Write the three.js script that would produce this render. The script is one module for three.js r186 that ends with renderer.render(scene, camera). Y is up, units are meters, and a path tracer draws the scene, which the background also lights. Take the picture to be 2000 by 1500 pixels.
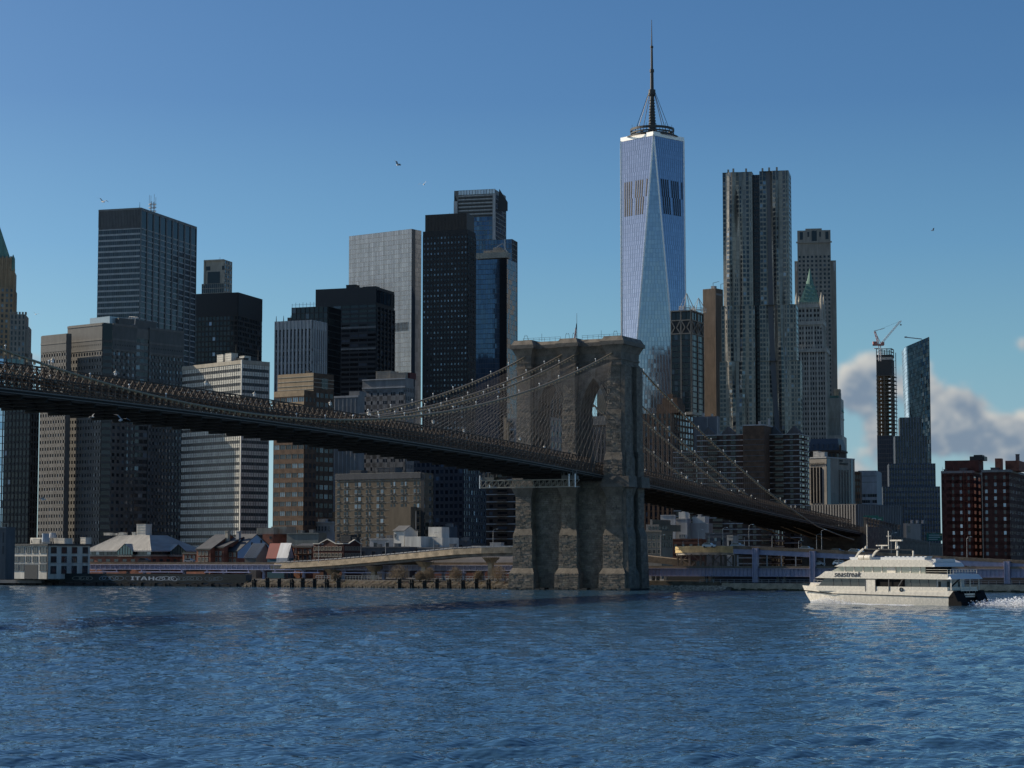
import * as THREE from 'three';
import { mergeGeometries } from 'three/addons/utils/BufferGeometryUtils.js';
import { FontLoader } from 'three/addons/loaders/FontLoader.js';
import { TextGeometry } from 'three/addons/geometries/TextGeometry.js';

// ---------- camera ----------
const F = 4054, EYE = 10.8, PITCH = Math.atan(339 / F);      // focal length in photo pixels, eye height above the water, upward tilt
const scene = new THREE.Scene();
const camera = new THREE.PerspectiveCamera(2 * Math.atan(750 / F) * 180 / Math.PI, 4 / 3, 1, 30000);
camera.position.set(0, EYE, 0); camera.rotation.x = PITCH;
const renderer = new THREE.WebGLRenderer({ antialias: true });
renderer.setSize(1024, 768);
renderer.toneMapping = THREE.LinearToneMapping;
renderer.toneMappingExposure = 1.25;
renderer.shadowMap.enabled = true;

// ---------- sun ----------
const R = Math.PI / 180;
const sunAz = 68 * R, sunEl = 32 * R;                        // degrees left of the view, height
const sunDir = new THREE.Vector3(-Math.sin(sunAz) * Math.cos(sunEl), Math.sin(sunEl), -Math.cos(sunAz) * Math.cos(sunEl));
const sun = new THREE.DirectionalLight(new THREE.Color().setRGB(1, 0.88, 0.70), 5);
sun.name = 'sun_light';
sun.position.copy(sunDir).multiplyScalar(3000).add(new THREE.Vector3(0, 0, -1100));
sun.target.position.set(0, 0, -1100); scene.add(sun, sun.target);
sun.castShadow = true; sun.shadow.mapSize.set(4096, 4096);
Object.assign(sun.shadow.camera, { left: -1400, right: 1400, top: 1200, bottom: -1200, near: 10, far: 6500 });

// ---------- noise ----------
function mulberry(a) { return () => { a |= 0; a = a + 0x6D2B79F5 | 0; let t = Math.imul(a ^ a >>> 15, 1 | a); t = t + Math.imul(t ^ t >>> 7, 61 | t) ^ t; return ((t ^ t >>> 14) >>> 0) / 4294967296; }; }
let rnd = mulberry(7);
const rr = (a, b) => a + (b - a) * rnd();
const h2 = (x, y, s = 0) => { let n = Math.imul(x, 374761393) + Math.imul(y, 668265263) + Math.imul(s, 974634777) | 0; n = Math.imul(n ^ n >>> 13, 1274126177); return ((n ^ n >>> 16) >>> 0) / 4294967296; };
function vn(x, y, s = 0, per = 0) {
  const xi = Math.floor(x), yi = Math.floor(y), fx = x - xi, fy = y - yi, u = fx * fx * (3 - 2 * fx), v = fy * fy * (3 - 2 * fy);
  const m = per ? (k => ((k % per) + per) % per) : (k => k);
  const a = h2(m(xi), m(yi), s), b = h2(m(xi + 1), m(yi), s), c = h2(m(xi), m(yi + 1), s), d = h2(m(xi + 1), m(yi + 1), s);
  return a + (b - a) * u + (c - a) * v + (a - b - c + d) * u * v;
}
function fbm(x, y, o, s = 0) { let a = 0, w = 0.5, t = 0; for (let i = 0; i < o; i++) { a += w * vn(x, y, s + i); t += w; w *= 0.5; x *= 2.03; y *= 2.03; } return a / t; }
const sm = (a, b, x) => { const t = Math.min(1, Math.max(0, (x - a) / (b - a))); return t * t * (3 - 2 * t); };
const lerp = (a, b, t) => a + (b - a) * t;

// ---------- sky ----------
{
  const SW = 4096, SH = 2048, data = new Float32Array(SW * SH * 4);
  const stops = [[-90, .20, .27, .33], [0, .29, .43, .49], [2.5, .24, .40, .485], [5.5, .165, .345, .475], [8.5, .105, .262, .455], [12.5, .062, .172, .372], [18, .042, .125, .305], [35, .024, .08, .22], [90, .012, .045, .15]];
  // cumulus: bearing (degrees right of the view), height, half width, half height, weight
  const puffs = [[9.45, 4.6, .75, .7, .95], [9.35, 4.7, .52, .62, .6], [11.6, 4.4, .9, .6, .7], [13.4, 3.4, 1.3, .5, .9], [15, 2.6, 1.2, .6, .8], [10.0, 5.1, .45, .55, .75], [9.9, 3.3, .35, .8, .8], [9.3, 2.4, .4, .5, .8], [11.1, 5.3, .35, .3, .62], [11.0, 4.6, .5, .45, .75], [12.35, 4.1, .55, .38, 1.05], [12.6, 3.35, 1.1, .5, 1.05], [11.5, 3.3, .6, .6, .9], [13.5, 3.0, .8, .55, .95], [14.5, 3.2, .9, .5, .9], [13.9, 5.7, .3, .2, .65], [14.6, 5.75, .5, .3, .7], [10.4, 2.5, .5, .4, .7], [13.4, 1.8, 1.4, .35, .6], [-13.25, 6.1, .16, .4, .66], [-13.0, 5.3, .25, .35, .62], [16.3, 4.2, 1.1, .7, .9], [18.5, 3.2, 1.4, .6, .9]];
  const rp = mulberry(99);
  for (let a = 24; a < 340; a += 3.2 + 6 * rp()) puffs.push([a > 180 ? a - 360 : a, 2.6 + 2.6 * rp(), .8 + 1.5 * rp(), .35 + .4 * rp(), .7 + .3 * rp()]);
  const sE = Math.sin(sunEl), cE = Math.cos(sunEl);
  for (let j = 0; j < SH; j++) {
    const el = ((j + .5) / SH - .5) * 180;
    let k = 0; while (k < stops.length - 2 && el > stops[k + 1][0]) k++;
    const A = stops[k], B = stops[k + 1], t = Math.min(1, Math.max(0, (el - A[0]) / (B[0] - A[0])));
    const base = [1, 2, 3].map(c => lerp(A[c], B[c], t));
    const near = el > 0 && el < 9;
    for (let i = 0; i < SW; i++) {
      const phi = ((i + .5) / SW - .5) * 2 * Math.PI;         // direction: x = cos(phi), z = sin(phi)
      const x = Math.cos(phi), z = Math.sin(phi);
      let az = Math.atan2(x, -z) / R;                         // degrees right of the view
      const cs = sE * Math.sin(el * R) + cE * Math.cos(el * R) * Math.cos(az * R + sunAz);
      const ang = Math.acos(Math.min(1, Math.max(-1, cs))) / R;
      let daz = az + 68; if (daz > 180) daz -= 360;              // from the sun's bearing
      const halo = .5 * Math.exp(-ang / 16) + 1.6 * Math.exp(-ang * ang / 80);
      const side = 2.3 * Math.exp(-daz * daz / 800) * Math.exp(-Math.max(0, el) / 9) + .10 * Math.exp(-Math.abs(daz) / 50) * Math.exp(-Math.max(0, el) / 8);
      const dim = .84 * (1 + .8 * cs * cs);                            // scattering: darkest a quarter turn from the sun
      let r = base[0] * dim * 1.06 + halo + side * .98, g = base[1] * dim * 1.05 + halo * .97 + side, b = base[2] * dim * 1.0 + halo * .9 + side * .93;
      if (near) {
        let m = 0, hx = 0, hy = 0;
        for (const p of puffs) {
          let dx = az - p[0]; if (dx > 180) dx -= 360; if (dx < -180) dx += 360;
          if (Math.abs(dx) > p[2] * 2.6) continue;
          const dy = el - p[1]; if (Math.abs(dy) > p[3] * 2.6) continue;
          const q = Math.exp(-(dx * dx / (p[2] * p[2]) + dy * dy / (p[3] * p[3])) * .9) * p[4];
          m += q; hx += q * dx / p[2]; hy += q * dy / p[3];
        }
        if (m > .03) {
          const n = fbm(az * 1.5 + 40, el * 2.0 + 9, 6, 3), n2 = fbm(az * 3.4 + 4, el * 4.2, 5, 8);
          const dens = m * (.45 + 1.1 * n) + (n2 - .5) * .62 - .34;
          const a = sm(0, .5, dens);
          if (a > 0) {
            const lit = Math.min(1, Math.max(0, .42 - hx / (m + .2) * .28 + hy / (m + .2) * .55 + (n2 - .5) * 1.3 - sm(.35, 1.1, dens) * .28));
            const cr = lerp(.155, .52, lit), cg = lerp(.20, .50, lit), cb = lerp(.27, .46, lit);
            r = lerp(r, cr, a * .9); g = lerp(g, cg, a * .9); b = lerp(b, cb, a * .9);
          }
        }
      }
      const o = (j * SW + i) * 4; data[o] = r; data[o + 1] = g; data[o + 2] = b; data[o + 3] = 1;
    }
  }
  const sky = new THREE.DataTexture(data, SW, SH, THREE.RGBAFormat, THREE.FloatType);
  sky.mapping = THREE.EquirectangularReflectionMapping; sky.magFilter = sky.minFilter = THREE.LinearFilter;
  sky.colorSpace = THREE.LinearSRGBColorSpace; sky.needsUpdate = true;
  scene.background = sky; scene.environment = sky;
}

// ---------- materials ----------
function tileTex(n, f, srgb) {
  const d = new Uint8Array(n * n * 4);
  for (let y = 0; y < n; y++) for (let x = 0; x < n; x++) { const c = f(x / n, y / n), o = (y * n + x) * 4; d[o] = c[0] * 255; d[o + 1] = c[1] * 255; d[o + 2] = c[2] * 255; d[o + 3] = 255; }
  const t = new THREE.DataTexture(d, n, n); t.wrapS = t.wrapT = THREE.RepeatWrapping; t.magFilter = t.minFilter = THREE.LinearFilter;
  if (srgb) t.colorSpace = THREE.SRGBColorSpace; t.needsUpdate = true; return t;
}
const pfb = (x, y, s, p0, o) => { let a = 0, w = .5, t = 0, p = p0; for (let i = 0; i < o; i++) { a += w * vn(x * p, y * p, s + i, p); t += w; w *= .55; p *= 2; } return a / t; };
const texStone = tileTex(512, (x, y) => { const a = pfb(x, y, 1, 6, 6), b = pfb(x, y, 21, 48, 3); const v = .62 + .42 * a - .12 * (b > .62 ? 1 : 0) + .1 * (b - .5); return [v, v * .985, v * .965]; }, true);
const texStreak = tileTex(512, (x, y) => { const a = pfb(x, y * .25, 5, 24, 4), b = pfb(x, y, 31, 8, 5); const v = .72 + .22 * a + .14 * (b - .3); return [v, v, v]; }, true);
const texMetal = tileTex(256, (x, y) => { const a = pfb(x, y, 11, 8, 5); const v = .78 + .22 * a; return [v, v * .98, v * .95]; }, true);
const texBump = tileTex(512, (x, y) => { const a = pfb(x, y, 61, 16, 6); return [a, a, a]; }, false);
const rep = (t, sx, sy = sx) => { const c = t.clone(); c.repeat.set(1 / sx, 1 / sy); c.needsUpdate = true; return c; };
const tS = rep(texStone, 9), tK = rep(texStreak, 30, 42), tM = rep(texMetal, 6), tSb = rep(texStone, 40);
function mat(name, c, rough = .8, metal = 0, extra = {}) {
  const m = new THREE.MeshStandardMaterial({ roughness: rough, metalness: metal, vertexColors: true, ...extra });
  m.color.setRGB(c[0], c[1], c[2]); m.name = name; return m;
}
const GL = (name, c, metal = .55, rough = .08) => mat(name, c, rough, metal);

// ---------- mesh building ----------
const counts = {};
function numbered(n) { const k = counts[n] = (counts[n] || 0) + 1; return k === 1 ? n : `${n}_${String(k - 1).padStart(3, '0')}`; }
class MB {
  constructor() { this.p = []; this.n = []; this.t = []; this.c = []; this.i = []; }
  quad(a, b, c, d, col, nn) {
    const ux = b[0] - a[0], uy = b[1] - a[1], uz = b[2] - a[2], vx = d[0] - a[0], vy = d[1] - a[1], vz = d[2] - a[2];
    let nx = uy * vz - uz * vy, ny = uz * vx - ux * vz, nz = ux * vy - uy * vx;
    if (Math.abs(nx) + Math.abs(ny) + Math.abs(nz) < 1e-12) { const wx = c[0] - a[0], wy = c[1] - a[1], wz = c[2] - a[2]; nx = uy * wz - uz * wy; ny = uz * wx - ux * wz; nz = ux * wy - uy * wx; }
    const l = Math.hypot(nx, ny, nz) || 1; nx /= l; ny /= l; nz /= l;
    const k = this.p.length / 3, ax = Math.abs(nx), ay = Math.abs(ny), az = Math.abs(nz), N = nn || [nx, ny, nz], C = col || [1, 1, 1];
    for (const q of [a, b, c, d]) {
      this.p.push(q[0], q[1], q[2]); this.n.push(N[0], N[1], N[2]); this.c.push(C[0], C[1], C[2]);
      if (ay > ax && ay > az) this.t.push(q[0], q[2]); else if (ax > az) this.t.push(q[2], q[1]); else this.t.push(q[0], q[1]);
    }
    this.i.push(k, k + 1, k + 2, k, k + 2, k + 3);
  }
  tri(a, b, c, col) { this.quad(a, b, c, c, col); this.i.length -= 3; }
  box(x0, x1, y0, y1, z0, z1, col) {
    this.quad([x0, y0, z1], [x1, y0, z1], [x1, y1, z1], [x0, y1, z1], col);
    this.quad([x1, y0, z0], [x0, y0, z0], [x0, y1, z0], [x1, y1, z0], col);
    this.quad([x1, y0, z1], [x1, y0, z0], [x1, y1, z0], [x1, y1, z1], col);
    this.quad([x0, y0, z0], [x0, y0, z1], [x0, y1, z1], [x0, y1, z0], col);
    this.quad([x0, y1, z1], [x1, y1, z1], [x1, y1, z0], [x0, y1, z0], col);
    this.quad([x0, y0, z0], [x1, y0, z0], [x1, y0, z1], [x0, y0, z1], col);
    return this;
  }
  // square frustum between two rectangles [x0,x1,z0,z1]
  frus(y0, a, y1, b, col, cap = true) {
    const P = (y, r) => [[r[0], y, r[3]], [r[1], y, r[3]], [r[1], y, r[2]], [r[0], y, r[2]]], A = P(y0, a), B = P(y1, b);
    for (let k = 0; k < 4; k++) this.quad(A[k], A[(k + 1) % 4], B[(k + 1) % 4], B[k], col);
    if (cap) { this.quad(B[0], B[1], B[2], B[3], col); this.quad(A[3], A[2], A[1], A[0], col); }
    return this;
  }
  beam(a, b, w, h = w, col) {
    const d = [b[0] - a[0], b[1] - a[1], b[2] - a[2]], l = Math.hypot(...d) || 1; d.forEach((v, k) => d[k] = v / l);
    const up = Math.abs(d[1]) > .95 ? [1, 0, 0] : [0, 1, 0];
    let s = [d[1] * up[2] - d[2] * up[1], d[2] * up[0] - d[0] * up[2], d[0] * up[1] - d[1] * up[0]]; const sl = Math.hypot(...s); s = s.map(v => v / sl);
    const t = [s[1] * d[2] - s[2] * d[1], s[2] * d[0] - s[0] * d[2], s[0] * d[1] - s[1] * d[0]];
    const q = (o, i, j) => [0, 1, 2].map(k => o[k] + s[k] * i * w / 2 + t[k] * j * h / 2);
    const A = [q(a, -1, -1), q(a, 1, -1), q(a, 1, 1), q(a, -1, 1)], B = [q(b, -1, -1), q(b, 1, -1), q(b, 1, 1), q(b, -1, 1)];
    for (let k = 0; k < 4; k++) this.quad(A[(k + 1) % 4], A[k], B[k], B[(k + 1) % 4], col);
    this.quad(A[0], A[1], A[2], A[3], col); this.quad(B[3], B[2], B[1], B[0], col);
    return this;
  }
  cyl(a, b, r0, r1 = r0, n = 8, col, cap = true) {
    const d = [b[0] - a[0], b[1] - a[1], b[2] - a[2]], l = Math.hypot(...d) || 1; d.forEach((v, k) => d[k] = v / l);
    const up = Math.abs(d[1]) > .9 ? [1, 0, 0] : [0, 1, 0];
    let s = [d[1] * up[2] - d[2] * up[1], d[2] * up[0] - d[0] * up[2], d[0] * up[1] - d[1] * up[0]]; const sl = Math.hypot(...s); s = s.map(v => v / sl);
    const t = [s[1] * d[2] - s[2] * d[1], s[2] * d[0] - s[0] * d[2], s[0] * d[1] - s[1] * d[0]];
    const q = (o, k, r) => { const c = Math.cos(k / n * 2 * Math.PI) * r, e = Math.sin(k / n * 2 * Math.PI) * r; return [0, 1, 2].map(m => o[m] + s[m] * c + t[m] * e); };
    for (let k = 0; k < n; k++) {
      this.quad(q(a, k + 1, r0), q(a, k, r0), q(b, k, r1), q(b, k + 1, r1), col);
      if (cap) { if (r1 > 1e-3) this.tri(q(b, k + 1, r1), q(b, k, r1), b, col); if (r0 > 1e-3) this.tri(q(a, k, r0), q(a, k + 1, r0), a, col); }
    }
    return this;
  }
  path(pts, w, h = w, col) { for (let k = 0; k < pts.length - 1; k++) this.beam(pts[k], pts[k + 1], w, h, col); return this; }
  // solid of a polygon [[x,y]...] (counter-clockwise) between z0 and z1
  prism(poly, z0, z1, col) {
    const f = THREE.ShapeUtils.triangulateShape(poly.map(q => new THREE.Vector2(q[0], q[1])), []);
    for (const [a, b, c] of f) { this.tri([...poly[a], z1], [...poly[b], z1], [...poly[c], z1], col); this.tri([...poly[c], z0], [...poly[b], z0], [...poly[a], z0], col); }
    for (let k = 0; k < poly.length; k++) { const a = poly[k], b = poly[(k + 1) % poly.length]; this.quad([...a, z1], [...a, z0], [...b, z0], [...b, z1], col); }
    return this;
  }
  geo() {
    const g = new THREE.BufferGeometry();
    g.setAttribute('position', new THREE.Float32BufferAttribute(this.p, 3)); g.setAttribute('normal', new THREE.Float32BufferAttribute(this.n, 3));
    g.setAttribute('uv', new THREE.Float32BufferAttribute(this.t, 2)); g.setAttribute('color', new THREE.Float32BufferAttribute(this.c, 3));
    g.setIndex(this.i); return g;
  }
  build(name, m, parent, kind) { return this.i.length ? put(name, this.geo(), m, parent, kind) : null; }
}
function put(name, geo, m, parent = scene, kind) {
  if (!geo.attributes.color) { const a = new Float32Array(geo.attributes.position.count * 3).fill(1); geo.setAttribute('color', new THREE.BufferAttribute(a, 3)); }
  const o = new THREE.Mesh(geo, m); o.name = parent === scene ? numbered(name) : name; o.castShadow = o.receiveShadow = true;
  if (kind) o.userData.kind = kind; parent.add(o); return o;
}
function thing(name, label, category, group) {
  const o = new THREE.Group(); o.name = numbered(name); o.userData = { label, category }; if (group) o.userData.group = group; scene.add(o); return o;
}
function struct(name, geo, m, label) { const o = put(name, geo, m); o.userData.kind = 'structure'; o.userData.label = label; return o; }
function copy(src, label) { const c = src.clone(); c.name = numbered(src.name.replace(/_\d{3}$/, '')); c.userData = { ...src.userData, label }; scene.add(c); return c; }

// a point seen at a pixel of the photograph, D metres in front of the camera
function at(px, py, D) {
  const c = Math.cos(PITCH), s = Math.sin(PITCH), cx = (px - 1000) / F, cy = (750 - py) / F, k = D / (c - cy * s);
  return new THREE.Vector3(cx * k, EYE + (cy * c + s) * k, -D);
}
// the river frame: origin under the bridge tower, q along the shore (right), s towards the near bank
const TH = 26 * R, CT = Math.cos(TH), ST = Math.sin(TH), BX = 22.2, BZ = -700.7;
const PA = (q, y, s) => new THREE.Vector3(BX + q * CT - s * ST, y, BZ + q * ST + s * CT);
function onS(px, py, s) {                                     // where a pixel meets the upright plane at s
  const d = at(px, py, 1), rx = d.x, o = PA(0, 0, s);
  const q = (rx * -o.z - o.x) / (CT + rx * ST), D = -(o.z + q * ST), w = at(px, py, D);
  return { q, y: w.y, D };
}
function paThing(name, label, cat, q, s, group) { const g = thing(name, label, cat, group); g.position.copy(PA(q, 0, s)); g.rotation.y = -TH; return g; }
// ---------- water and land ----------
{
  const W = []; const wr = mulberry(5);
  for (let k = 0; k < 46; k++) {
    const L = .55 * Math.pow(16, wr() ** 1.3), a = 1.57 + (wr() - .5) * 2.1;      // wave length, direction
    W.push([2 * Math.PI / L * Math.cos(a), 2 * Math.PI / L * Math.sin(a), .0088 * Math.pow(L, .9), wr() * 6.283, L]);
  }
  const Ds = [-600, -200, -60, 0, 20, 32]; let d = 42; while (d < 1000) { Ds.push(d); d += Math.max(.26, d * .0045); } Ds.push(1400, 2200, 4000, 9000);
  const NU = 620, pos = [], uv = [], idx = [];
  const gx = t => { const u = t * 2 - 1, a = Math.abs(u); return Math.sign(u) * (a < .9 ? a / .9 * .31 : .31 + Math.pow((a - .9) / .1, 2.2) * 3.2); };
  for (let j = 0; j < Ds.length; j++) {
    const D = Ds[j], dd = j ? Ds[j] - Ds[j - 1] : 300, wide = Math.max(D, 60);
    for (let i = 0; i <= NU; i++) {
      const u = i / NU, x = gx(u) * wide, z = -D; let y = 0, ox = 0, oz = 0;
      if (D >= 20 && D < 1000 && Math.abs(x) < wide * .36) {
        const patch = .55 + .9 * fbm(x * .012 + 3, z * .02, 3, 77);
        for (const w of W) { const f = sm(dd * 1.1, dd * 2.6, w[4]); if (f <= 0) continue; const p = w[0] * x + w[1] * z + w[3], A = w[2] * f * patch; y += A * Math.sin(p); const c = Math.cos(p) * A * .9, kl = Math.hypot(w[0], w[1]); ox -= c * w[0] / kl; oz -= c * w[1] / kl; }
        y += .12 * (fbm(x * .05, z * .09, 2, 50) - .5);
      }
      pos.push(x + ox, y, z + oz); uv.push(x, z);
      if (i && j) { const a = (j - 1) * (NU + 1) + i - 1, b = a + 1, c = j * (NU + 1) + i - 1, e = c + 1; idx.push(a, b, e, a, e, c); }
    }
  }
  const g = new THREE.BufferGeometry(); g.setAttribute('position', new THREE.Float32BufferAttribute(pos, 3)); g.setAttribute('uv', new THREE.Float32BufferAttribute(uv, 2)); g.setIndex(idx); g.computeVertexNormals();
  const hw = []; const hr = mulberry(17); for (let k = 0; k < 40; k++) { const fx = Math.round((hr() - .5) * 56), fy = Math.round(hr() * 48 + 2); hw.push([fx, fy, hr() * 6.28, 1 / Math.pow(Math.hypot(fx, fy) + 3, .9)]); }
  const tex = tileTex(512, (x, y) => { let a = 0, t = 0; for (const w of hw) { a += w[3] * Math.sin(6.28318 * (w[0] * x + w[1] * y) + w[2]); t += w[3]; } const n = pfb(x, y, 90, 16, 5); a = .5 + a / t * 1.1 + (n - .5) * .5; a = Math.min(1, Math.max(0, a)); return [a, a, a]; }, false);
  const m = mat('river', [.024, .066, .118], .05, 0, { bumpMap: rep(tex, 15), bumpScale: .10, vertexColors: false }); 
  const w = struct('water', g, m, 'choppy blue river');
  const land = new MB(); land.box(-3500, 3500, -3, 2.6, -7000, -13);
  const lo = struct('ground', land.geo(), mat('asphalt_ground', [.07, .07, .072], .95, 0, { map: tSb }), 'dark paved ground of the far shore');
  lo.position.copy(PA(0, 0, 0)); lo.rotation.y = -TH;
}

// ---------- the bridge ----------
const spl = pts => s => { let k = 0; while (k < pts.length - 2 && s > pts[k + 1][0]) k++; const p0 = pts[Math.max(0, k - 1)], p1 = pts[k], p2 = pts[k + 1], p3 = pts[Math.min(pts.length - 1, k + 2)], t = Math.min(1, Math.max(0, (s - p1[0]) / (p2[0] - p1[0]))), m1 = (p2[1] - p0[1]) / (p2[0] - p0[0]) * (p2[0] - p1[0]), m2 = (p3[1] - p1[1]) / (p3[0] - p1[0]) * (p2[0] - p1[0]); return (2 * t ** 3 - 3 * t * t + 1) * p1[1] + (t ** 3 - 2 * t * t + t) * m1 + (-2 * t ** 3 + 3 * t * t) * p2[1] + (t ** 3 - t * t) * m2; };
const floorY = spl([[-560, 12], [-400, 17.5], [-300, 21.2], [-254, 23.4], [-183, 27.2], [-34, 35.4], [0, 37.1], [77, 40.2], [141, 42], [217, 43.6], [310, 44.3], [460, 44.2]]);
const cableY = s => s >= 0 ? 45.2 + 35.8 * ((s - 215) / 215) ** 2 : Math.max(floorY(s) - 3.5 * sm(-190, -280, s), 81 + .33 * s + .00033 * s * s);
const cableQ = (q0, s) => { const t = Math.min(1, Math.abs(s) / 150); return Math.abs(q0) < 5 ? q0 : Math.sign(q0) * lerp(16.2, 13.3, t); };
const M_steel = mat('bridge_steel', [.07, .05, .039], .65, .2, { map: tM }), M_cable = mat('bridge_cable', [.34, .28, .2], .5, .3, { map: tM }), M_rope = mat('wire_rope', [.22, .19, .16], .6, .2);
const M_stone = mat('granite', [.27, .238, .20], .9, 0, { map: tS, bumpMap: rep(texBump, 1.1), bumpScale: .014 }), M_stoneD = mat('granite_plain', [.21, .188, .16], .92, 0, { map: tS, bumpMap: rep(texBump, 1.1), bumpScale: .012 });
const M_bulb = mat('white_globe', [.85, .85, .82], .25), M_dark = mat('dark_iron', [.035, .035, .035], .5, .3);
{
  const br = thing('suspension_bridge', 'long suspension bridge with a twin-arched stone tower and brown steel deck', 'bridge');
  br.position.copy(PA(0, 0, 0)); br.rotation.y = -TH;
  const sub = n => { const g = new THREE.Group(); g.name = n; br.add(g); return g; };
  // deck
  const deck = sub('deck');
  const S = []; for (let s = -288; s <= 452; s += 4) S.push(s);
  const fl = new MB(), edge = new MB(), fb = new MB(), pr = new MB();
  for (let k = 0; k < S.length - 1; k++) {
    const a = S[k], b = S[k + 1], ya = floorY(a), yb = floorY(b);
    const P = (q, y, s) => [q, (s === a ? ya : yb) + y, s];
    fl.quad(P(-13, .6, b), P(13, .6, b), P(13, .6, a), P(-13, .6, a)); fl.quad(P(-13, -.5, a), P(13, -.5, a), P(13, -.5, b), P(-13, -.5, b));
    for (const e of [-1, 1]) { edge.beam([e * 13.2, ya + .35, a], [e * 13.2, yb + .35, b], .3, .3); fl.beam([e * 13, ya - .1, a], [e * 13, yb - .1, b], .25, 1.0); edge.beam([e * 13.35, ya - .35, a], [e * 13.35, yb - .35, b], .2, .16); }
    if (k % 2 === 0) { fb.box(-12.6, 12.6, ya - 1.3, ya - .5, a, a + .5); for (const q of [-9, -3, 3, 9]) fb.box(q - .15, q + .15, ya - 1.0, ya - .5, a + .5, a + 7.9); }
    pr.quad(P(-2.3, 4.4, b), P(2.3, 4.4, b), P(2.3, 4.4, a), P(-2.3, 4.4, a)); pr.quad(P(-2.3, 4.1, a), P(2.3, 4.1, a), P(2.3, 4.1, b), P(-2.3, 4.1, b));
  }
  fl.build('floor', mat('deck_floor', [.018, .016, .015], .9, 0), deck); edge.build('edge_beam', mat('edge_paint', [.17, .15, .14], .6, .1, { map: tM }), deck); fb.build('floor_beam', mat('shade_black_steel', [.012, .011, .010], .9), deck, 'stuff'); pr.build('promenade', mat('boards', [.2, .15, .11], .9), deck);  // floor and beams near-black: the underside's shade is put into the colour
  // trusses
  const bay = 2.4;
  for (const [q, h, lat, nm] of [[12.7, 2.8, 0, 'outer_truss'], [-12.7, 2.8, 0, 'outer_truss'], [8.6, 5.7, 1, 'lattice_truss'], [-8.6, 5.7, 1, 'lattice_truss'], [2.7, 5.9, 1, 'lattice_truss'], [-2.7, 5.9, 1, 'lattice_truss']]) {
    const t = new MB();
    for (let s = -286; s < 450; s += bay) {
      if (Math.abs(s) < 8) continue;
      const y0 = floorY(s) + .6, y1 = floorY(s + bay) + .6, hm = lat ? h * .5 : h * .55;
      t.beam([q, y0, s], [q, y0 + h, s], .16, .2);
      t.beam([q, y0 + h, s], [q, y1 + h, s + bay], .3, .26); t.beam([q, y0 + hm, s], [q, y1 + hm, s + bay], .2, .2); t.beam([q, y0 + .3, s], [q, y1 + .3, s + bay], .22, .22);
      if (lat) { t.beam([q, y0 + hm, s], [q, y1 + h, s + bay], .13, .16); t.beam([q, y0 + h, s], [q, y1 + hm, s + bay], .13, .16); if ((Math.round(s / bay) & 1)) t.beam([q, y0 + .3, s], [q, y1 + hm, s + bay], .13, .16); }
      else { t.beam([q, y0 + h * .8, s], [q, y1 + h * .8, s + bay], .1, .12); t.beam([q, y0 + hm * .5, s], [q, y1 + hm * .5, s + bay], .12, .1); t.beam([q, y0 + hm, s], [q, y1 + h, s + bay], .09, .1); t.beam([q - Math.sign(q) * .1, y0 + .8, s + bay * .2], [q - Math.sign(q) * .1, y0 + .8, s + bay * .8], .5, .2); }
      if (lat && q > 0 && Math.round(s / bay) % 2 === 0) { t.beam([q, y0 + h, s], [q > 5 ? 2.7 : -2.7, y0 + h + .1, s], .18, .2); if (q > 5) t.beam([-8.6, y0 + h, s], [-2.7, y0 + h + .1, s], .18, .2); }
    }
    t.build(nm, M_steel, deck, 'stuff');
  }
  // cables
  for (const q0 of [16.2, 2.7, -2.7, -16.2]) {
    const cg = sub('main_cable'), pts = [], sp = new MB(), st = new MB(), band = new MB(), bulb = new MB();
    for (let s = -275; s <= 452; s += 6) pts.push(new THREE.Vector3(cableQ(q0, s), cableY(s), s));
    pts.splice(pts.findIndex(p => p.z > 0), 0, new THREE.Vector3(q0, 81, 0));
    put('cable', new THREE.TubeGeometry(new THREE.CatmullRomCurve3(pts), 260, .27, 7), M_cable, cg);
    let n = 0;
    for (let s = -200; s < 448; s += 2.3, n++) {
      const q = cableQ(q0, s), y = cableY(s), f = floorY(s) + 1; if (Math.abs(s) < 9) continue;
      if (y > f + .6) sp.beam([q, y, s], [Math.abs(q0) < 5 ? q0 : Math.sign(q0) * 13.1, f, s], .036, .036);
      band.beam([q, y - .38, s - .12], [q, y - .38, s + .12], .5, .75);
      if (n % 6 === 0 && y > f + 1) { bulb.cyl([q, y + .2, s], [q, y + .9, s], .05, .05, 4); for (let a = 0; a < 6; a++) { const w = [.04, .15, .21, .21, .15, .04]; if (a < 5) bulb.cyl([q, y + .85 + a * .08, s], [q, y + .93 + a * .08, s], w[a], w[a + 1], 6, null, false); } }
    }
    for (let s = 9; s < 132; s += 4.2) for (const e of [-1, 1]) { const y0 = 79.5 - (s - 9) * .015, f = floorY(e * s) + 1.2, q = Math.abs(q0) < 5 ? q0 : Math.sign(q0) * 13.1; st.beam([q0, y0, e * 1], [q, f, e * s], .036, .036); }
    sp.build('suspender', M_rope, cg, 'stuff'); st.build('diagonal_stay', M_rope, cg, 'stuff'); band.build('cable_band', M_cable, cg, 'stuff'); bulb.build('cable_lamp', M_bulb, cg, 'stuff');
  }
  // stone tower
  const tw = sub('stone_tower'), core = new MB(), blk = new MB();
  const rb = mulberry(31);
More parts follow.
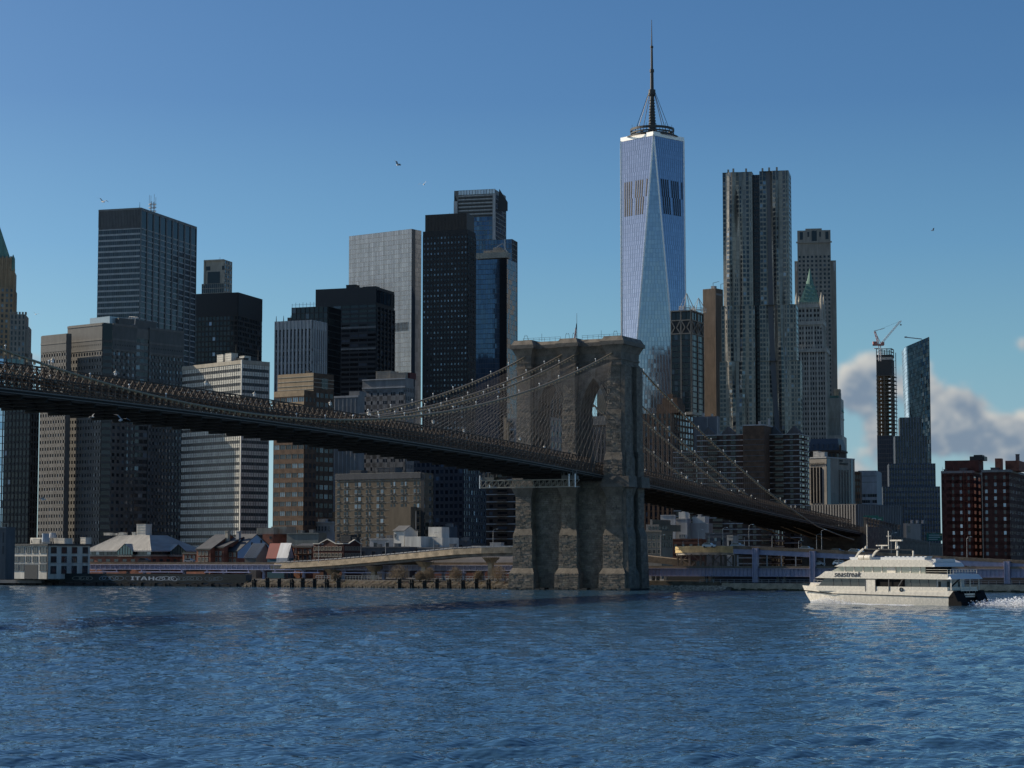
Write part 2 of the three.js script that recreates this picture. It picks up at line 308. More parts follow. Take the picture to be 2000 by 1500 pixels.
  // rough ashlar on an upright plane: P(u, y, out) gives the point
  function blocks(mb, P, u0, u1, y0, y1, hole) {
    let row = 0; const ch = .66;
    for (let y = y0; y < y1 - .2; y += ch, row++) {
      const yb = Math.min(y1, y + ch) - .035; let u = u0 + (row % 2 ? -.8 * rb() : 0);
      while (u < u1 - .05) {
        const w = 1.1 + rb() * 1.2, a = Math.max(u0, u), b = Math.min(u1, u + w) - .04; u += w;
        if (b - a < .15 || (hole && hole((a + b) / 2, (y + yb) / 2, (b - a) / 2))) continue;
        const o = .05 + rb() * .09, k = () => o + (rb() - .5) * .085, t = .8 + rb() * .36, col = [t, t * (.97 + rb() * .04), t * (.94 + rb() * .06)];
        const A = P(a, y, 0), B = P(b, y, 0), C = P(b, yb, 0), D = P(a, yb, 0), A1 = P(a + .03, y + .03, k()), B1 = P(b - .03, y + .03, k()), C1 = P(b - .03, yb - .03, k()), D1 = P(a + .03, yb - .03, k());
        mb.quad(A1, B1, C1, D1, col); mb.quad(A, B, B1, A1, col); mb.quad(B, C, C1, B1, col); mb.quad(C, D, D1, C1, col); mb.quad(D, A, A1, D1, col);
      }
    }
  }
  // shafts: plan rectangles [q0,q1] with half depth, growth by height
  const stages = [[-3, 2.3], [5.6, 2.0], [7.4, 1.05], [18.4, .95], [20.8, .3], [31.2, .25], [34, 1.35], [34.01, 1.7], [35.2, 1.7], [35.21, 1.35], [37.6, 1.15], [37.61, .8], [43.2, .75], [46, .15], [58.6, .1], [60.2, -.1], [74.6, -.15]];
  const shafts = [[-19.2, -13.9, 7.6], [-2.35, 2.35, 7.2], [13.9, 19.2, 7.6]];
  shafts.forEach(([a, b, h], n) => {
    for (let k = 0; k < stages.length - 1; k++) {
      const [y0, e0] = stages[k], [y1, e1] = stages[k + 1]; if (y1 - y0 < .05) continue;
      core.frus(y0, [a - e0, b + e0, -h - e0, h + e0], y1, [a - e1, b + e1, -h - e1, h + e1]);
      if (Math.abs(e1 - e0) < .4 && y1 - y0 > 3) {
        const e = Math.max(e0, e1);
        blocks(blk, (u, y, o) => [u, y, h + lerp(e0, e1, (y - y0) / (y1 - y0)) + o], a - e1, b + e1, y0, y1);
        if (n === 2) blocks(blk, (u, y, o) => [b + lerp(e0, e1, (y - y0) / (y1 - y0)) + o, y, -u], -h - e1, h + e1, y0, y1, u => Math.abs(u) < 2.4);
        else blocks(blk, (u, y, o) => [b + lerp(e0, e1, (y - y0) / (y1 - y0)) + o, y, -u], -h - e1, -4.6, y0, y1);
      }
    }
    // cornice of the shaft
    const R_ = e => [a - e, b + e, -h - e, h + e], trim = new MB();
    trim.frus(74.6, R_(.35), 75.3, R_(.35)); trim.frus(75.3, R_(.05), 76.4, R_(.05)); trim.frus(76.4, R_(.3), 77, R_(.3)); trim.frus(77, R_(.05), 79, R_(.15)); trim.frus(79, R_(.2), 81.3, R_(1.3)); trim.frus(81.3, R_(1.75), 82.6, R_(1.75)); trim.frus(82.6, R_(1.5), 84.2, R_(.6)); trim.build('shaft_cornice', M_stoneD, tw);
  });
  // right end: recess between two buttress piers
  core.box(19.2, 20.6, -3, 74.6, -7.6, -2.4); core.box(19.2, 20.6, -3, 74.6, 2.4, 7.6);
  blocks(blk, (u, y, o) => [20.6 + o, y, -u], -7.6, -2.4, 46, 74.6); blocks(blk, (u, y, o) => [20.6 + o, y, -u], 2.4, 7.6, 46, 74.6);
  core.frus(0, [19.2, 22.3, 2.4, 9], 18.4, [19.2, 21.6, 2.4, 8.2]); core.frus(0, [19.2, 22.3, -9, -2.4], 18.4, [19.2, 21.6, -8.2, -2.4]);
  core.frus(18.4, [19.2, 21.6, 2.4, 8.2], 20.8, [19.2, 20.9, 2.4, 7.8]); core.frus(18.4, [19.2, 21.6, -8.2, -2.4], 20.8, [19.2, 20.9, -7.8, -2.4]);
  core.frus(20.8, [19.2, 20.9, 2.4, 7.8], 46, [19.2, 20.7, 2.4, 7.7]); core.frus(20.8, [19.2, 20.9, -7.8, -2.4], 46, [19.2, 20.7, -7.7, -2.4]);
  for (const e of [-1, 1]) blocks(blk, (u, y, o) => [20.95 + o, y, -u], e < 0 ? -7.7 : 2.5, e < 0 ? -2.5 : 7.7, 21, 46);
  for (const e of [-1, 1]) blocks(blk, (u, y, o) => [22.3 - y / 18.4 * .65 + o, y, -u], e < 0 ? -8.4 : 2.5, e < 0 ? -2.5 : 8.4, 0, 18);
  for (const e of [-1, 1]) new MB().frus(34, [19.2, 22.6, e < 0 ? -9.3 : 2, e < 0 ? -2 : 9.3], 37.6, [19.2, 22.3, e < 0 ? -9 : 2.1, e < 0 ? -2.1 : 9]).build('corbel', M_stoneD, tw);
  // recessed walls below the deck
  core.frus(-3, [-14.2, 14.2, -5.9, 5.9], 36.2, [-14.2, 14.2, -5.2, 5.2]);
  for (const [a, b] of [[-13.7, -2.7], [2.7, 13.7]]) blocks(blk, (u, y, o) => [u, y, 5.88 - y / 36.2 * .68 + o], a, b, .3, 36);
  // arched walls above
  const sh = new THREE.Shape([[-14, 36.2], [14, 36.2], [14, 82], [-14, 82]].map(p => new THREE.Vector2(...p)));
  const arch = (c, w, y0, ys, ya) => { const hh = ya - ys, rad = (hh * hh + w * w) / (2 * w), pts = [[c - w, y0], [c + w, y0]]; const a1 = Math.asin(hh / rad); for (let k = 0; k <= 10; k++) pts.push([c + w - rad + rad * Math.cos(a1 * k / 10), ys + rad * Math.sin(a1 * k / 10)]); for (let k = 9; k >= 0; k--) pts.push([c - w + rad - rad * Math.cos(a1 * k / 10), ys + rad * Math.sin(a1 * k / 10)]); return pts; };
  const AW = 5.0, arcs = [arch(-8.1, AW, 36.6, 57.5, 70.8), arch(8.1, AW, 36.6, 57.5, 70.8)];
  for (const p of arcs) sh.holes.push(new THREE.Path(p.map(q => new THREE.Vector2(...q))));
  const wg = new THREE.ExtrudeGeometry(sh, { depth: 9.4, bevelEnabled: false }); wg.translate(0, 0, -4.7);
  put('arch_wall', wg, M_stoneD, tw);
  const inArch = (u, y, w) => arcs.some((p, n) => { const c = n ? 8.1 : -8.1; if (y < 58) return Math.abs(u - c) < AW + w + .1; const hh = 13.3, rad = (hh * hh + AW * AW) / (2 * AW), dy = y - 57.5; if (dy > hh + 1.8) return false; const xx = Math.sqrt(Math.max(0, rad * rad - Math.min(dy, hh) ** 2)) - rad + AW; return Math.abs(u - c) < Math.max(0, xx) + w + 1.3; });
  for (const [a, b] of [[-13.7, -2.5], [2.5, 13.7]]) blocks(blk, (u, y, o) => [u, y, 4.7 + o], a, b, 38, 74.4, inArch);
  const vs = new MB();                                        // voussoirs
  for (const c of [-8.1, 8.1]) {
    const hh = 13.3, rad = (hh * hh + AW * AW) / (2 * AW), a1 = Math.asin(hh / rad);
    for (const e of [-1, 1]) for (let k = 0; k < 13; k++) { const t0 = a1 * k / 13 + .003, t1 = a1 * (k + 1) / 13 - .003, pt = (t, r) => [c + e * (AW - rad + r * Math.cos(t)), 57.5 + r * Math.sin(t)]; const q = [pt(t0, rad), pt(t0, rad + 1.15), pt(t1, rad + 1.15), pt(t1, rad)]; if (e < 0) q.reverse(); const f = .85 + rb() * .35; vs.prism(q, 4.6, 4.98 + rb() * .08, [f, f, f]); }
    vs.prism([[c - .55, 70.6], [c + .55, 70.6], [c + 1.0, 74], [c - 1.0, 74]], 4.6, 5.3, [1.15, 1.12, 1.08]);
  }
  vs.build('voussoir', M_stone, tw, 'stuff');
  // entablature between the shafts
  for (const [a, b] of [[-13.9, -2.3], [2.3, 13.9]]) { const R_ = e => [a, b, -4.7 - e, 4.7 + e], trim = new MB(); trim.frus(74.7, R_(.35), 75.3, R_(.35)); trim.frus(76.4, R_(.3), 77, R_(.3)); trim.frus(79, R_(.2), 81.3, R_(1.4)); trim.frus(81.3, R_(1.8), 82.6, R_(1.8)); trim.frus(82.6, R_(1.5), 83.8, R_(.6)); trim.build('entablature', M_stoneD, tw); }
  core.build('shaft_core', M_stoneD, tw); blk.build('ashlar_facing', M_stone, tw, 'stuff');
  const wet = new MB(); for (let k = 0; k < 26; k++) { const q = -21.5 + k * 1.72; wet.box(q, q + 1.7, -.8, .5 + .3 * Math.sin(k * 2.1), 7, 10.1 + .2 * Math.sin(k * 1.3)); } wet.box(21, 22.9, -.8, .6, -9.8, 9.9); wet.build('waterline_fender', mat('wet_stone', [.025, .025, .022], .6), tw);
  const rl = new MB();
  for (const [a, b] of [[-18, -4], [4, 18]]) { for (const y of [84.6, 85.2]) rl.beam([a, y, 5], [b, y, 5], .07, .07); for (let q = a; q <= b; q += 2) rl.beam([q, 83.6, 5], [q, 85.2, 5], .07, .07); rl.beam([(a + b) / 2, 84, 5], [(a + b) / 2, 86.6, 5], .08, .08); }
  for (const q of [-16.5, -1, 1.6, 16.6]) { for (const o of [-.9, .9]) rl.path([[q + o, 84, 6], [q + o * .6, 85.9, 6], [q + o * .2, 86.2, 6]], .08, .08); rl.beam([q - .5, 85.9, 6], [q + .5, 85.9, 6], .07, .07); }
  rl.build('roof_railing', M_dark, tw);
  // masonry approach on land
  const ap = new MB(), ab = new MB();
  for (let s = -288; s > -560; s -= 8) { const y = floorY(s), y2 = floorY(s - 8); ap.frus(0, [-14, 14, s - 8, s], Math.min(y, y2) + .3, [-14, 14, s - 8, s]); ap.box(13.4, 14.2, (y + y2) / 2 + .2, (y + y2) / 2 + 1.5, s - 8, s); }
  ap.box(-15.5, 15.6, 0, 25, -330, -288); blocks(ab, (u, y, o) => [15.6 + o, y, -u], 288, 330, 3, 24.4);
  for (let k = 0; k < 12; k++) { const s = -290 - k * 5; ap.box(13.6, 15.2, 24, 28.6 - k * .25, s - 1.6, s); ap.box(13.4, 15.4, 28.6 - k * .25, 29.3 - k * .25, s - 2, s + .4); if (k < 11) ap.box(13.9, 14.9, 26.3 - k * .25, 27 - k * .25, s - 5, s - 1.6); }
  ap.build('approach_wall', M_stoneD, br); ab.build('approach_ashlar', M_stone, br, 'stuff');
  for (let k = 0; k < 3; k++) { }
}
// lamps on the promenade
{
  const l = thing('bridge_lamp', 'old-fashioned lamp post on the bridge deck', 'lamp post', 'lamp posts along the bridge promenade');
  const p = new MB(); p.cyl([0, 0, 0], [0, 1, 0], .14, .09, 6); p.cyl([0, 1, 0], [0, 4.0, 0], .07, .06, 6); p.build('post', M_dark, l);
  const c = new MB(); c.cyl([0, 4.7, 0], [0, 5.0, 0], .55, .3, 8); c.cyl([0, 5.0, 0], [0, 5.5, 0], .12, .03, 6); c.build('lamp_cap', mat('lamp_cap', [.4, .38, .33], .5), l);
  const b = new MB(); b.cyl([0, 4.0, 0], [0, 4.3, 0], .12, .32, 8); b.cyl([0, 4.3, 0], [0, 4.7, 0], .32, .26, 8); b.build('lamp_globe', M_bulb, l);
  const sp = []; for (let s = -240; s < 430; s += 29) if (Math.abs(s) > 12) sp.push(s);
  const nth = k => ['first', 'second', 'third', 'fourth', 'fifth', 'sixth', 'seventh', 'eighth', 'ninth', 'tenth', 'eleventh', 'twelfth', 'thirteenth', 'fourteenth', 'fifteenth', 'sixteenth'][k], nl = sp.filter(s => s < 0).length; globalThis.__nth = nth;
  sp.forEach((s, k) => { const lab = s > 0 ? `old-fashioned bridge lamp post, ${nth(k - nl)} to the left of the stone tower` : `old-fashioned bridge lamp post, ${nth(nl - 1 - k)} to the right of the stone tower`, o = k ? copy(l, lab) : l; o.userData.label = lab; o.position.copy(PA(k % 2 ? 2.5 : -2.5, floorY(s) + 4.4, s)); });
}
// travelling work platform under the deck
{
  const g = paThing('maintenance_platform', 'latticed steel work platform hanging under the bridge deck beside the tower', 'work platform', 0, 35);
  const t = new MB(), w = new MB(), y = 33.4, f = floorY(35) - 1;
  for (const z of [-1.6, 1.6]) { t.beam([-18, y, z], [15.6, y, z], .25, .25); t.beam([-18, y + 2.3, z], [15.6, y + 2.3, z], .25, .25); for (let q = -18; q < 15.5; q += 2.1) { t.beam([q, y, z], [q, y + 2.3, z], .15, .15); t.beam([q, y, z], [q + 2.1, y + 2.3, z], .12, .14); } }
  t.box(-18, 15.6, y - .15, y, -1.6, 1.6); t.build('truss', mat('platform_steel', [.3, .28, .24], .6, .2), g);
  const h = new MB(); for (const q of [-17, -14, 11.5, 14.6]) for (const z of [-1.6, 1.6]) h.beam([q, y + 2.3, z], [q, f + 1.4, z], .2, .2); for (const q of [-15.5, 13]) { h.box(q - 2.2, q + 2.2, y + 2.4, y + 3.5, -1.8, 1.8); for (let k = -2; k <= 2; k++) h.beam([q + k, y + 3.5, 1.8], [q + k, y + 4.6, 1.8], .1, .1); } h.build('carriage', mat('carriage_paint', [.12, .115, .1], .7), g);
  for (const [q, z] of [[-18.3, 2], [-14.4, 2.6], [13.6, 2], [15.9, 2.4]]) { const r = new MB(); r.beam([q, y - (q < -15 || q > 14 ? .3 : 0), z], [q, y + (q === -14.4 ? .9 : 4), z], .28, .28); r.build('white_rod', M_bulb, g); }
}
// ---------- building kit ----------
const GY = 2.6;
const GT = 'office and apartment towers behind the bridge';
const pal = {  // random pane tones: blinds, rooms, and bright reflections put into the colour
  dark: r => { const v = r() < .1 ? 2.6 + r() * 2.5 : .5 + r() * .9; return [v, v, v]; },
  blinds: r => { const v = r() < .3 ? 2 + r() * 4 : .6 + r() * .8; return [v, v * .98, v * .94]; },
  even: r => { const v = .82 + r() * .36; return [v, v, v]; },
  pale: r => { const v = r() < .55 ? 3 + r() * 3 : .8 + r(); return [v, v, v]; },
};
function bld(o) {
  const th = (o.th ?? 20) * R, c = Math.cos(th), s = Math.sin(th), [xL, xC, xR] = o.px, C = at(xC, o.top, o.D), rl = at(xL, o.top, 1), rR = at(xR, o.top, 1);
  const W = o.W ?? (C.x * rl.z - C.z * rl.x) / (c * rl.z - s * rl.x), d0 = o.d ?? (C.z * rR.x - C.x * rR.z) / (s * rR.z + c * rR.x), d = d0 > 0 && d0 < 150 ? d0 : 28;
  let g;
  if (o.par) { g = new THREE.Group(); g.name = o.name; o.par.g.add(g); const dx = C.x - o.par.C.x, dz = C.z - o.par.C.z; g.position.set(dx * c + dz * s, 0, -dx * s + dz * c); }
  else { g = thing(o.name, o.label, o.cat || 'building', o.group); g.position.set(C.x, GY, C.z); g.rotation.y = -th; }
  const base = o.bot !== undefined ? at(xC, o.bot, o.D).y - GY : 0;
  const B = { g, C, W, d, H: C.y - GY, y0: base, D: o.D, parts: new Map(), rnd: mulberry(Math.round(xL * 13 + xR * 7 + o.top * 3 + o.D)), yOf: py => at(xC, py, o.D).y - GY };
  B.uOf = (f, px) => { const r = at(px, o.top, 1); return f === 'L' ? W - (C.x * r.z - C.z * r.x) / (c * r.z - s * r.x) : (C.z * r.x - C.x * r.z) / (s * r.z + c * r.x); };
  B.mb = (n, m, kind) => { if (!B.parts.has(n)) B.parts.set(n, [new MB(), m, kind]); return B.parts.get(n)[0]; };
  B.box = (n, m, f, u0, u1, y0, y1, a, b, col, kind) => { const k = B.mb(n, m, kind); f === 'L' ? k.box(-W + u0, -W + u1, y0, y1, a, b, col) : k.box(a, b, y0, y1, -u1, -u0, col); };
  B.pt = (f, u, y, q) => f === 'L' ? [-W + u, y, q] : [q, y, -u];
  B.len = f => f === 'L' ? W : d;
  B.done = () => { for (const [n, [k, m, kind]] of B.parts) k.build(n, m, g, kind); return B; };
  if (o.wm) { B.wm = o.wm; if (!o.open) B.mb('wall', o.wm).box(-W, 0, base, B.H, -d, 0); }
  return B;
}
// piers, spandrels and panes on a face
function grid(B, f, o) {
  const u0 = o.u0 ?? 0, u1 = o.u1 ?? B.len(f), y0 = o.y0 ?? B.y0, y1 = o.y1 ?? B.H, nb = Math.max(1, o.nb ?? Math.round((u1 - u0) / o.bay)), nf = Math.max(1, o.nf ?? Math.round((y1 - y0) / o.fh));
  const bw = (u1 - u0) / nb, fh = (y1 - y0) / nf, pw = (o.pw ?? .3) * bw, sh = (o.sh ?? .4) * fh, pr = o.pr ?? .4, ps = o.ps ?? .3, P = o.pal || pal.dark, wm = o.wm || B.wm, gm = o.gm, r = B.rnd;
  if (pw > 0) for (let i = 0; i <= nb; i++) { if (o.every && i % o.every) continue; const u = u0 + i * bw, a = Math.max(u0, u - pw / 2), b = Math.min(u1, u + pw / 2); B.box(o.pn || 'pier', o.pm || wm, f, a, b, y0, y1, 0, pr, o.pc, 'stuff'); }
  if (sh > 0) for (let j = 0; j <= nf; j++) { const y = y0 + j * fh, a = Math.max(y0, y - sh / 2), b = Math.min(y1, y + sh / 2); B.box(o.sn || 'spandrel', o.sm || wm, f, u0, u1, a, b, 0, ps, o.sc, 'stuff'); }
  const mb = B.mb(o.gn || 'window_pane', gm, 'stuff'), n0 = f === 'L' ? [0, 0, 1] : [1, 0, 0], jit = o.jit ?? .012;
  for (let j = 0; j < nf; j++) for (let i = 0; i < nb; i++) {
    if (o.skip && o.skip(i, j, nb, nf)) continue;
    const a = u0 + i * bw + pw / 2, b = u0 + (i + 1) * bw - pw / 2, c = y0 + j * fh + sh / 2, d = y0 + (j + 1) * fh - sh / 2, col = P(r, i, j), q = .04;
    const n = [n0[0] + (r() - .5) * 2 * jit, (r() - .5) * 2 * jit, n0[2] + (r() - .5) * 2 * jit], l = Math.hypot(...n); for (let k = 0; k < 3; k++) n[k] /= l;
    if (o.mul) for (let k = 1; k < o.mul; k++) { const u = lerp(a, b, k / o.mul); B.box('mullion', o.mm || wm, f, u - .06, u + .06, c, d, .03, .14, null, 'stuff'); }
    mb.quad(B.pt(f, a, c, q), B.pt(f, b, c, q), B.pt(f, b, d, q), B.pt(f, a, d, q), col, n);
    if (o.arch) { const rr_ = (b - a) / 2, m = (a + b) / 2; for (let k = 0; k < 4; k++) { const t0 = k / 4 * Math.PI, t1 = (k + 1) / 4 * Math.PI; mb.tri(B.pt(f, m, d, q), B.pt(f, m + rr_ * Math.cos(t0), d + rr_ * Math.sin(t0), q), B.pt(f, m + rr_ * Math.cos(t1), d + rr_ * Math.sin(t1), q), col); } }
  }
}
// separately picked windows: frame, pane, sill
function punched(B, f, o) {
  for (let j = 0; j < o.ys.length; j++) for (let i = 0; i < o.us.length; i++) {
    const [a, w] = o.us[i], [y, h] = o.ys[j], w2 = w / 2; if (o.skip && o.skip(i, j)) continue;
    const win = new THREE.Group(); win.name = 'window'; B.g.add(win); const p = B.pt(f, a, y, 0); win.position.set(...p); if (f === 'R') win.rotation.y = Math.PI / 2;
    const key = `${w.toFixed(2)},${h.toFixed(2)},${o.fm.name},${o.bars ?? 1}`; let G = winCache.get(key);
    if (!G) { const fr = new MB(), pa = new MB(), t = .14; fr.box(-w2 - t, w2 + t, h, h + t, 0, .16).box(-w2 - t, -w2, 0, h, 0, .16).box(w2, w2 + t, 0, h, 0, .16).box(-w2 - t - .06, w2 + t + .06, -t - .05, 0, 0, .24); for (let k = 1; k <= (o.bars ?? 1); k++) { const u = lerp(-w2, w2, k / ((o.bars ?? 1) + 1)); fr.box(u - .04, u + .04, 0, h, .03, .1); } fr.box(-w2, w2, h * .48, h * .52, .03, .1); pa.quad([-w2, 0, .03], [w2, 0, .03], [w2, h, .03], [-w2, h, .03]); G = [fr.geo(), pa.geo()]; winCache.set(key, G); }
    put('window_frame', G[0], o.fm, win); put('window_pane', G[1], o.gm || M.gDark, win);
  }
}
const winCache = new Map();
function roofUnits(B, list, m) { for (const [x, z, w, dd, h] of list) { const k = new MB(); k.box(-w / 2, w / 2, 0, h, -dd / 2, dd / 2); k.box(-w / 2 - .12, w / 2 + .12, h, h + .2, -dd / 2 - .12, dd / 2 + .12); for (let i = 1; i < 4; i++) k.box(-w / 2 + .2, w / 2 - .2, h * i / 4 - .08, h * i / 4 + .08, dd / 2, dd / 2 + .1); const o = k.build('roof_unit', m, B.g); o.position.set(x, B.H, z); } }
function mast(B, x, z, h, w = .25) { const k = new MB(); k.cyl([x, B.H, z], [x, B.H + h, z], w, w * .4, 5); k.build('antenna', M_dark, B.g); }
const M = {
  gMatte: mat('dim_glass', [.012, .014, .017], .4), gDark: GL('glass_dark', [.035, .042, .05], .3), gBlack: GL('glass_black', [.016, .018, .022], .2, .12), gBlue: GL('glass_blue', [.16, .22, .30], .75, .06), gNavy: GL('glass_navy', [.05, .075, .11], .6, .08), gGreen: GL('glass_green', [.08, .12, .125], .5, .08), gSilver: GL('glass_silver', [.40, .40, .405], .45, .22), gMirror: GL('glass_mirror', [.55, .60, .66], .9, .05), gSky: GL('glass_sky', [.52, .62, .74], .95, .05),
  alu: mat('aluminium', [.40, .40, .40], .5, .2, { map: tK }), aluD: mat('aluminium_dark', [.17, .17, .17], .5, .25, { map: tK }), black: mat('black_steel', [.018, .019, .022], .5, .3), blackB: mat('bronze_black', [.028, .026, .026], .5, .3), granite: mat('grey_granite', [.165, .155, .142], .7, 0, { map: tK }), graniteD: mat('dark_granite', [.10, .098, .094], .6, 0, { map: tK }), white: mat('white_panel', [.70, .68, .62], .55, 0, { map: tK }), beige: mat('beige_stone', [.42, .38, .31], .8, 0, { map: tK }), tan: mat('tan_brick', [.40, .29, .18], .85, 0, { map: tK }), brown: mat('brown_brick', [.14, .085, .055], .88, 0, { map: tS }), brownD: mat('dark_brown_brick', [.075, .05, .038], .88, 0, { map: tS }), grey: mat('grey_concrete', [.26, .255, .25], .85, 0, { map: tK }), greyD: mat('grey_dark', [.11, .112, .118], .8, 0, { map: tK }), greyL: mat('grey_light', [.45, .45, .45], .8, 0, { map: tK }), lime: mat('limestone', [.33, .295, .25], .85, 0, { map: tK }), terra: mat('terracotta', [.50, .46, .39], .7, 0, { map: tK }), copper: mat('green_copper', [.16, .30, .24], .75, 0, { map: tK }), steel: mat('stainless', [.27, .255, .235], .34, .62, { map: tM }), navy: mat('navy_steel', [.045, .055, .075], .5, .3), red: mat('red_brick', [.29, .11, .07], .88, 0, { map: tS }), redD: mat('dark_red_brick', [.10, .035, .026], .88, 0, { map: tS }), slate: mat('slate_roof', [.06, .066, .075], .6, 0, { map: tS }), paleRoof: mat('pale_roof', [.42, .405, .37], .7, 0, { map: tK }), offwhite: mat('offwhite_paint', [.66, .63, .56], .7, 0, { map: tK }),
};

// ---------- far left ----------
{
  const B = bld({ name: 'art_deco_tower', label: 'tan stepped tower with a green copper pyramid at the left edge', cat: 'skyscraper', px: [-95, 27, 33], top: 562, D: 1553, th: -10, d: 34, wm: M.tan });
  grid(B, 'L', { bay: 3.3, fh: 3.9, pw: .5, sh: .4, gm: M.gDark, pal: pal.blinds, pr: .5 }); grid(B, 'R', { bay: 3.3, fh: 3.9, pw: .5, sh: .4, gm: M.gDark });
  const T = (l, r, t0, t1, n) => { const x1 = -(B.W - B.uOf('L', r)), x0 = -(B.W - B.uOf('L', l)), k = new MB(); k.box(x0, x1, B.yOf(t0), B.yOf(t1), -30, -2); const cnt = Math.round((x1 - x0) / 3); for (let i = 0; i <= cnt; i++) { const x = lerp(x0, x1, i / cnt); k.box(x - .6, x + .6, B.yOf(t0), B.yOf(t1) + 1.2, -2, -1.4); } k.build(n, M.tan, B.g); };
  T(-85, 27, 562, 528, 'upper_stage'); T(-70, 20, 528, 503, 'crown_stage');
  const k = new MB(), x0 = -(B.W - B.uOf('L', -66)), x1 = -(B.W - B.uOf('L', 17)), xm = (x0 + x1) / 2; k.frus(B.yOf(503), [x0, x1, -32, -4], B.yOf(396), [xm - 1.5, xm + 1.5, -19, -16]); for (let i = 0; i < 9; i++) { const x = lerp(x0, x1, i / 8); k.beam([x, B.yOf(503), -3.8], [lerp(x, xm, .9), B.yOf(408), -16], .35, .35); } k.build('pyramid_roof', M.copper, B.g);
  const t = new MB(); const xt = -(B.W - B.uOf('L', 24)); t.cyl([xt, B.yOf(528), -3], [xt, B.yOf(505), -3], 1.6, 1.4, 8); t.cyl([xt, B.yOf(505), -3], [xt, B.yOf(496), -3], 1.5, .1, 8); t.build('corner_turret', M.copper, B.g); B.done();
  const C = bld({ name: 'stepped_tower', label: 'grey stepped masonry tower right of the green-roofed tower', cat: 'skyscraper', px: [20, 50, 54], top: 614, D: 1450, th: -8, d: 24, wm: M.lime });
  grid(C, 'L', { bay: 3, fh: 3.8, pw: .55, sh: .35, gm: M.gDark, pr: .5 });
  const st = new MB(); for (const [r, t] of [[57, 642], [60, 690], [62, 712]]) { const u = C.uOf('L', r) - C.W; st.box(0, u, 0, C.yOf(t), -20, -1); st.box(u - 1, u, C.yOf(t), C.yOf(t) + 1.5, -20, -1); } for (let i = 0; i < 6; i++) { const x = -C.W + C.W * i / 5; st.box(x - .6, x + .6, C.H, C.H + 1.8, -3, -.5); } st.build('setback_stage', M.lime, C.g); C.done();
  const E = bld({ name: 'glass_block', label: 'pale blue glass block at the left edge below the bridge', cat: 'building', px: [-40, 8, 12], top: 700, D: 1180, th: 12, wm: M.gBlue }); grid(E, 'L', { bay: 4, fh: 4, pw: .06, sh: .08, gm: M.gSky, wm: M.aluD, pal: pal.even, jit: .02 }); grid(E, 'R', { bay: 4, fh: 4, pw: .06, sh: .08, gm: M.gNavy, wm: M.aluD }); E.done();
  const G = bld({ name: 'dark_tower', label: 'near-black tower beneath the bridge at far left', cat: 'skyscraper', px: [10, 60, 76], top: 778, D: 1120, th: 22, wm: M.black }); grid(G, 'L', { bay: 2.4, fh: 3.9, pw: .3, sh: .35, gm: M.gBlack, pr: .3, pal: r => { const v = r() < .02 ? 12 : .7 + r(); return [v, v, v]; } }); grid(G, 'R', { bay: 3, fh: 3.9, pw: .3, sh: .3, gm: M.gBlack }); G.done();
  const H = bld({ name: 'low_glass_block', label: 'teal glass block behind the cable at far left', cat: 'building', px: [-30, 40, 46], top: 700, D: 1300, th: 12, wm: M.gGreen }); grid(H, 'L', { bay: 3, fh: 4, pw: .08, sh: .1, gm: M.gGreen, wm: M.aluD }); H.done();
}
// ---------- ribbed aluminium slab ----------
{
  const B = bld({ name: 'ribbed_slab_tower', label: 'tall grey slab tower with projecting vertical ribs on its right side', cat: 'skyscraper', px: [193, 275, 384], top: 406, D: 1466, th: 17, wm: M.greyD });
  const yt = B.H - 14.5;
  grid(B, 'L', { y1: yt, fh: 4.05, bay: 1.45, pw: .12, sh: .3, pr: .12, ps: .3, sm: M.alu, pm: M.aluD, gm: M.gDark, pal: (r, i, j) => { const v = (j === 26 ? .3 : .8) + r() * .9; return [v, v, v]; } });
  for (let i = 0; i <= 28; i++) { const u = B.W * i / 28; B.box('roof_louver', M.aluD, 'L', Math.max(0, u - .2), Math.min(B.W, u + .2), yt + 1.5, B.H - 1.2, 0, .35, null, 'stuff'); }
  B.box('roof_band', M.aluD, 'L', 0, B.W, B.H - 1.2, B.H + .2, 0, .5); B.box('roof_band', M.aluD, 'R', 0, B.d, B.H - 1.2, B.H + .2, 0, .5);
  grid(B, 'R', { y1: yt, fh: 4.05, nb: 9, pw: .16, sh: .2, pr: .55, ps: .2, pm: M.alu, sm: M.aluD, gm: M.gDark, mul: 4, mm: M.alu, pal: (r, i, j) => { const v = (j === 26 ? .3 : .8) + r() * .8; return [v, v, v]; } });
  grid(B, 'R', { y0: yt, y1: B.H - 1.2, nf: 1, nb: 9, pw: .16, sh: .05, pr: .55, pm: M.alu, gm: M.graniteD, pal: pal.even });
  const k = new MB(), ax = -4, az = -26; for (let i = 0; i < 4; i++) { const a = i * 1.57; k.beam([ax + Math.cos(a) * 2, B.H, az + Math.sin(a) * 2], [ax + Math.cos(a) * 1.4, B.H + 9, az + Math.sin(a) * 1.4], .3, .3); for (const y of [2, 4.5, 7]) k.beam([ax + Math.cos(a) * 3, B.H + y, az + Math.sin(a) * 3], [ax + Math.cos(a + 1.57) * 3, B.H + y, az + Math.sin(a + 1.57) * 3], .3, .4); k.beam([ax + Math.cos(a) * 2.6, B.H + 5, az + Math.sin(a) * 2.6], [ax + Math.cos(a) * 2.6, B.H + 12 + i, az + Math.sin(a) * 2.6], .18, .18); } k.build('aerial_frame', M.greyL, B.g);
  mast(B, -6, -10, 6); B.done();
}
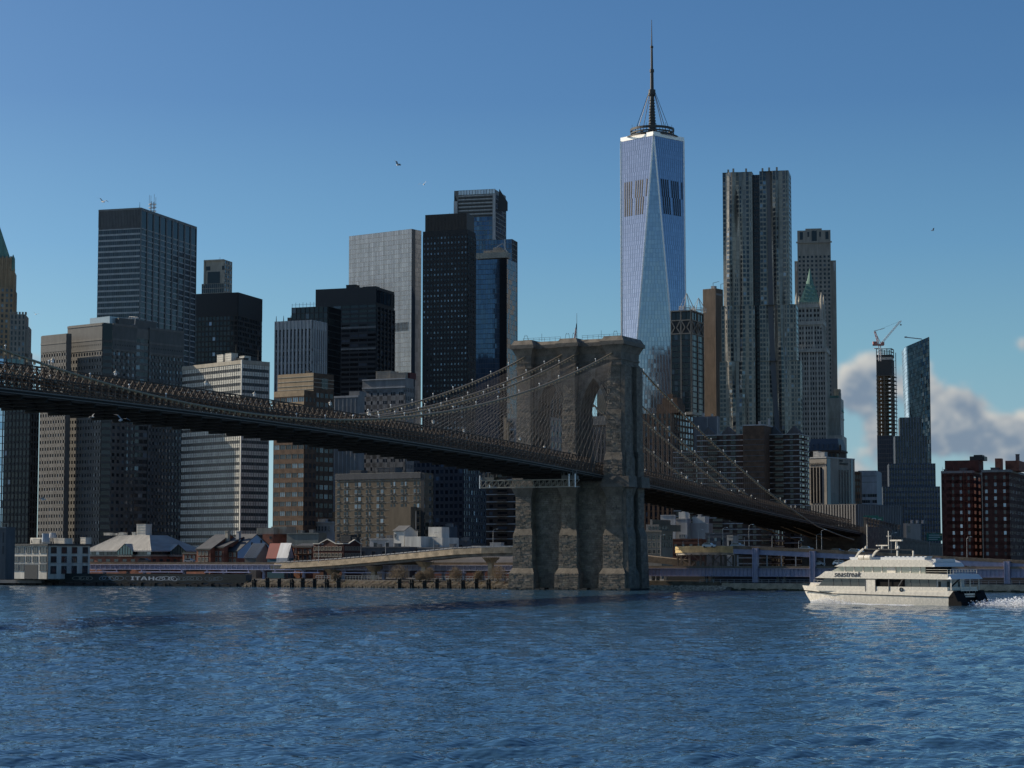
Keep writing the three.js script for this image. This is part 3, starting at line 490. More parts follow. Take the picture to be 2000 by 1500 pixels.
// ---------- grey granite block with chamfered corner ----------
{
  const B = bld({ name: 'granite_office_block', label: 'broad grey granite office block with a dark glass corner, left of the sunlit white block', cat: 'building', px: [134, 210, 358], top: 629, D: 1055, th: 38, wm: M.granite, open: 1 });
  const W = B.W, d = B.d, H = B.H, c = 3.2; // chamfer
  const k = B.mb('wall', M.granite); k.box(-W, -c, 0, H, -d, 0); k.box(-c - .01, 0, 0, H - 1.5, -d, -c);
  const nz = .7071, cg = B.mb('corner_glass', M.gBlack); for (let j = 0; j < 34; j++) { const y = j * 3.45 + 2, v = .8 + B.rnd() * 1.2; if (y > H - 12) break; cg.quad([-c, y, .1], [.1, y, -c], [.1, y + 2.1, -c], [-c, y + 2.1, .1], [v, v, v]); k.quad([-c, y + 2.1, .2], [.2, y + 2.1, -c], [.2, y + 3.45, -c], [-c, y + 3.45, .2], [.5, .5, .5]); }
  cg.quad([-c, H - 12, .12], [.12, H - 12, -c], [.12, H - .5, -c], [-c, H - .5, .12], [.6, .6, .6]);
  const yw = H - 14; const bw = { fh: 3.45, pw: .42, sh: .52, pr: .5, ps: .5, gm: M.gDark, pal: (r, i, j) => { const v = r() < .4 ? 2.2 + r() * 3 : .6 + r(); return [v, v, v]; } };
  grid(B, 'L', { ...bw, u1: W - c - .1, y1: yw, bay: 2.05 });
  const r1 = B.uOf('R', 266), r2 = B.uOf('R', 291);
  grid(B, 'R', { ...bw, u0: c, u1: r1, y1: yw, bay: 3.0 }); grid(B, 'R', { ...bw, u0: r2, y1: yw, bay: 2.5 });
  grid(B, 'R', { u0: r1, u1: r2, y1: yw + 8, fh: 3.45, nb: 3, pw: .06, sh: .4, pr: .1, ps: .15, gm: M.gBlack, sm: M.graniteD });
  for (const [f, a, b] of [['L', 0, W - c - .1], ['R', c, r1], ['R', r2, d]]) { B.box('attic_wall', M.graniteD, f, a, b, yw, H - .5, 0, .6); B.box('attic_band', M.granite, f, a, b, yw + 5, yw + 6, .6, .75); B.box('attic_band', M.granite, f, a, b, H - 1.4, H - .3, .6, .8); B.box('attic_band', M.granite, f, a, b, yw - .2, yw + .6, .6, .7); for (let u = a + 1.5; u < b - 1.5; u += 1.6) B.box('attic_vent', M.black, f, u, u + .7, yw + 2.4, yw + 3.2, .6, .64, null, 'stuff'); }
  B.box('base_pier', M.granite, 'L', 0, W - c, 0, 1, 0, .6); B.done();
  const A = bld({ name: 'side_wing', par: B, px: [82, 131.5, 140], top: 651, D: 1061, th: 38, wm: M.granite });
  grid(A, 'L', { ...bw, y1: A.H - 9, bay: 2.05 }); A.box('attic_wall', M.graniteD, 'L', 0, A.W, A.H - 9, A.H - .3, 0, .6); A.box('attic_band', M.granite, 'L', 0, A.W, A.H - 5, A.H - 4.2, .6, .75); A.done();
  const s1 = new MB(); for (let q = 0; q < 4; q++) s1.box(-W - 5 + q * 1.6, -W + 2, H - 9 + q * 2.2, H - 6.8 + q * 2.2, -16, -4); s1.build('stepped_parapet', M.graniteD, B.g);
  const ph = new MB(); ph.box(-W + 12, -3, H, H + 3.6, -14, -4); ph.build('penthouse', mat('penthouse_glass', [.25, .3, .33], .3, .3), B.g); const ph2 = new MB(); ph2.box(-12, -.5, H - 1.5, H + 3.0, -34, -8); ph2.build('roof_block', M.graniteD, B.g);
  for (const [x, z, w] of [[-W - 9, -8, 3.6], [-2.2, -16, 7]]) { const r = new MB(), y = H + (w > 5 ? 0 : -5.5); r.path([[x, y, z], [x + .6, y + 4.4, z], [x + w, y + 3.6, z + 1.5], [x + w - .5, y - .4, z + 1.5], [x, y, z]], .22, .22); r.path([[x, y, z - 1.5], [x + .6, y + 4.4, z - 1.5], [x + w, y + 3.6, z]], .15, .15); r.build('window_washing_rig', M.greyL, B.g); }
}
// ---------- black tower, pale-topped tower behind ----------
{
  const P = bld({ name: 'pale_crowned_tower', label: 'slim beige tower with a dark square opening, rising behind the black tower', cat: 'skyscraper', px: [399, 438, 453], top: 507, D: 1800, th: 17, wm: M.beige });
  const u = p => P.uOf('L', p); P.box('dark_opening', M.gBlack, 'L', u(406), u(430), P.yOf(553), P.yOf(530), 0, .2); P.box('dark_opening', M.gBlack, 'L', u(403), u(411), P.yOf(527), P.yOf(519), 0, .15); P.box('dark_opening', M.gBlack, 'L', u(434), u(438), P.yOf(527), P.yOf(519), 0, .15);
  grid(P, 'R', { fh: 4, nb: 3, pw: .35, sh: .4, gm: M.gDark, pal: pal.pale }); P.box('frame_edge', M.beige, 'L', u(399), u(401), P.yOf(556), P.H, 0, 1); P.box('frame_edge', M.beige, 'L', u(399), u(438), P.H - 1, P.H + .3, 0, 1);
  grid(P, 'L', { y0: P.yOf(600), y1: P.yOf(553), u0: -2, fh: 4, bay: 2, pw: .1, sh: .12, wm: M.alu, gm: M.gSilver, pal: pal.even }); mast(P, -6, -4, 3); P.done();
  const B = bld({ name: 'black_tower', label: 'matt black rectangular tower below the slim beige tower', cat: 'skyscraper', px: [380, 465, 512], top: 571, D: 1618, th: 17, wm: M.blackB });
  const o = { fh: 4.0, bay: 3.1, pw: .28, sh: .3, pr: .2, ps: .28, gm: M.gBlack, pal: (r, i, j) => { const v = r() < .012 ? 22 : .5 + r() * 1.4; return [v, v, v]; } };
  grid(B, 'L', { ...o, y1: B.H - 18 }); grid(B, 'R', { ...o, y1: B.H - 18, pal: r => { const v = r() < .25 ? 3 + r() * 3 : .6 + r(); return [v, v, v * .95]; } }); B.box('attic_wall', M.black, 'L', 0, B.W, B.H - 18, B.H, 0, .4); B.box('attic_wall', M.black, 'R', 0, B.d, B.H - 18, B.H, 0, .4); B.done();
}
// ---------- sunlit white-banded block ----------
{
  const B = bld({ name: 'white_banded_block', label: 'glass office block with sunlit white bands, its right side in shade', cat: 'building', px: [357, 473, 526], top: 703, D: 1020, th: 46, wm: M.black });
  const nf = Math.round((B.H - 2) / 3.62), fh = (B.H - 2) / nf;
  for (const f of ['L', 'R']) {
    const L = B.len(f), n = Math.round(L / 1.55), bw = L / n;
    for (let j = 0; j < nf; j++) {
      const y = j * fh; B.box('ledge', M.white, f, 0, L, y + fh * .44, y + fh * .48, .0, .18, null, 'stuff'); B.box('ledge', M.white, f, 0, L, y + fh * .95, y + fh, .0, .18, null, 'stuff');
      for (let i = 0; i < n; i++) { const a = i * bw + .1, b = (i + 1) * bw - .1, v = .85 + B.rnd() * .25; for (const [c, e] of [[.5, .7], [.73, .93]]) B.box('white_panel', M.white, f, a, b, y + fh * c, y + fh * e, .0, .12, [v, v, v * .97], 'stuff'); const g = .6 + B.rnd() * (B.rnd() < .12 ? 3 : .7); B.mb('window_pane', M.gMatte, 'stuff').quad(B.pt(f, a, y + .05, .03), B.pt(f, b, y + .05, .03), B.pt(f, b, y + fh * .43, .03), B.pt(f, a, y + fh * .43, .03), [g, g, g]); }
    }
    for (let i = 0; i <= n; i += 1) B.box('mullion', M.aluD, f, Math.max(0, i * bw - .05), Math.min(L, i * bw + .05), 0, B.H - 2, 0, .26, null, 'stuff');
    B.box('parapet', M.beige, f, 0, L, B.H - 1.9, B.H, 0, .4);
  }
  B.box('corner_post', M.white, 'L', B.W - .4, B.W + .3, 0, B.H, 0, .5); B.box('corner_post', M.aluD, 'R', B.d - .4, B.d, 0, B.H, 0, .5);
  roofUnits(B, [[-24, -6, 5, 4, 4.4], [-17, -6, 5, 4, 4.6], [-7, -7, 4, 4, 2.6]], M.offwhite); roofUnits(B, [[-17, -11, 22, 7, 2.6], [-4, -3.5, 5, 3, 1.2]], M.black); mast(B, -12, -5, 9, .15); mast(B, -3, -12, 6, .15); B.done();
}
// ---------- piered tower group ----------
{
  const G = bld({ name: 'shaded_glass_tower', label: 'dark glass tower with a rippled bright side, behind the white-piered tower', cat: 'skyscraper', px: [570, 640, 665], top: 598, D: 1290, th: 20, wm: M.black });
  grid(G, 'L', { bay: 3.2, fh: 3.8, pw: .12, sh: .15, gm: M.gBlack, pal: pal.dark }); grid(G, 'R', { bay: 1.8, fh: 3.8, pw: .08, sh: .1, gm: M.gSilver, wm: M.aluD, jit: .09, pal: r => { const v = .35 + r() * .6; return [v, v * .96, v * .9]; } });
  const k = new MB(); for (let x = -G.W; x < 0; x += 2.5) k.beam([x, G.H, -.5], [x, G.H + 2.4 + G.rnd(), -.5], .15, .15); k.beam([-G.W, G.H + 1.8, -.5], [0, G.H + 1.8, -.5], .12, .12); k.box(-G.W - 3.5, -G.W, 0, G.H - 6, -18, -1); k.build('roof_rail', M_dark, G.g); G.done();
  const B = bld({ name: 'white_piered_tower', label: 'tower with pale vertical piers and deep black window slots', cat: 'skyscraper', px: [538, 610, 636], top: 625, D: 1200, th: 22, wm: M.black });
  for (const f of ['L', 'R']) { const L = B.len(f), n = f === 'L' ? 10 : 6, bw = L / n; for (let i = 0; i <= n; i++) { const u = i * bw; B.box('pier', M.greyL, f, Math.max(0, u - .55), Math.min(L, u + .55), 0, B.H, 0, 1.1, null, 'stuff'); } for (let j = 0; j < 40; j++) { const y = 2 + j * 3.7; if (y > B.H - 8) break; const solid = (j > 24 && (j - 24) % 9 < 8) || j > 33 ? 0 : 1; if (solid || j % 9 === 7) B.box('spandrel', M.grey, f, 0, L, y, y + 1.5, 0, .8, null, 'stuff'); else B.box('spandrel', M.aluD, f, 0, L, y, y + .9, 0, .3, null, 'stuff'); } grid(B, f, { y1: B.H - 6, nb: n * 2, fh: 3.7, pw: .2, sh: .2, pr: .1, ps: .05, gm: M.gBlack, wm: M.black, pal: pal.dark }); B.box('parapet', M.greyL, f, 0, L, B.H - 5, B.H, 0, .7); }
  for (let x = -B.W; x <= 0; x += B.W / 5) mast(B, x, -1, 3.4, .3); B.done();
}
// ---------- brown banded setback block ----------
{
  const B = bld({ name: 'brown_setback_block', label: 'brown block with sunlit tan top and shaded brown lower floors, both put in as colour', cat: 'building', px: [543, 613, 652], top: 728, D: 980, th: 34, wm: M.brown });
  B.box('blank_wall', M.tan, 'L', 0, B.W, B.yOf(765), B.H, 0, .25); for (const t of [735, 744, 753, 760]) B.box('stone_course', M.beige, 'L', 0, B.W, B.yOf(t), B.yOf(t) + .3, .25, .4);  // tan only on this top: its sunlight is put into the colour
  const uA = p => B.uOf('R', p); grid(B, 'R', { u0: uA(615), u1: B.d, fh: 4.4, nb: 4, pw: .3, sh: .5, pr: .15, ps: .2, gm: M.gDark, mul: 3, mm: M.greyD, y1: B.yOf(762), pal: pal.blinds }); B.box('dark_recess', M.gBlack, 'R', uA(628), uA(640), B.yOf(758), B.yOf(737), 0, .15);
  for (const t of [740, 747, 756]) B.box('stone_course', M.brownD, 'R', 0, B.d, B.yOf(t), B.yOf(t) + .3, 0, .2); roofUnits(B, [[-8, -6, 2, 2, 1.5]], M.greyD); B.done();
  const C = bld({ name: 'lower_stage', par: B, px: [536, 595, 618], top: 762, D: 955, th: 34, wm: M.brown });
  grid(C, 'L', { y1: C.H - 2, fh: 4.4, nb: 5, pw: .14, sh: .52, pr: .2, ps: .3, sm: M.brown, pm: M.brown, gm: M.gDark, mul: 3, mm: M.greyD, pal: pal.blinds }); C.box('parapet', M.tan, 'L', 0, C.W, C.H - 2.6, C.H, 0, .4); for (const t of [1, 2]) C.box('sunlit_tan_band', M.tan, 'L', 0, C.W, C.H - 2 - t * 4.4 - 1.1, C.H - 2 - t * 4.4 + 1.1, .3, .42);  // brown floors hold the shade in their colour, tan bands the sun above
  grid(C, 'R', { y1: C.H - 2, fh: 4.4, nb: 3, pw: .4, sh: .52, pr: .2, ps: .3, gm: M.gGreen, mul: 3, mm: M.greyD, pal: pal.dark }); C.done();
}
// ---------- black grid tower, silver glass tower ----------
{
  const S = bld({ name: 'silver_glass_tower', label: 'flat silver glass tower with a pale blue right edge', cat: 'skyscraper', px: [682, 804, 823], top: 447, D: 1820, th: 36, wm: M.aluD });
  grid(S, 'L', { fh: 4.2, bay: 1.9, pw: .08, sh: .07, pr: .07, ps: .08, gm: M.gSilver, wm: M.grey, jit: .014, pal: (r, i) => { const v = .68 + .12 * Math.sin(i * 1.7) * Math.sin(i * .37) + r() * .16; return [v, v * .985, v * .97]; } });
  grid(S, 'R', { fh: 4.2, bay: 2.4, pw: .06, sh: .06, pr: .07, ps: .08, gm: M.gMirror, wm: M.aluD, jit: .006, pal: pal.even });
  const u0 = S.uOf('L', 771), u1 = S.uOf('L', 797); for (let i = 0; i < 11; i++) { const u = lerp(u0, u1, i / 10); S.box('louver', M.black, 'L', u, u + .5, S.yOf(645), S.yOf(628), 0, .25, null, 'stuff'); }
  S.box('corner_slot', M.gNavy, 'R', S.uOf('R', 805), S.uOf('R', 811), 0, S.H, .05, .3); mast(S, -20, -8, 2); S.done();
  const B = bld({ name: 'black_grid_tower', label: 'broad black steel tower with a bright gridded right side, before the silver glass tower', cat: 'skyscraper', px: [617, 735, 770], top: 560, D: 1736, th: 20, wm: M.black });
  grid(B, 'L', { y1: B.H - 14, fh: 4.1, bay: 8, pw: .08, sh: .45, pr: .25, ps: .4, gm: M.gBlack, pal: pal.dark, sc: [1.3, 1.3, 1.3] }); B.box('attic_wall', M.black, 'L', 0, B.W, B.H - 14, B.H, 0, .5);
  for (const t of [640, 682]) B.box('louver_band', M.aluD, 'L', 0, B.W, B.yOf(t), B.yOf(t) + 1.6, .4, .5, null, 'stuff');
  grid(B, 'R', { y1: B.H - 16, fh: 4.1, nb: 5, pw: .2, sh: .42, pr: 1.0, ps: .5, sm: M.greyL, pm: M.black, gm: M.gBlack, pal: pal.dark }); grid(B, 'R', { y0: B.H - 14, y1: B.H - 2, nf: 1, nb: 5, pw: .06, sh: .1, gm: M.gSilver, pal: r => [.5, .55, .56] });
  roofUnits(B, [[-28, -14, 9, 8, 4], [-10, -12, 12, 8, 1.5]], M.black); B.done();
}
// ---------- stone block in front ----------
{
  const B = bld({ name: 'old_stone_block', label: 'pale grey stone block with few windows, in front of the black grid tower', cat: 'building', px: [708, 792, 808], top: 738, D: 1080, th: 26, wm: M.grey });
  grid(B, 'L', { u0: B.uOf('L', 745), y1: B.H - 6, fh: 4.4, nb: 3, pw: .45, sh: .6, pr: .12, ps: .12, gm: M.gDark, mul: 3, mm: M.greyL, pal: pal.dark }); grid(B, 'L', { u1: B.uOf('L', 745), y1: B.H - 6, fh: 4.4, nb: 3, pw: .74, sh: .56, pr: .12, ps: .12, gm: M.gDark, pal: pal.dark }); grid(B, 'R', { y1: B.H - 4, fh: 4.4, nb: 5, pw: .5, sh: .5, gm: M.gBlack });
  B.box('cornice', M.greyL, 'L', 0, B.W, B.H - 5, B.H - 4.4, 0, .5); B.box('cornice', M.grey, 'L', 0, B.W, B.H - .6, B.H, 0, .5); roofUnits(B, [[-15, -7, 9, 8, 4.2], [-6, -5, 10, 6, 3]], M.lime); roofUnits(B, [[-2, -8, 4, 7, 3]], mat('oxide_red', [.08, .02, .02], .8)); const t = new MB(); t.cyl([-18, B.H, -5], [-18, B.H + 2.2, -5], 1.3, 1.3, 10); t.cyl([-18, B.H + 2.2, -5], [-18, B.H + 3.2, -5], 1.4, .1, 10); t.build('water_tank', M.brownD, B.g); B.done();
  const C = bld({ name: 'concrete_block', label: 'plain light concrete block beside the old stone block', cat: 'building', px: [652, 700, 712], top: 772, D: 1040, th: 26, wm: M.grey }); for (let i = 0; i < 6; i++) C.box('rib', M.greyL, 'L', i * C.W / 6 + .5, i * C.W / 6 + .8, 0, C.H - 1.5, 0, .2, null, 'stuff'); C.box('parapet', M.greyL, 'L', 0, C.W, C.H - 1, C.H, 0, .3); const st = new MB(); st.box(-6, 0, C.H, C.H + 2.2, -8, -1); st.build('roof_block', M.grey, C.g); C.done();
}
// ---------- arch-windowed tower, tall glass tower behind, blue glass tower ----------
{
  const T = bld({ name: 'tall_braced_glass_tower', label: 'tallest glass tower left of the bridge tower, with blade corners and louvered top', cat: 'skyscraper', px: [887, 966, 988], top: 369, D: 1815, th: 15, wm: M.aluD });
  const u = p => T.uOf('L', p); grid(T, 'L', { y1: T.yOf(422), fh: 4.1, bay: 2.4, pw: .07, sh: .1, pr: .08, gm: M.gNavy, wm: M.aluD, jit: .03, pal: r => { const v = r() < .08 ? 2.5 : 1.2 + r() * .8; return [v, v, v]; } });
  for (let j = 0; j < 12; j++) T.box(j % 2 ? 'pale_louver' : 'louver', j % 2 ? M.greyL : M.black, 'L', u(896), u(963), T.yOf(421 - j * 3.6), T.yOf(419.2 - j * 3.6), 0, .7, null, 'stuff');
  grid(T, 'L', { y0: T.yOf(378), u0: u(895), u1: u(967), nf: 1, bay: 2.6, pw: .1, sh: .06, gm: M.gSilver, wm: M.alu, gn: 'crown_glass', pal: r => { const v = 1.3 + r() * .3; return [v, v, v]; } }); T.box('corner_column', M.greyL, 'L', u(963), u(968), 0, T.yOf(379), 0, 1.6); T.box('corner_column', M.greyD, 'L', u(887), u(894), 0, T.yOf(390), 0, 1.2);
  grid(T, 'R', { fh: 4.1, bay: 3.4, pw: .1, sh: .2, gm: M.gDark, wm: M.aluD, y1: T.H - 4 });
  for (const [x, a] of [[-T.W, 1], [2.5, 0]]) { const k = new MB(); k.prism(a ? [[0, -20], [4, -20], [4, -12], [0, -1]] : [[0, -20], [9, -20], [9, -12], [1.5, 0]], -1, 0); const o = k.build('corner_blade', M.black, T.g); o.position.set(x, T.H, a ? 0 : -1); }
  const sh = bld({ name: 'shoulder', par: T, px: [930, 1000, 1010], top: 467, D: 1790, th: 15, wm: M.aluD }); grid(sh, 'L', { fh: 4.1, bay: 2.6, pw: .08, sh: .1, gm: M.gNavy, wm: M.aluD, jit: .02, pal: r => { const v = 1.3 + r() * .8; return [v, v, v]; } }); grid(sh, 'R', { fh: 4.1, bay: 2.6, pw: .08, sh: .14, gm: M.gDark, wm: M.alu }); sh.box('corner_column', M.greyL, 'L', sh.uOf('L', 985), sh.uOf('L', 988), 0, sh.H, 0, 1); sh.done();
  const br = new MB(); for (const [a, b] of [[[960, 470], [975, 505]], [[968, 466], [985, 510]]]) { const A = u(a[0]) - T.W, C = u(b[0]) - T.W; br.beam([A, T.yOf(a[1]), 2.4], [C, T.yOf(b[1]), 2.4], 1.2, 1.2); } br.build('diagonal_brace', M.greyL, T.g); T.done();
  const N = bld({ name: 'blue_glass_tower', label: 'dark blue glass tower with a tan roof band, touching the arch-windowed tower', cat: 'skyscraper', px: [930, 990, 1009], top: 505, D: 1440, th: 18, wm: M.navy });
  grid(N, 'L', { fh: 3.5, bay: 1.7, pw: .06, sh: .1, pr: .06, ps: .07, gm: M.gNavy, wm: M.navy, jit: .01, pal: (r, i, j, k) => { const v = r() < .005 ? 10 : 1.3 + r() * .5; return [v, v * 1.05, v * 1.1]; } }); grid(N, 'R', { fh: 3.5, bay: 2.4, pw: .05, sh: .06, pr: .06, ps: .07, gm: M.gSky, wm: M.navy, jit: .012, pal: pal.even });
  N.box('dark_notch', M.gBlack, 'L', N.uOf('L', 976), N.W, 0, N.yOf(505), .1, .3); N.box('roof_band', M.beige, 'L', 0, N.W, N.yOf(503), N.yOf(492), -8, .4); const k = new MB(); k.box(-N.W + 4, -3, N.H, N.H + 7, -12, -4); k.box(-12, -6, N.H, N.H + 9, -10, -5); k.build('roof_house', M.lime, N.g); const w = new MB(); w.beam([-10, N.H + 8, -3], [-4, N.H + 11.5, -3], .6, .5); w.beam([-4, N.H + 11.5, -3], [1.5, N.H, -3], .5, .5); w.build('crane_arm', M.greyL, N.g); N.done();
  const A = bld({ name: 'arched_window_tower', label: 'charcoal tower with rows of small arched windows', cat: 'skyscraper', px: [826, 913, 929], top: 448, D: 1360, th: 18, wm: mat('charcoal_concrete', [.026, .026, .028], .8, 0, { map: tK }) });
  grid(A, 'L', { y1: A.H - 3, fh: 3.5, nb: 13, pw: .56, sh: .62, pr: .25, ps: .2, arch: 1, gm: M.gDark, pal: (r, i, j) => { const row = [2, 5, 8, 9, 13, 17, 19].includes(j % 21), v = r() < (row ? .6 : .12) ? 2.5 + r() * 4 : .7 + r() * 1.2; return [v, v, v]; } });
  grid(A, 'R', { y1: A.H - 3, fh: 3.5, nb: 5, pw: .5, sh: .5, pr: .25, ps: .2, gm: M.gSilver, pal: (r, i, j) => { const v = j > 45 ? .15 : r() < .85 ? .75 + r() * .4 : .2; return [v, v, v]; } });
  const cr = new MB(), uu = p => A.uOf('L', p) - A.W; cr.box(uu(830), -.8, A.H, A.yOf(415), -A.d + 1, -1); for (let i = 0; i < 30; i++) { const x = lerp(uu(830), -.8, i / 29); cr.box(x - .12, x + .12, A.H, A.yOf(415), -1, -.7); } cr.build('crown_screen', mat('bronze_screen', [.055, .045, .04], .6, .3), A.g); mast(A, -14, -4, 12.5, .2); A.done();
}
// ---------- mid-ground left of the tower ----------
{
  const B = bld({ name: 'brown_apartment_house', label: 'wide brown apartment block with paired windows, standing below the bridge deck', cat: 'apartment block', px: [655, 822, 846], top: 923, D: 900, th: 29, wm: mat('tan_brown_brick', [.20, .155, .105], .88, 0, { map: tK }) });
  const cols = [[659, 5], [672, 3], [677, 3], [693, 5], [700, 5], [715, 3], [721, 3], [736, 5], [744, 5], [763, 3], [769, 3], [783, 5], [791, 3], [808, 4], [815, 4]], nf = 14, fh = B.H / nf;
  for (let j = 0; j < nf; j++) for (const [p, w] of cols) { const a = B.uOf('L', p), b = B.uOf('L', p + w), y = j * fh + 1, v = B.rnd() < .2 ? 3 + B.rnd() * 5 : .6 + B.rnd(); B.mb('window_pane', M.gDark, 'stuff').quad(B.pt('L', a, y, .04), B.pt('L', b, y, .04), B.pt('L', b, y + 1.6, .04), B.pt('L', a, y + 1.6, .04), [v, v, v]); B.box('window_sill', M.beige, 'L', a - .1, b + .1, y - .2, y, 0, .15, null, 'stuff'); B.box('air_conditioner', M.greyD, 'L', a, b, y - .65, y - .25, 0, .2, null, 'stuff'); }
  for (let j = 0; j <= nf; j++) B.box('floor_course', M.beige, 'L', 0, B.W, j * fh + .1, j * fh + .25, 0, .06, null, 'stuff');
  B.box('corner_slot', M.black, 'L', B.uOf('L', 829), B.W, 0, B.H, 0, .1); grid(B, 'R', { fh, nb: 2, pw: .6, sh: .5, pr: .1, ps: .1, gm: M.gDark, wm: B.wm }); B.box('roof_band', M.greyD, 'L', 0, B.W, B.H - 2.4, B.H, 0, .3); const w = new MB(); w.box(-13, -2, 0, B.yOf(990), 0, 5); w.build('low_wing', B.wm, B.g); roofUnits(B, [[-20, -6, 10, 6, 2.6], [-36, -6, 6, 5, 1.6]], M.greyD); for (const x of [-26, -24, -21, -18, -16]) mast(B, x, -3, 4 + B.rnd() * 2, .15); B.done();
  const D = bld({ name: 'navy_tower', label: 'navy office tower in shade behind the brown apartment block', cat: 'skyscraper', px: [760, 905, 952], top: 846, D: 1180, th: 24, wm: M.navy }); grid(D, 'L', { fh: 4, bay: 2.9, pw: .35, sh: .45, gm: M.gNavy, pr: .3, pal: pal.dark }); grid(D, 'R', { fh: 4, bay: 3.2, pw: .45, sh: .4, gm: M.gNavy, pr: .3, pal: pal.dark }); D.done();
  const E = bld({ name: 'black_office_block', label: 'black office block filling the gap under the deck beside the brown setback block', cat: 'building', px: [648, 740, 775], top: 836, D: 1130, th: 22, wm: M.black }); grid(E, 'L', { fh: 3.9, bay: 2.6, pw: .3, sh: .4, gm: M.gDark, pal: r => { const v = r() < .12 ? 4 + r() * 4 : .5 + r(); return [v, v, v]; } }); grid(E, 'R', { fh: 3.9, bay: 2.6, pw: .3, sh: .4, gm: M.gDark, pal: pal.dark }); E.done();
  const BT = bld({ name: 'dark_brown_tower', label: 'dark brown tower filling the left arch of the stone tower', cat: 'skyscraper', px: [1046, 1104, 1120], top: 742, D: 1250, th: 24, wm: M.brownD }); grid(BT, 'L', { fh: 3.6, bay: 2.4, pw: .45, sh: .2, gm: M.gDark, pr: .5 }); grid(BT, 'R', { fh: 3.6, bay: 2.4, pw: .45, sh: .2, gm: M.gDark }); BT.done();
  banded({ name: 'banded_apartment_tower', label: 'dark brick apartment tower with thin white floor bands, left of the stone bridge tower', px: [950, 1020, 1050], top: 892, D: 950, th: 20 }, 16);
  const V = bld({ name: 'grey_market_hall', label: 'grey hall with a stepped front seen through the left arch', cat: 'building', px: [985, 1075, 1112], top: 815, D: 1040, th: 26, wm: M.grey }); grid(V, 'L', { y0: V.H - 22, fh: 5.5, bay: 7, pw: .2, sh: .4, gm: M.gDark, pr: .8, pal: pal.dark }); grid(V, 'R', { y0: V.H - 22, fh: 5.5, bay: 5, pw: .3, sh: .5, gm: M.gDark, pal: pal.dark }); V.box('cornice', M.greyL, 'L', 0, V.W, V.H - 6, V.H - 5.2, 0, 1); const ch = new MB(), x = V.uOf('L', 990) - V.W; ch.box(x - .7, x + .7, V.H - 12, V.H + .5, .9, 2.2); ch.box(x + .9, x + 1.8, V.H - 14, V.H - 2, .9, 2.2); ch.build('brick_chimney', M.tan, V.g); V.done();
}
function banded(o, nf, cols) {
  const B = bld({ cat: 'apartment block', wm: M.brownD, ...o }), fh = o.fh || B.H / nf; nf = Math.floor(B.H / fh);
  for (let j = 0; j <= nf; j++) { const y = B.H - j * fh; for (const f of ['L', 'R']) B.box('floor_band', M.greyL, f, 0, B.len(f) + (f === 'L' ? .3 : 0), y - .42, y, 0, .35, null, 'stuff'); }
  for (const f of ['L', 'R']) { const L = B.len(f); let u = 1.5, k = 0; while (u < L - 3) { const wd = [1.6, 4.6, 1.6, 2.4][k % 4], open = k % 4 === 1; for (let j = 0; j < nf; j++) { const y = B.H - (j + 1) * fh; const v = B.rnd() < .1 ? 2 + B.rnd() * 4 : .5 + B.rnd() * .6; B.mb('window_pane', M.gBlack, 'stuff').quad(B.pt(f, u, y + .5, .04), B.pt(f, u + wd, y + .5, .04), B.pt(f, u + wd, y + 2.0, .04), B.pt(f, u, y + 2.0, .04), [v, v, v]); if (open) { B.box('balcony', M.brownD, f, u - .3, u + wd + .3, y, y + .9, .05, 1.3, null, 'stuff'); } } u += wd + [2.4, 3.2, 2.2, 5][k % 4]; k++; } }
  B.done(); return B;
}
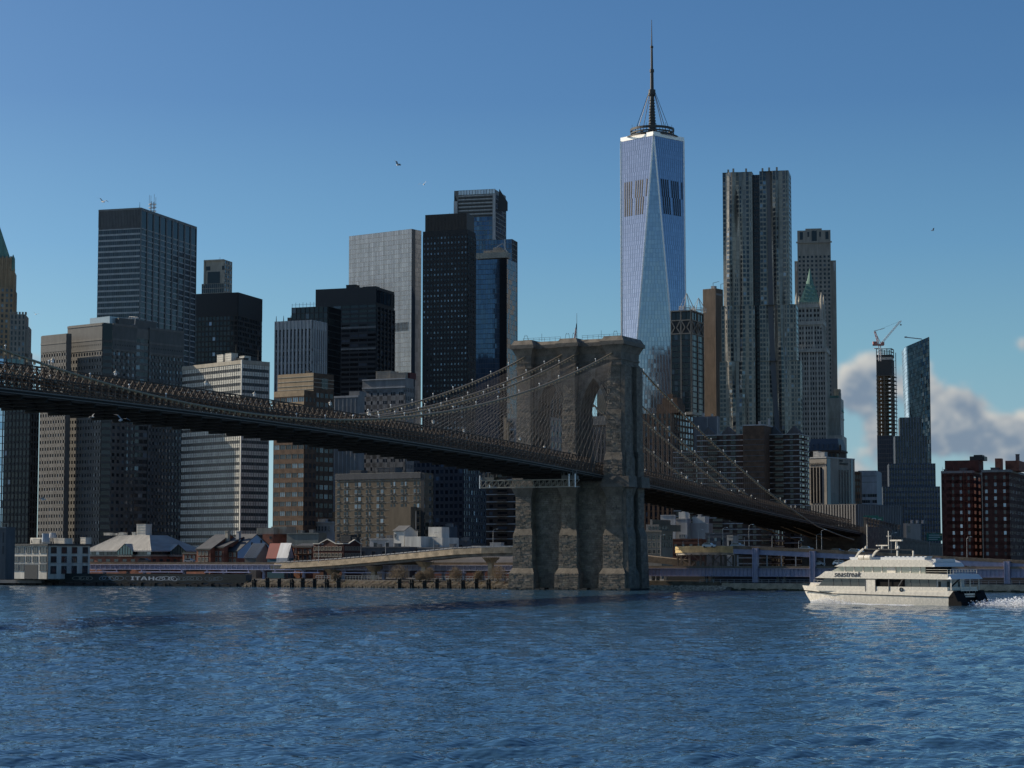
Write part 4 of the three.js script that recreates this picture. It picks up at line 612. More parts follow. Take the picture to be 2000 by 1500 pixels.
// ---------- the tall faceted glass tower ----------
{
  const D = 2030, c = at(1274, 275, D + 31), g = thing('faceted_glass_tower', 'tallest tower, faceted mirror glass with a ring and spire on its roof', 'skyscraper'); g.position.set(c.x, GY, c.z); g.rotation.y = -1.5 * R;
  const Ht = c.y - GY, Hb = 58, a = 31.6, b = 31.2, T = [[0, a], [a, 0], [0, -a], [-a, 0]], Bt = [[b, b], [b, -b], [-b, -b], [-b, b]], fr = mulberry(8);
  const V = (p, y) => [p[0], y, p[1]], gl = new MB(), core = new MB(), edge = new MB(), lv = new MB();
  const inset = (p, k) => [p[0] * k, p[1] * k];
  const tri = (A, B, C, up) => { // A,B share a level; C is the apex on the other one
    const y0 = up ? Hb : Ht, y1 = up ? Ht : Hb, rows = 84, n = new THREE.Vector3().subVectors(new THREE.Vector3(...V(B, y0)), new THREE.Vector3(...V(A, y0))).cross(new THREE.Vector3().subVectors(new THREE.Vector3(...V(C, y1)), new THREE.Vector3(...V(A, y0)))).normalize(); if (n.x * (A[0] + B[0] + C[0]) + n.z * (A[1] + B[1] + C[1]) < 0) n.negate();
    for (let j = 0; j < rows; j++) {
      const t0 = j / rows, t1 = (j + .93) / rows, P = (t, s) => { const l = [lerp(A[0], C[0], t), lerp(A[1], C[1], t)], r = [lerp(B[0], C[0], t), lerp(B[1], C[1], t)]; return [lerp(l[0], r[0], s) + n.x * .15, lerp(y0, y1, t) + n.y * .15, lerp(l[1], r[1], s) + n.z * .15]; };
      const w = Math.hypot(A[0] - B[0], A[1] - B[1]) * (1 - t0), m = Math.max(1, Math.round(w / 3)), yy = lerp(y0, y1, t0);
      const band = yy > Ht - 76 && yy < Ht - 40 && !(n.z > .95);
      for (let i = 0; i < m; i++) {
        const s0 = i / m + .012, s1 = (i + 1) / m - .012, v = .88 + fr() * .14, N = [n.x + (fr() - .5) * .012, n.y + (fr() - .5) * .012, n.z + (fr() - .5) * .012];
        const q = [P(t0, s0), P(t0, s1), P(t1, s1), P(t1, s0)]; if (((q[1][0] - q[0][0]) * (q[3][1] - q[0][1])) * n.z - ((q[1][2] - q[0][2]) * (q[3][1] - q[0][1])) * n.x < 0) q.reverse();
        gl.quad(...q, [v, v, v], N);
        if (band && m > 6 && i % 5 !== 0 && i > 0 && i < m - 1) { const e = z => [z[0] + n.x * .25, z[1], z[2] + n.z * .25], h = .35 / m; lv.quad(e(P(j / rows, s0 + h)), e(P(j / rows, s0 + h * 2.2)), e(P((j + 1) / rows, s0 + h * 2.2)), e(P((j + 1) / rows, s0 + h))); }
      }
    }
    core.tri(V(A, y0), V(B, y0), V(C, y1));
  };
  const near = [0, 1, 2, 3];
  for (const k of near) { const p = (k + 3) % 4; tri(Bt[p], Bt[k], T[k], true); tri(T[k], T[(k + 1) % 4], Bt[k], false); }
  core.box(-b, b, 0, Hb, -b, b); core.build('glass_backing', mat('slab_edges', [.28, .31, .36], .12, .9), g); gl.build('glass_panel', GL('tower_glass', [.42, .41, .45], .96, .06), g, 'stuff'); lv.build('louver_slot', M.black, g, 'stuff');
  for (let k = 0; k < 4; k++) { edge.beam(V(T[k], Ht + 1), V(T[(k + 1) % 4], Ht + 1), 1.2, 4.2); edge.beam(V(T[k], Ht), V(Bt[k], Hb), 1.9, 1.5); edge.beam(V(T[k], Ht), V(Bt[(k + 3) % 4], Hb), 1.9, 1.5); } edge.build('steel_edge', mat('bright_steel', [.78, .76, .72], .4, .3), g);
  const ring = new MB(), sp = new MB(), cn = 40;
  for (const [r, y, h] of [[21.5, 3, 1.9], [21.5, 6, 1.5], [21.8, 9.4, 2.4], [18.5, 4.5, 1.4], [26, 1.6, 1.2]]) for (let k = 0; k < cn; k++) { const t0 = k / cn * 6.2832, t1 = (k + 1) / cn * 6.2832; ring.beam([Math.cos(t0) * r, Ht + 1 + y, Math.sin(t0) * r], [Math.cos(t1) * r, Ht + 1 + y, Math.sin(t1) * r], .9, h); }
  for (let k = 0; k < cn; k++) { const t = k / cn * 6.2832, t2 = (k + 1) / cn * 6.2832; ring.beam([Math.cos(t) * 21.3, Ht, Math.sin(t) * 21.3], [Math.cos(t) * 21.3, Ht + 11, Math.sin(t) * 21.3], .4, .4); if (k % 2) ring.beam([Math.cos(t) * 21, Ht + 3, Math.sin(t) * 21], [Math.cos(t2) * 21, Ht + 9, Math.sin(t2) * 21], .35, .35); if (k % 3 === 0) ring.beam([Math.cos(t) * 21.5, Ht + 11, Math.sin(t) * 21.5], [Math.cos(t) * 21.5, Ht + 13 + fr() * 3, Math.sin(t) * 21.5], .3, .3); if (k % 4 === 0) ring.beam([Math.cos(t) * 21, Ht + 8, Math.sin(t) * 21], [Math.cos(t) * 2, Ht + 8, Math.sin(t) * 2], .5, .5); }
  ring.build('radio_ring', M_dark, g);
  const prof = [[0, 4.4], [10, 4.2], [24, 3.0], [40, 2.3], [46, 2.3], [46.1, 3.6], [52, 3.6], [52.1, 1.9], [70, 1.7], [70.1, 2.3], [73, 2.3], [73.1, 1.3], [95, 1.1], [95.1, 1.6], [97, 1.6], [97.1, .7], [124, .25]]; for (let k = 0; k < prof.length - 1; k++) if (prof[k + 1][0] - prof[k][0] > .5) sp.cyl([0, Ht + prof[k][0], 0], [0, Ht + prof[k + 1][0], 0], prof[k][1], prof[k + 1][1], 10); for (let y = 2; y < 44; y += 3) sp.cyl([0, Ht + y, 0], [0, Ht + y + .6, 0], 4.9 - y * .05, 4.9 - y * .05, 10); sp.build('spire', M_dark, g);
  const gy = new MB(); for (let k = 0; k < 8; k++) { const t = k / 8 * 6.2832 + .2; gy.beam([Math.cos(t) * 18, Ht + 9, Math.sin(t) * 18], [Math.cos(t) * 3, Ht + 50, Math.sin(t) * 3], .45, .45); } gy.build('spire_stay', M_dark, g);
}
// ---------- between the bridge tower and the rippled tower ----------
{
  const A = bld({ name: 'gabled_tan_tower', label: 'tan tower with a gabled top, seen through the right arch of the bridge tower', cat: 'skyscraper', px: [1166, 1192, 1206], top: 770, D: 1330, th: 22, wm: M.tan }); const k = new MB(), m = -A.W / 2; k.prism([[-A.W, 0], [0, 0], [0, 1.5], [m + 3, 5], [m + 1.6, 9], [m - 1.6, 9], [m - 3, 5], [-A.W, 1.5]].map(p => [p[0], p[1] + A.H]), -A.d, 0); k.build('gable', M.beige, A.g); A.box('dark_band', M.black, 'L', 0, A.W, A.yOf(838), A.yOf(806), 0, .3); A.box('ledge', M.greyL, 'L', -1, A.W + 1, A.yOf(841), A.yOf(838), 0, .8); A.box('round_vent', M.black, 'L', A.W / 2 - .8, A.W / 2 + .8, A.H + 1, A.H + 3.4, 0, .2); A.done();
  const A2 = bld({ name: 'red_brown_block', label: 'low brown block under the gabled tan tower, framed by the right arch', cat: 'building', px: [1130, 1196, 1225], top: 812, D: 1150, th: 24, wm: M.brown }); grid(A2, 'L', { y1: A2.H - 6, fh: 3.8, bay: 2.2, pw: .45, sh: .2, gm: M.gDark, pr: .5, wm: M.greyD }); A2.box('parapet', M.lime, 'L', 0, A2.W, A2.H - 5, A2.H, 0, .4); A2.done();
  const S = bld({ name: 'stepped_brown_tower', label: 'stepped dark brown tower immediately right of the stone bridge tower', cat: 'skyscraper', px: [1240, 1312, 1358], top: 806, D: 1120, th: 26, wm: M.brown });
  const st = new MB(), ux = p => p - 1312, sc = 1120 / F / CT; st.box(ux(1281) * sc, 3, S.H, S.yOf(788), -12, -2); st.box(ux(1290) * sc, 2, S.H, S.yOf(776), -11, -3); st.box(ux(1299) * sc, -1, S.H, S.yOf(768), -10, -4); st.build('setback_stage', M.brown, S.g);
  grid(S, 'L', { fh: 3.3, bay: 2.6, pw: .5, sh: .3, gm: M.gDark, pr: .5, pal: pal.dark }); grid(S, 'R', { u0: S.uOf('R', 1316), u1: S.uOf('R', 1354), fh: 3.3, nb: 7, pw: .35, sh: .35, gm: M.gDark, pr: .15, ps: .15, pal: (r, i) => { const v = i > 3 ? (r() < .8 ? 9 + r() * 6 : 1) : r() < .3 ? 5 : .8; return [v, v, v]; } }); const t = new MB(); t.box(-3, 5, S.H, S.H + 1.5, -28, -18); t.build('roof_house', M.beige, S.g); S.done();
  const X = bld({ name: 'braced_twin_peak_tower', label: 'dark glass tower with crossed braces and two wire pyramids on top', cat: 'skyscraper', px: [1310, 1350, 1373], top: 606, D: 1450, th: 24, wm: M.black });
  const fr = M.greyL, yX = X.yOf(652), yT = X.yOf(626);
  for (const f of ['L', 'R']) { const n = f === 'L' ? 2 : 2, L = X.len(f), bw = L / n; for (let i = 0; i <= n; i++) X.box('frame_column', M.lime, f, Math.max(0, i * bw - .5), Math.min(L, i * bw + .5), 0, X.H, 0, .7); for (let j = 0; j < 46; j++) { const y = j * 4; if (y > yX - 2) break; X.box('floor_edge', M.greyD, f, 0, L, y, y + .5, 0, .3, null, 'stuff'); } grid(X, f, { y1: yX, fh: 4, nb: n * 3, pw: .06, sh: .1, pr: .1, ps: .05, wm: M.black, gm: M.gBlack, pal: pal.dark }); grid(X, f, { y0: yT, y1: X.H - 1, nf: 1, nb: n * 2, pw: .08, sh: .08, wm: M.black, gm: f === 'L' ? M.gDark : M.gSilver, pal: pal.even }); for (const y of [yX, yT, X.H - .5]) X.box('ring_beam', M.lime, f, 0, L, y, y + .8, 0, .8); for (let i = 0; i < n; i++) { const a = i * bw + .6, b = (i + 1) * bw - .6, mm = (a + b) / 2, ym = (yX + yT) / 2, k = X.mb('cross_brace', M.lime); for (const [p, q] of [[[a, yX + .8], [mm - .7, ym]], [[mm - .7, ym], [a, yT]], [[b, yX + .8], [mm + .7, ym]], [[mm + .7, ym], [b, yT]]]) k.beam(X.pt(f, p[0], p[1], .4), X.pt(f, q[0], q[1], .4), .7, .7); } }
  for (const [cx, cz, h] of [[-5, -5, 13], [-1, -19, 11]]) { const k = new MB(); for (let i = 0; i < 8; i++) { const t = i / 8 * 6.2832; k.beam([cx + 5.4 * Math.cos(t), X.H + 2.2, cz + 5.4 * Math.sin(t)], [cx, X.H + h, cz], .22, .22); k.beam([cx + 5.8 * Math.cos(t), X.H, cz + 5.8 * Math.sin(t)], [cx + 5.8 * Math.cos(t), X.H + 3.2, cz + 5.8 * Math.sin(t)], .25, .25); for (const y of [1.2, 2.2, 3.2]) k.beam([cx + 5.8 * Math.cos(t), X.H + y, cz + 5.8 * Math.sin(t)], [cx + 5.8 * Math.cos(t + .7854), X.H + y, cz + 5.8 * Math.sin(t + .7854)], .2, .25); } k.build('wire_pyramid', M.greyL, X.g); } X.done();
  const N = bld({ name: 'blank_tan_slab', label: 'windowless tan slab tower beside the rippled steel tower', cat: 'skyscraper', px: [1373, 1398, 1412], top: 563, D: 1500, th: 36, wm: M.brownD }); const tn = mat('sunlit_tan_ribbed', [.34, .26, .19], .85, 0, { map: tK }); N.box('ribbed_wall', tn, 'L', 0, N.W, 0, N.H, 0, .3); for (let i = 0; i < 14; i++) N.box('rib', tn, 'L', i * N.W / 14 + .2, i * N.W / 14 + .5, 0, N.H, .3, .45, null, 'stuff'); for (let i = 0; i < 8; i++) { N.box('rib', M.brownD, 'R', i * N.d / 8 + .3, i * N.d / 8 + .8, 0, N.H, 0, .3, null, 'stuff'); N.box('roof_vent', M.greyL, 'R', i * N.d / 8 + .3, i * N.d / 8 + 1, N.H - 5, N.H - 3.5, .3, .4, null, 'stuff'); } roofUnits(N, [[-4, -4, 3, 3, 2]], M.greyL); const k2 = new MB(); k2.path([[-4, N.H, -3], [-4, N.H + 4.5, -3], [1, N.H + 5.2, -3]], .25, .25); k2.path([[-1, N.H, -9], [-1, N.H + 4, -9], [4, N.H + 4.6, -9]], .25, .25); k2.build('roof_davit', M_dark, N.g); N.done();  // tan left face, dark brown right: sunlight and shade put into the colours
  const G = bld({ name: 'grey_blank_block', label: 'blank grey block with one pale vertical joint, below the tan slab', cat: 'building', px: [1355, 1402, 1406], top: 813, D: 1130, th: 20, wm: mat('blue_grey_panel', [.17, .18, .2], .7, 0, { map: tK }) }); G.box('pale_joint', M.greyL, 'L', G.W * .55, G.W * .55 + .3, 0, G.H, 0, .12); G.box('pale_joint', M.greyL, 'L', G.W - .5, G.W, 0, G.H, 0, .12); roofUnits(G, [[-9, -3, 1.2, 1.2, 2], [-4, -3, 1, 1, 1.4]], M.greyL); G.done();
}
// ---------- rippled steel tower ----------
{
  const D = 1400, B = bld({ name: 'rippled_steel_tower', label: 'tall tower with a rippling stainless steel skin of small windows', cat: 'skyscraper', px: [1411, 1540, 1550], top: 333, D, th: 12, wm: M.steel, open: 1 });
  const fr = mulberry(61), pane = new MB(), skin = new MB(), core = new MB(), fh = 3.15, Y1 = B.yOf(595), Y2 = B.yOf(705), yb = 0, H = B.H;
  const X = (px, y) => B.uOf('L', px) - B.W;
  // ripple: folds drift sideways with height
  const fold = (c, w, a) => (u, y) => { const cc = c(y), t = (u - cc) / w; return Math.abs(t) < 1 ? a(y) * (Math.cos(t * Math.PI) * .5 + .5) : 0; };
  const wing = (x0, x1, y0, y1, z, folds, key, rside) => {
    const nu = Math.round((x1 - x0) / 2.15), nv = Math.round((y1 - y0) / fh), du = (x1 - x0) / nu, dv = (y1 - y0) / nv;
    const P = (u, y, o = 0) => { let w = 0; for (const f of folds) w += f(u, y); return [u, y, z + w + o]; };
    core.box(x0, x1, y0, y1, z - 22, z - 1.2);
    for (let j = 0; j < nv; j++) for (let i = 0; i < nu; i++) {
      const u = x0 + i * du, y = y0 + j * dv, top = j >= nv - (key === 'top' ? 2 : 0), v = .8 + fr() * .25;
      skin.quad(P(u, y), P(u + du, y), P(u + du, y + dv * .97), P(u, y + dv * .97), [v, v, v]);
      skin.quad(P(u, y + dv * .97), P(u + du, y + dv * .97), P(u + du, y + dv, -.12), P(u, y + dv, -.12), [.5, .5, .5]);
      const wide = (i + 1) % 3 ? .76 : .34, a = u + du * (1 - wide) / 2, b = u + du * (1 + wide) / 2, c = y + dv * (top ? .05 : .22), d = y + dv * (top ? .95 : .86), w = fr() < .12 ? 3 + fr() * 3 : .7 + fr() * .7;
      if (fr() < .985) pane.quad(P(a, c, .07), P(b, c, .07), P(b, d, .07), P(a, d, .07), [w, w, w]);
    }
    for (const [u, e] of [[x0, -1], [x1, 1]]) for (let j = 0; j < nv; j++) { const y = y0 + j * dv, p = P(u, y), q = P(u, y + dv); e > 0 ? skin.quad(p, [u, y, z - 18], [u, y + dv, z - 18], q, [.8, .8, .8]) : skin.quad([u, y, z - 18], p, q, [u, y + dv, z - 18], [.8, .8, .8]); if (e > 0) for (let k = 0; k < 5; k++) { const zz = z - 2 - k * 3; pane.quad([u + .07, y + .7, zz], [u + .07, y + .7, zz - 1.7], [u + .07, y + 2.6, zz - 1.7], [u + .07, y + 2.6, zz], [1.5, 1.5, 1.5]); } }
    skin.quad([x0, y1, z + 1], [x1, y1, z + 1], [x1, y1, z - 20], [x0, y1, z - 20], [.8, .8, .8]);
  };
  const L0 = X(1411), L1 = X(1469), R0 = X(1483), R1 = X(1540), t = y => y / H;
  const fl = [fold(y => L0 + 4 + 2.2 * Math.sin(t(y) * 7 + .6) + (1 - t(y)) * 5, 3.4, y => 2.6), fold(y => L0 + 12.5 + 2.4 * Math.sin(t(y) * 6 + 3.4) - (t(y) - .5) * 5, 3.2, y => 2.2 * sm(.12, .4, t(y))), fold(y => L0 + 17.5, 3, y => 1.2)];
  const frr = [fold(y => R0 + 5 + (1 - t(y)) * 8 + Math.sin(t(y) * 8), 3.8, y => -2.2), fold(y => R0 + 9 + (1 - t(y)) * 9, 3.0, y => 1.6), fold(y => R0 + 13 + 2 * Math.sin(t(y) * 5), 3, y => 1.5), fold(y => R1 - 2.5, 2.6, y => 1.3)];
  wing(L0, L1, Y1, H, 0, fl, 'top'); wing(R0, R1, Y1, H, 0, frr, 'top');
  wing(X(1407), X(1472), Y2, Y1, 1.2, fl, ''); wing(X(1481), X(1552), Y2, Y1, 1.2, frr, '');
  wing(X(1403), X(1472), yb, Y2, 2.4, fl, ''); wing(X(1481), X(1559), yb, Y2, 2.4, frr, '');
  const sl = new MB(); for (let j = 0; j < Math.floor(H / fh); j++) { const y = j * fh; for (let i = 0; i < 3; i++) { const x = lerp(L1, R0, (i + .2) / 3), v = .6 + fr(); sl.quad([x, y + .6, -5.9], [x + 1, y + .6, -5.9], [x + 1, y + 2.6, -5.9], [x, y + 2.6, -5.9], [v, v, v]); } } core.box(L1 - 1, R0 + 1, 0, H - 1, -24, -6); sl.build('recess_window', M.gBlack, B.g, 'stuff');
  core.build('tower_core', mat('core_grey', [.10, .10, .105], .7), B.g); skin.build('steel_skin', M.steel, B.g, 'stuff'); pane.build('window_pane', M.gDark, B.g, 'stuff');
  for (const p of [1420, 1430, 1455, 1487, 1500, 1515]) { const k = new MB(), x = X(p); k.box(x, x + 1.2, H, H + 2.2 + fr(), -3, -1.5); k.build('roof_fin', M.steel, B.g); }
}
// ---------- limestone tower and gothic tower ----------
{
  const B = bld({ name: 'limestone_tower', label: 'plain grey limestone tower rising behind the gothic tower', cat: 'skyscraper', px: [1557, 1622, 1626], top: 449, D: 1750, th: 8, d: 26, wm: M.lime });
  grid(B, 'L', { y1: B.H - 21, fh: 3.7, nb: 8, pw: .48, sh: .46, pr: .35, ps: .3, gm: M.gBlack, pal: pal.dark });
  const u = p => B.uOf('L', p); for (const [a, b, t, c] of [[1562, 1568, 467, 452], [1577, 1580, 462, 452], [1585, 1595, 470, 450], [1600, 1603, 462, 452], [1612, 1618, 467, 452]]) { const q = new MB(); q.box(u(a) - B.W, u(b) - B.W, B.yOf(t), B.yOf(c), 0, .15); q.build('dark_opening', M.gBlack, B.g); } const k = new MB(); k.box(u(1573) - B.W, u(1605) - B.W, B.H, B.H + 1.6, -14, -.5); k.box(u(1551) - B.W, u(1632) - B.W, 0, B.yOf(508), -30, -2); k.build('shoulder_stage', M.lime, B.g); for (const p of [1553, 1627]) B.box('dark_opening', M.greyL, 'L', u(p), u(p + 3), B.yOf(528), B.yOf(512), -1.8, -1.7); B.box('cornice', M.lime, 'L', -1, B.W + 1, B.yOf(474), B.yOf(471), 0, 1); B.done();
  const gb = thing('gothic_tower', 'gothic pale-stone tower with a green copper spire, right of the rippled tower', 'skyscraper'), D = 1600, c = at(1588, 700, D); gb.position.set(c.x, GY, c.z - 12); gb.rotation.y = -14 * R;
  const Y = py => at(1588, py, D).y - GY, X = px => (px - 1588) * D / F, wall = new MB(), pier = new MB(), sp = new MB(), gp = new MB(), cop = new MB(), gr = mulberry(71);
  const face = (hx, hz, y0, y1, bays, groups) => { wall.box(-hx, hx, y0, y1, -hz, hz); for (const [ax, L] of [[0, hx], [1, hz]]) { const n = ax ? Math.round(bays * hz / hx) : bays, bw = 2 * L / n; for (let i = 0; i <= n; i++) { const q = -L + i * bw, w = i % groups === 0 ? .75 : .3; ax ? pier.box(hx, hx + (i % groups ? .3 : .7), y0, y1, q - w / 1, q + w / 1) : pier.box(q - w, q + w, y0, y1, hz, hz + (i % groups ? .3 : .7)); } for (let y = y0; y < y1 - 2; y += 3.9) for (let i = 0; i < n; i++) { const q = -L + i * bw, v = .6 + gr() * 1.4; const a = q + .5, b = q + bw - .5; if (b - a < .3) continue; ax ? gp.quad([hx + .05, y + .9, b], [hx + .05, y + .9, a], [hx + .05, y + 3, a], [hx + .05, y + 3, b], [v, v, v]) : gp.quad([a, y + .9, hz + .05], [b, y + .9, hz + .05], [b, y + 3, hz + .05], [a, y + 3, hz + .05], [v, v, v]); } } };
  face(12.6, 12, 0, Y(684), 12, 3); face(10.4, 10.2, Y(684), Y(630), 9, 3); face(8.6, 8.6, Y(630), Y(596), 6, 2);
  for (const [h, y, e] of [[12.6, Y(684), 1], [10.4, Y(630), .9], [8.6, Y(596), .9]]) { pier.box(-h - e, h + e, y - 1.6, y + 1.2, -h - e, h + e); for (let i = 0; i < 14; i++) { const q = -h + i * 2 * h / 13; pier.box(q - .35, q + .35, y + 1.2, y + 2.8, h + e - .6, h + e); pier.box(h + e - .6, h + e, y + 1.2, y + 2.8, q - .35, q + .35); } }
  cop.frus(Y(596), [-8.4, 8.4, -8.4, 8.4], Y(588), [-8, 8, -8, 8]); cop.frus(Y(588), [-7.6, 7.6, -7.6, 7.6], Y(551), [-2.6, 2.6, -2.6, 2.6]); cop.cyl([0, Y(553), 0], [0, Y(545), 0], 2.9, 2.6, 8); cop.cyl([0, Y(545), 0], [0, Y(520), 0], 2.2, .15, 8); for (let r = 0; r < 4; r++) for (let i = 0; i < 4 - r * .8; i++) { const t = r / 4, hw = lerp(6.6, 2.5, t), q = -hw * .6 + i * hw * 1.2 / Math.max(1, 3 - r * .8); cop.box(q - .5, q + .5, Y(lerp(586, 553, t)), Y(lerp(586, 553, t)) + 2.4, hw - 1, hw + .4); cop.box(hw - 1, hw + .4, Y(lerp(586, 553, t)), Y(lerp(586, 553, t)) + 2.4, q - .5, q + .5); }
  for (const ex of [-1, 1]) for (const ez of [-1, 1]) { const sp = new MB(); sp.cyl([ex * 9.6, Y(640), ez * 9.6], [ex * 9.6, Y(583), ez * 9.6], 1.5, 1.2, 8); sp.cyl([ex * 9.6, Y(583), ez * 9.6], [ex * 9.6, Y(570), ez * 9.6], 1.1, .1, 8); sp.build('corner_turret', M.terra, gb); }
  wall.box(-14, 24, 0, Y(850), -34, 8); wall.box(12, 22, Y(850), Y(775), -34, -4); pier.box(12, 22.4, Y(815), Y(812), -34, -3.4); for (let i = 0; i < 7; i++) { const x = 12.6 + i * 1.5; pier.box(x, x + .5, Y(850), Y(800), -4, -3.6); }
  const cg = new MB(); cg.prism([[11.6, Y(800)], [22.6, Y(800)], [20, Y(770)], [14, Y(770)]], -30, -6); cg.build('copper_gable', M.copper, gb); sp.cyl([21.8, Y(806), -5], [21.8, Y(768), -5], 1.2, .9, 8); sp.cyl([21.8, Y(768), -5], [21.8, Y(757), -5], 1, .1, 8);
  const tw2 = new MB(); tw2.box(14.5, 19.5, Y(800), Y(752), -40, -32); for (let i = 0; i < 6; i++) tw2.box(14.4, 19.6, Y(795) + i * 3, Y(795) + i * 3 + .5, -32, -31.7); tw2.build('rear_stage', M.lime, gb);
  wall.build('wall', M.terra, gb); pier.build('pier', M.terra, gb, 'stuff'); gp.build('window_pane', M.gDark, gb, 'stuff'); cop.build('copper_roof', M.copper, gb); sp.build('side_turret', M.terra, gb);
}
// ---------- right-hand mid-ground ----------
{
  const S = banded({ name: 'banded_apartment_slab', label: 'broad dark brick apartment slab with white floor bands, under the rippled tower', px: [1490, 1560, 1580], top: 847, D: 1000, th: 22, fh: 2.62 }, 24);
  const A = banded({ name: 'banded_apartment_wing', label: 'left wing of dark brick flats with white floor bands, beside the service tower', px: [1361, 1450, 1462], top: 848, D: 1004, th: 22, fh: 2.62 }, 24);
  const c = bld({ name: 'brick_service_tower', label: 'windowless brown brick service tower between two banded apartment wings', cat: 'building', px: [1449, 1492, 1510], top: 829, D: 996, th: 22, wm: M.brown, W: 10.5 }); c.box('coping', M.greyL, 'L', 0, c.W, c.H - .5, c.H + .1, 0, .3); c.box('coping', M.greyL, 'R', 0, c.d, c.H - .5, c.H + .1, 0, .3); for (let j = 1; j < 24; j++) c.box('floor_band', M.greyD, 'L', 0, c.W, c.H - j * 2.62 - 4.6, c.H - j * 2.62 - 4.3, 0, .1, null, 'stuff'); roofUnits(c, [[-3, -3, 1, 1, 1.6], [1, -6, 1, 1, 3]], M.greyL); c.done();
  banded({ name: 'banded_apartment_annex', label: 'lower banded brick flats at the left end of the apartment slab', px: [1315, 1358, 1366], top: 882, D: 1020, th: 22, fh: 2.62 }, 22);
  for (const [P, x, lab] of [[A, -18, 'leftmost'], [A, -8, 'second'], [S, -13, 'third'], [S, -3, 'rightmost']]) { const k = new MB(); k.prism([[-4, 0], [3.6, 0], [3.6, .5], [.2, 4], [-.4, 4]], -3, -1); for (let i = 0; i < 5; i++) k.beam([-4 + i * 1.7, 0, -.8], [-4 + i * 1.7, 2.2 + (i === 2 ? 1.6 : 0), -.8], .14, .14); const o = k.build('roof_shed', M.greyD, P.g); o.position.set(x, P.H, -2); }
  const PU = bld({ name: 'ribbed_college_building', label: 'beige windowless-topped building with tall ribs and wall lettering, right of the banded flats', cat: 'building', px: [1580, 1614, 1669], top: 892, D: 1080, th: 40, wm: M.lime });
  const sl = (f, a, b, n, y0, y1) => { const u0 = PU.uOf(f, a), u1 = PU.uOf(f, b); for (let i = 0; i < n; i++) { const u = lerp(u0, u1, (i + .2) / n); PU.box('window_slot', M.gBlack, f, u, u + (u1 - u0) / n * .5, PU.yOf(y0), PU.yOf(y1), 0, .06, null, 'stuff'); PU.box('rib', M.lime, f, u - (u1 - u0) / n * .2, u, PU.yOf(y0), PU.yOf(y1), 0, .7, null, 'stuff'); } };
  sl('L', 1583, 1607, 4, 982, 912); sl('R', 1638, 1660, 4, 982, 916); PU.box('dark_glass_bay', M.gNavy, 'R', PU.uOf('R', 1614.5), PU.uOf('R', 1621), 0, PU.H - 1, 0, .2); PU.box('dark_glass_bay', M.gBlack, 'R', PU.uOf('R', 1661), PU.uOf('R', 1665), 0, PU.H, 0, .2); PU.box('coping', M.greyL, 'L', 0, PU.W, PU.H - .6, PU.H, 0, .25); PU.box('coping', M.greyL, 'R', 0, PU.d, PU.H - .6, PU.H, 0, .25); roofUnits(PU, [[-4, -3, 4, 3, 2.4], [-8, -4, 3, 3, 3]], M.greyL);
  const pd = new MB(); pd.box(-10, 22, 0, PU.yOf(986), -40, 7); pd.build('podium', M.greyD, PU.g); const pr = new MB(); for (let i = 0; i < 26; i++) pr.box(22, 22.5, 3, PU.yOf(987), 6 - i * 1.7, 6.8 - i * 1.7); for (let i = 0; i < 20; i++) pr.box(-9.6 + i * 1.6, -8.8 + i * 1.6, 3, PU.yOf(987), 7, 7.7); pr.build('podium_rib', M.grey, PU.g, 'stuff'); PU.done();
  const font = await new FontLoader().loadAsync('fonts/droid/droid_sans_bold.typeface.json');
  const word = (txt, size, m, par, x, y, z, ry, nm = 'lettering') => { const g = new TextGeometry(txt, { font, size, depth: .12, curveSegments: 3 }); g.computeBoundingBox(); g.translate(-(g.boundingBox.max.x + g.boundingBox.min.x) / 2, 0, 0); const o = put(nm, g, m, par); o.position.set(x, y, z); o.rotation.y = ry; return o; };
  globalThis.__word = word;
  const sc = 1080 / F; word('UNIVERSITY', 1.25, M_dark, PU.g, -PU.W * .55, PU.yOf(908), .3, 0); word('PACE', 1.1, M_dark, PU.g, .3, PU.yOf(900), -PU.uOf('R', 1642), Math.PI / 2); word('UNIVERSITY', 1.1, M_dark, PU.g, .3, PU.yOf(906), -PU.uOf('R', 1647), Math.PI / 2);
  const Mn = bld({ name: 'mansard_block', label: 'dark mansard-roofed block behind the ribbed college building', cat: 'building', px: [1578, 1640, 1652], top: 880, D: 1280, th: 20, wm: M.brownD }); const k = new MB(); k.frus(Mn.H, [-Mn.W, 0, -22, 0], Mn.yOf(856), [-Mn.W + 1.5, -1.5, -20, -1.5]); k.build('mansard_roof', M.navy, Mn.g); for (let i = 0; i < 6; i++) { const d = new MB(), x = -Mn.W + 2 + i * 3.2; d.box(x, x + 1.3, Mn.H + 1.5, Mn.H + 4.2, -2, .1); d.build('dormer', M.navy, Mn.g); } const cr = new MB(); cr.box(-Mn.W - .6, .8, Mn.H - .8, Mn.H + .4, -22, .8); cr.cyl([.5, Mn.H + .4, .5], [.5, Mn.H + 2.6, .5], .7, .7, 6); cr.cyl([.5, Mn.H + 2.6, .5], [.5, Mn.H + 4, .5], .8, .05, 6); cr.build('cornice', M.brownD, Mn.g); grid(Mn, 'L', { y1: Mn.H - 1, fh: 4, bay: 2.4, pw: .4, sh: .4, gm: M.gDark }); Mn.done();
  const Or = bld({ name: 'ornate_brown_house', label: 'narrow ornate brown house at the right end of the college building', cat: 'building', px: [1668, 1680, 1683], top: 922, D: 1250, th: 22, wm: M.brown }); grid(Or, 'L', { y1: Or.H - 1, fh: 4, nb: 3, pw: .4, sh: .35, gm: M.gDark, pr: .4 }); Or.box('cornice', M.brown, 'L', -.4, Or.W, Or.H - .8, Or.H + .4, 0, .8); Or.done();
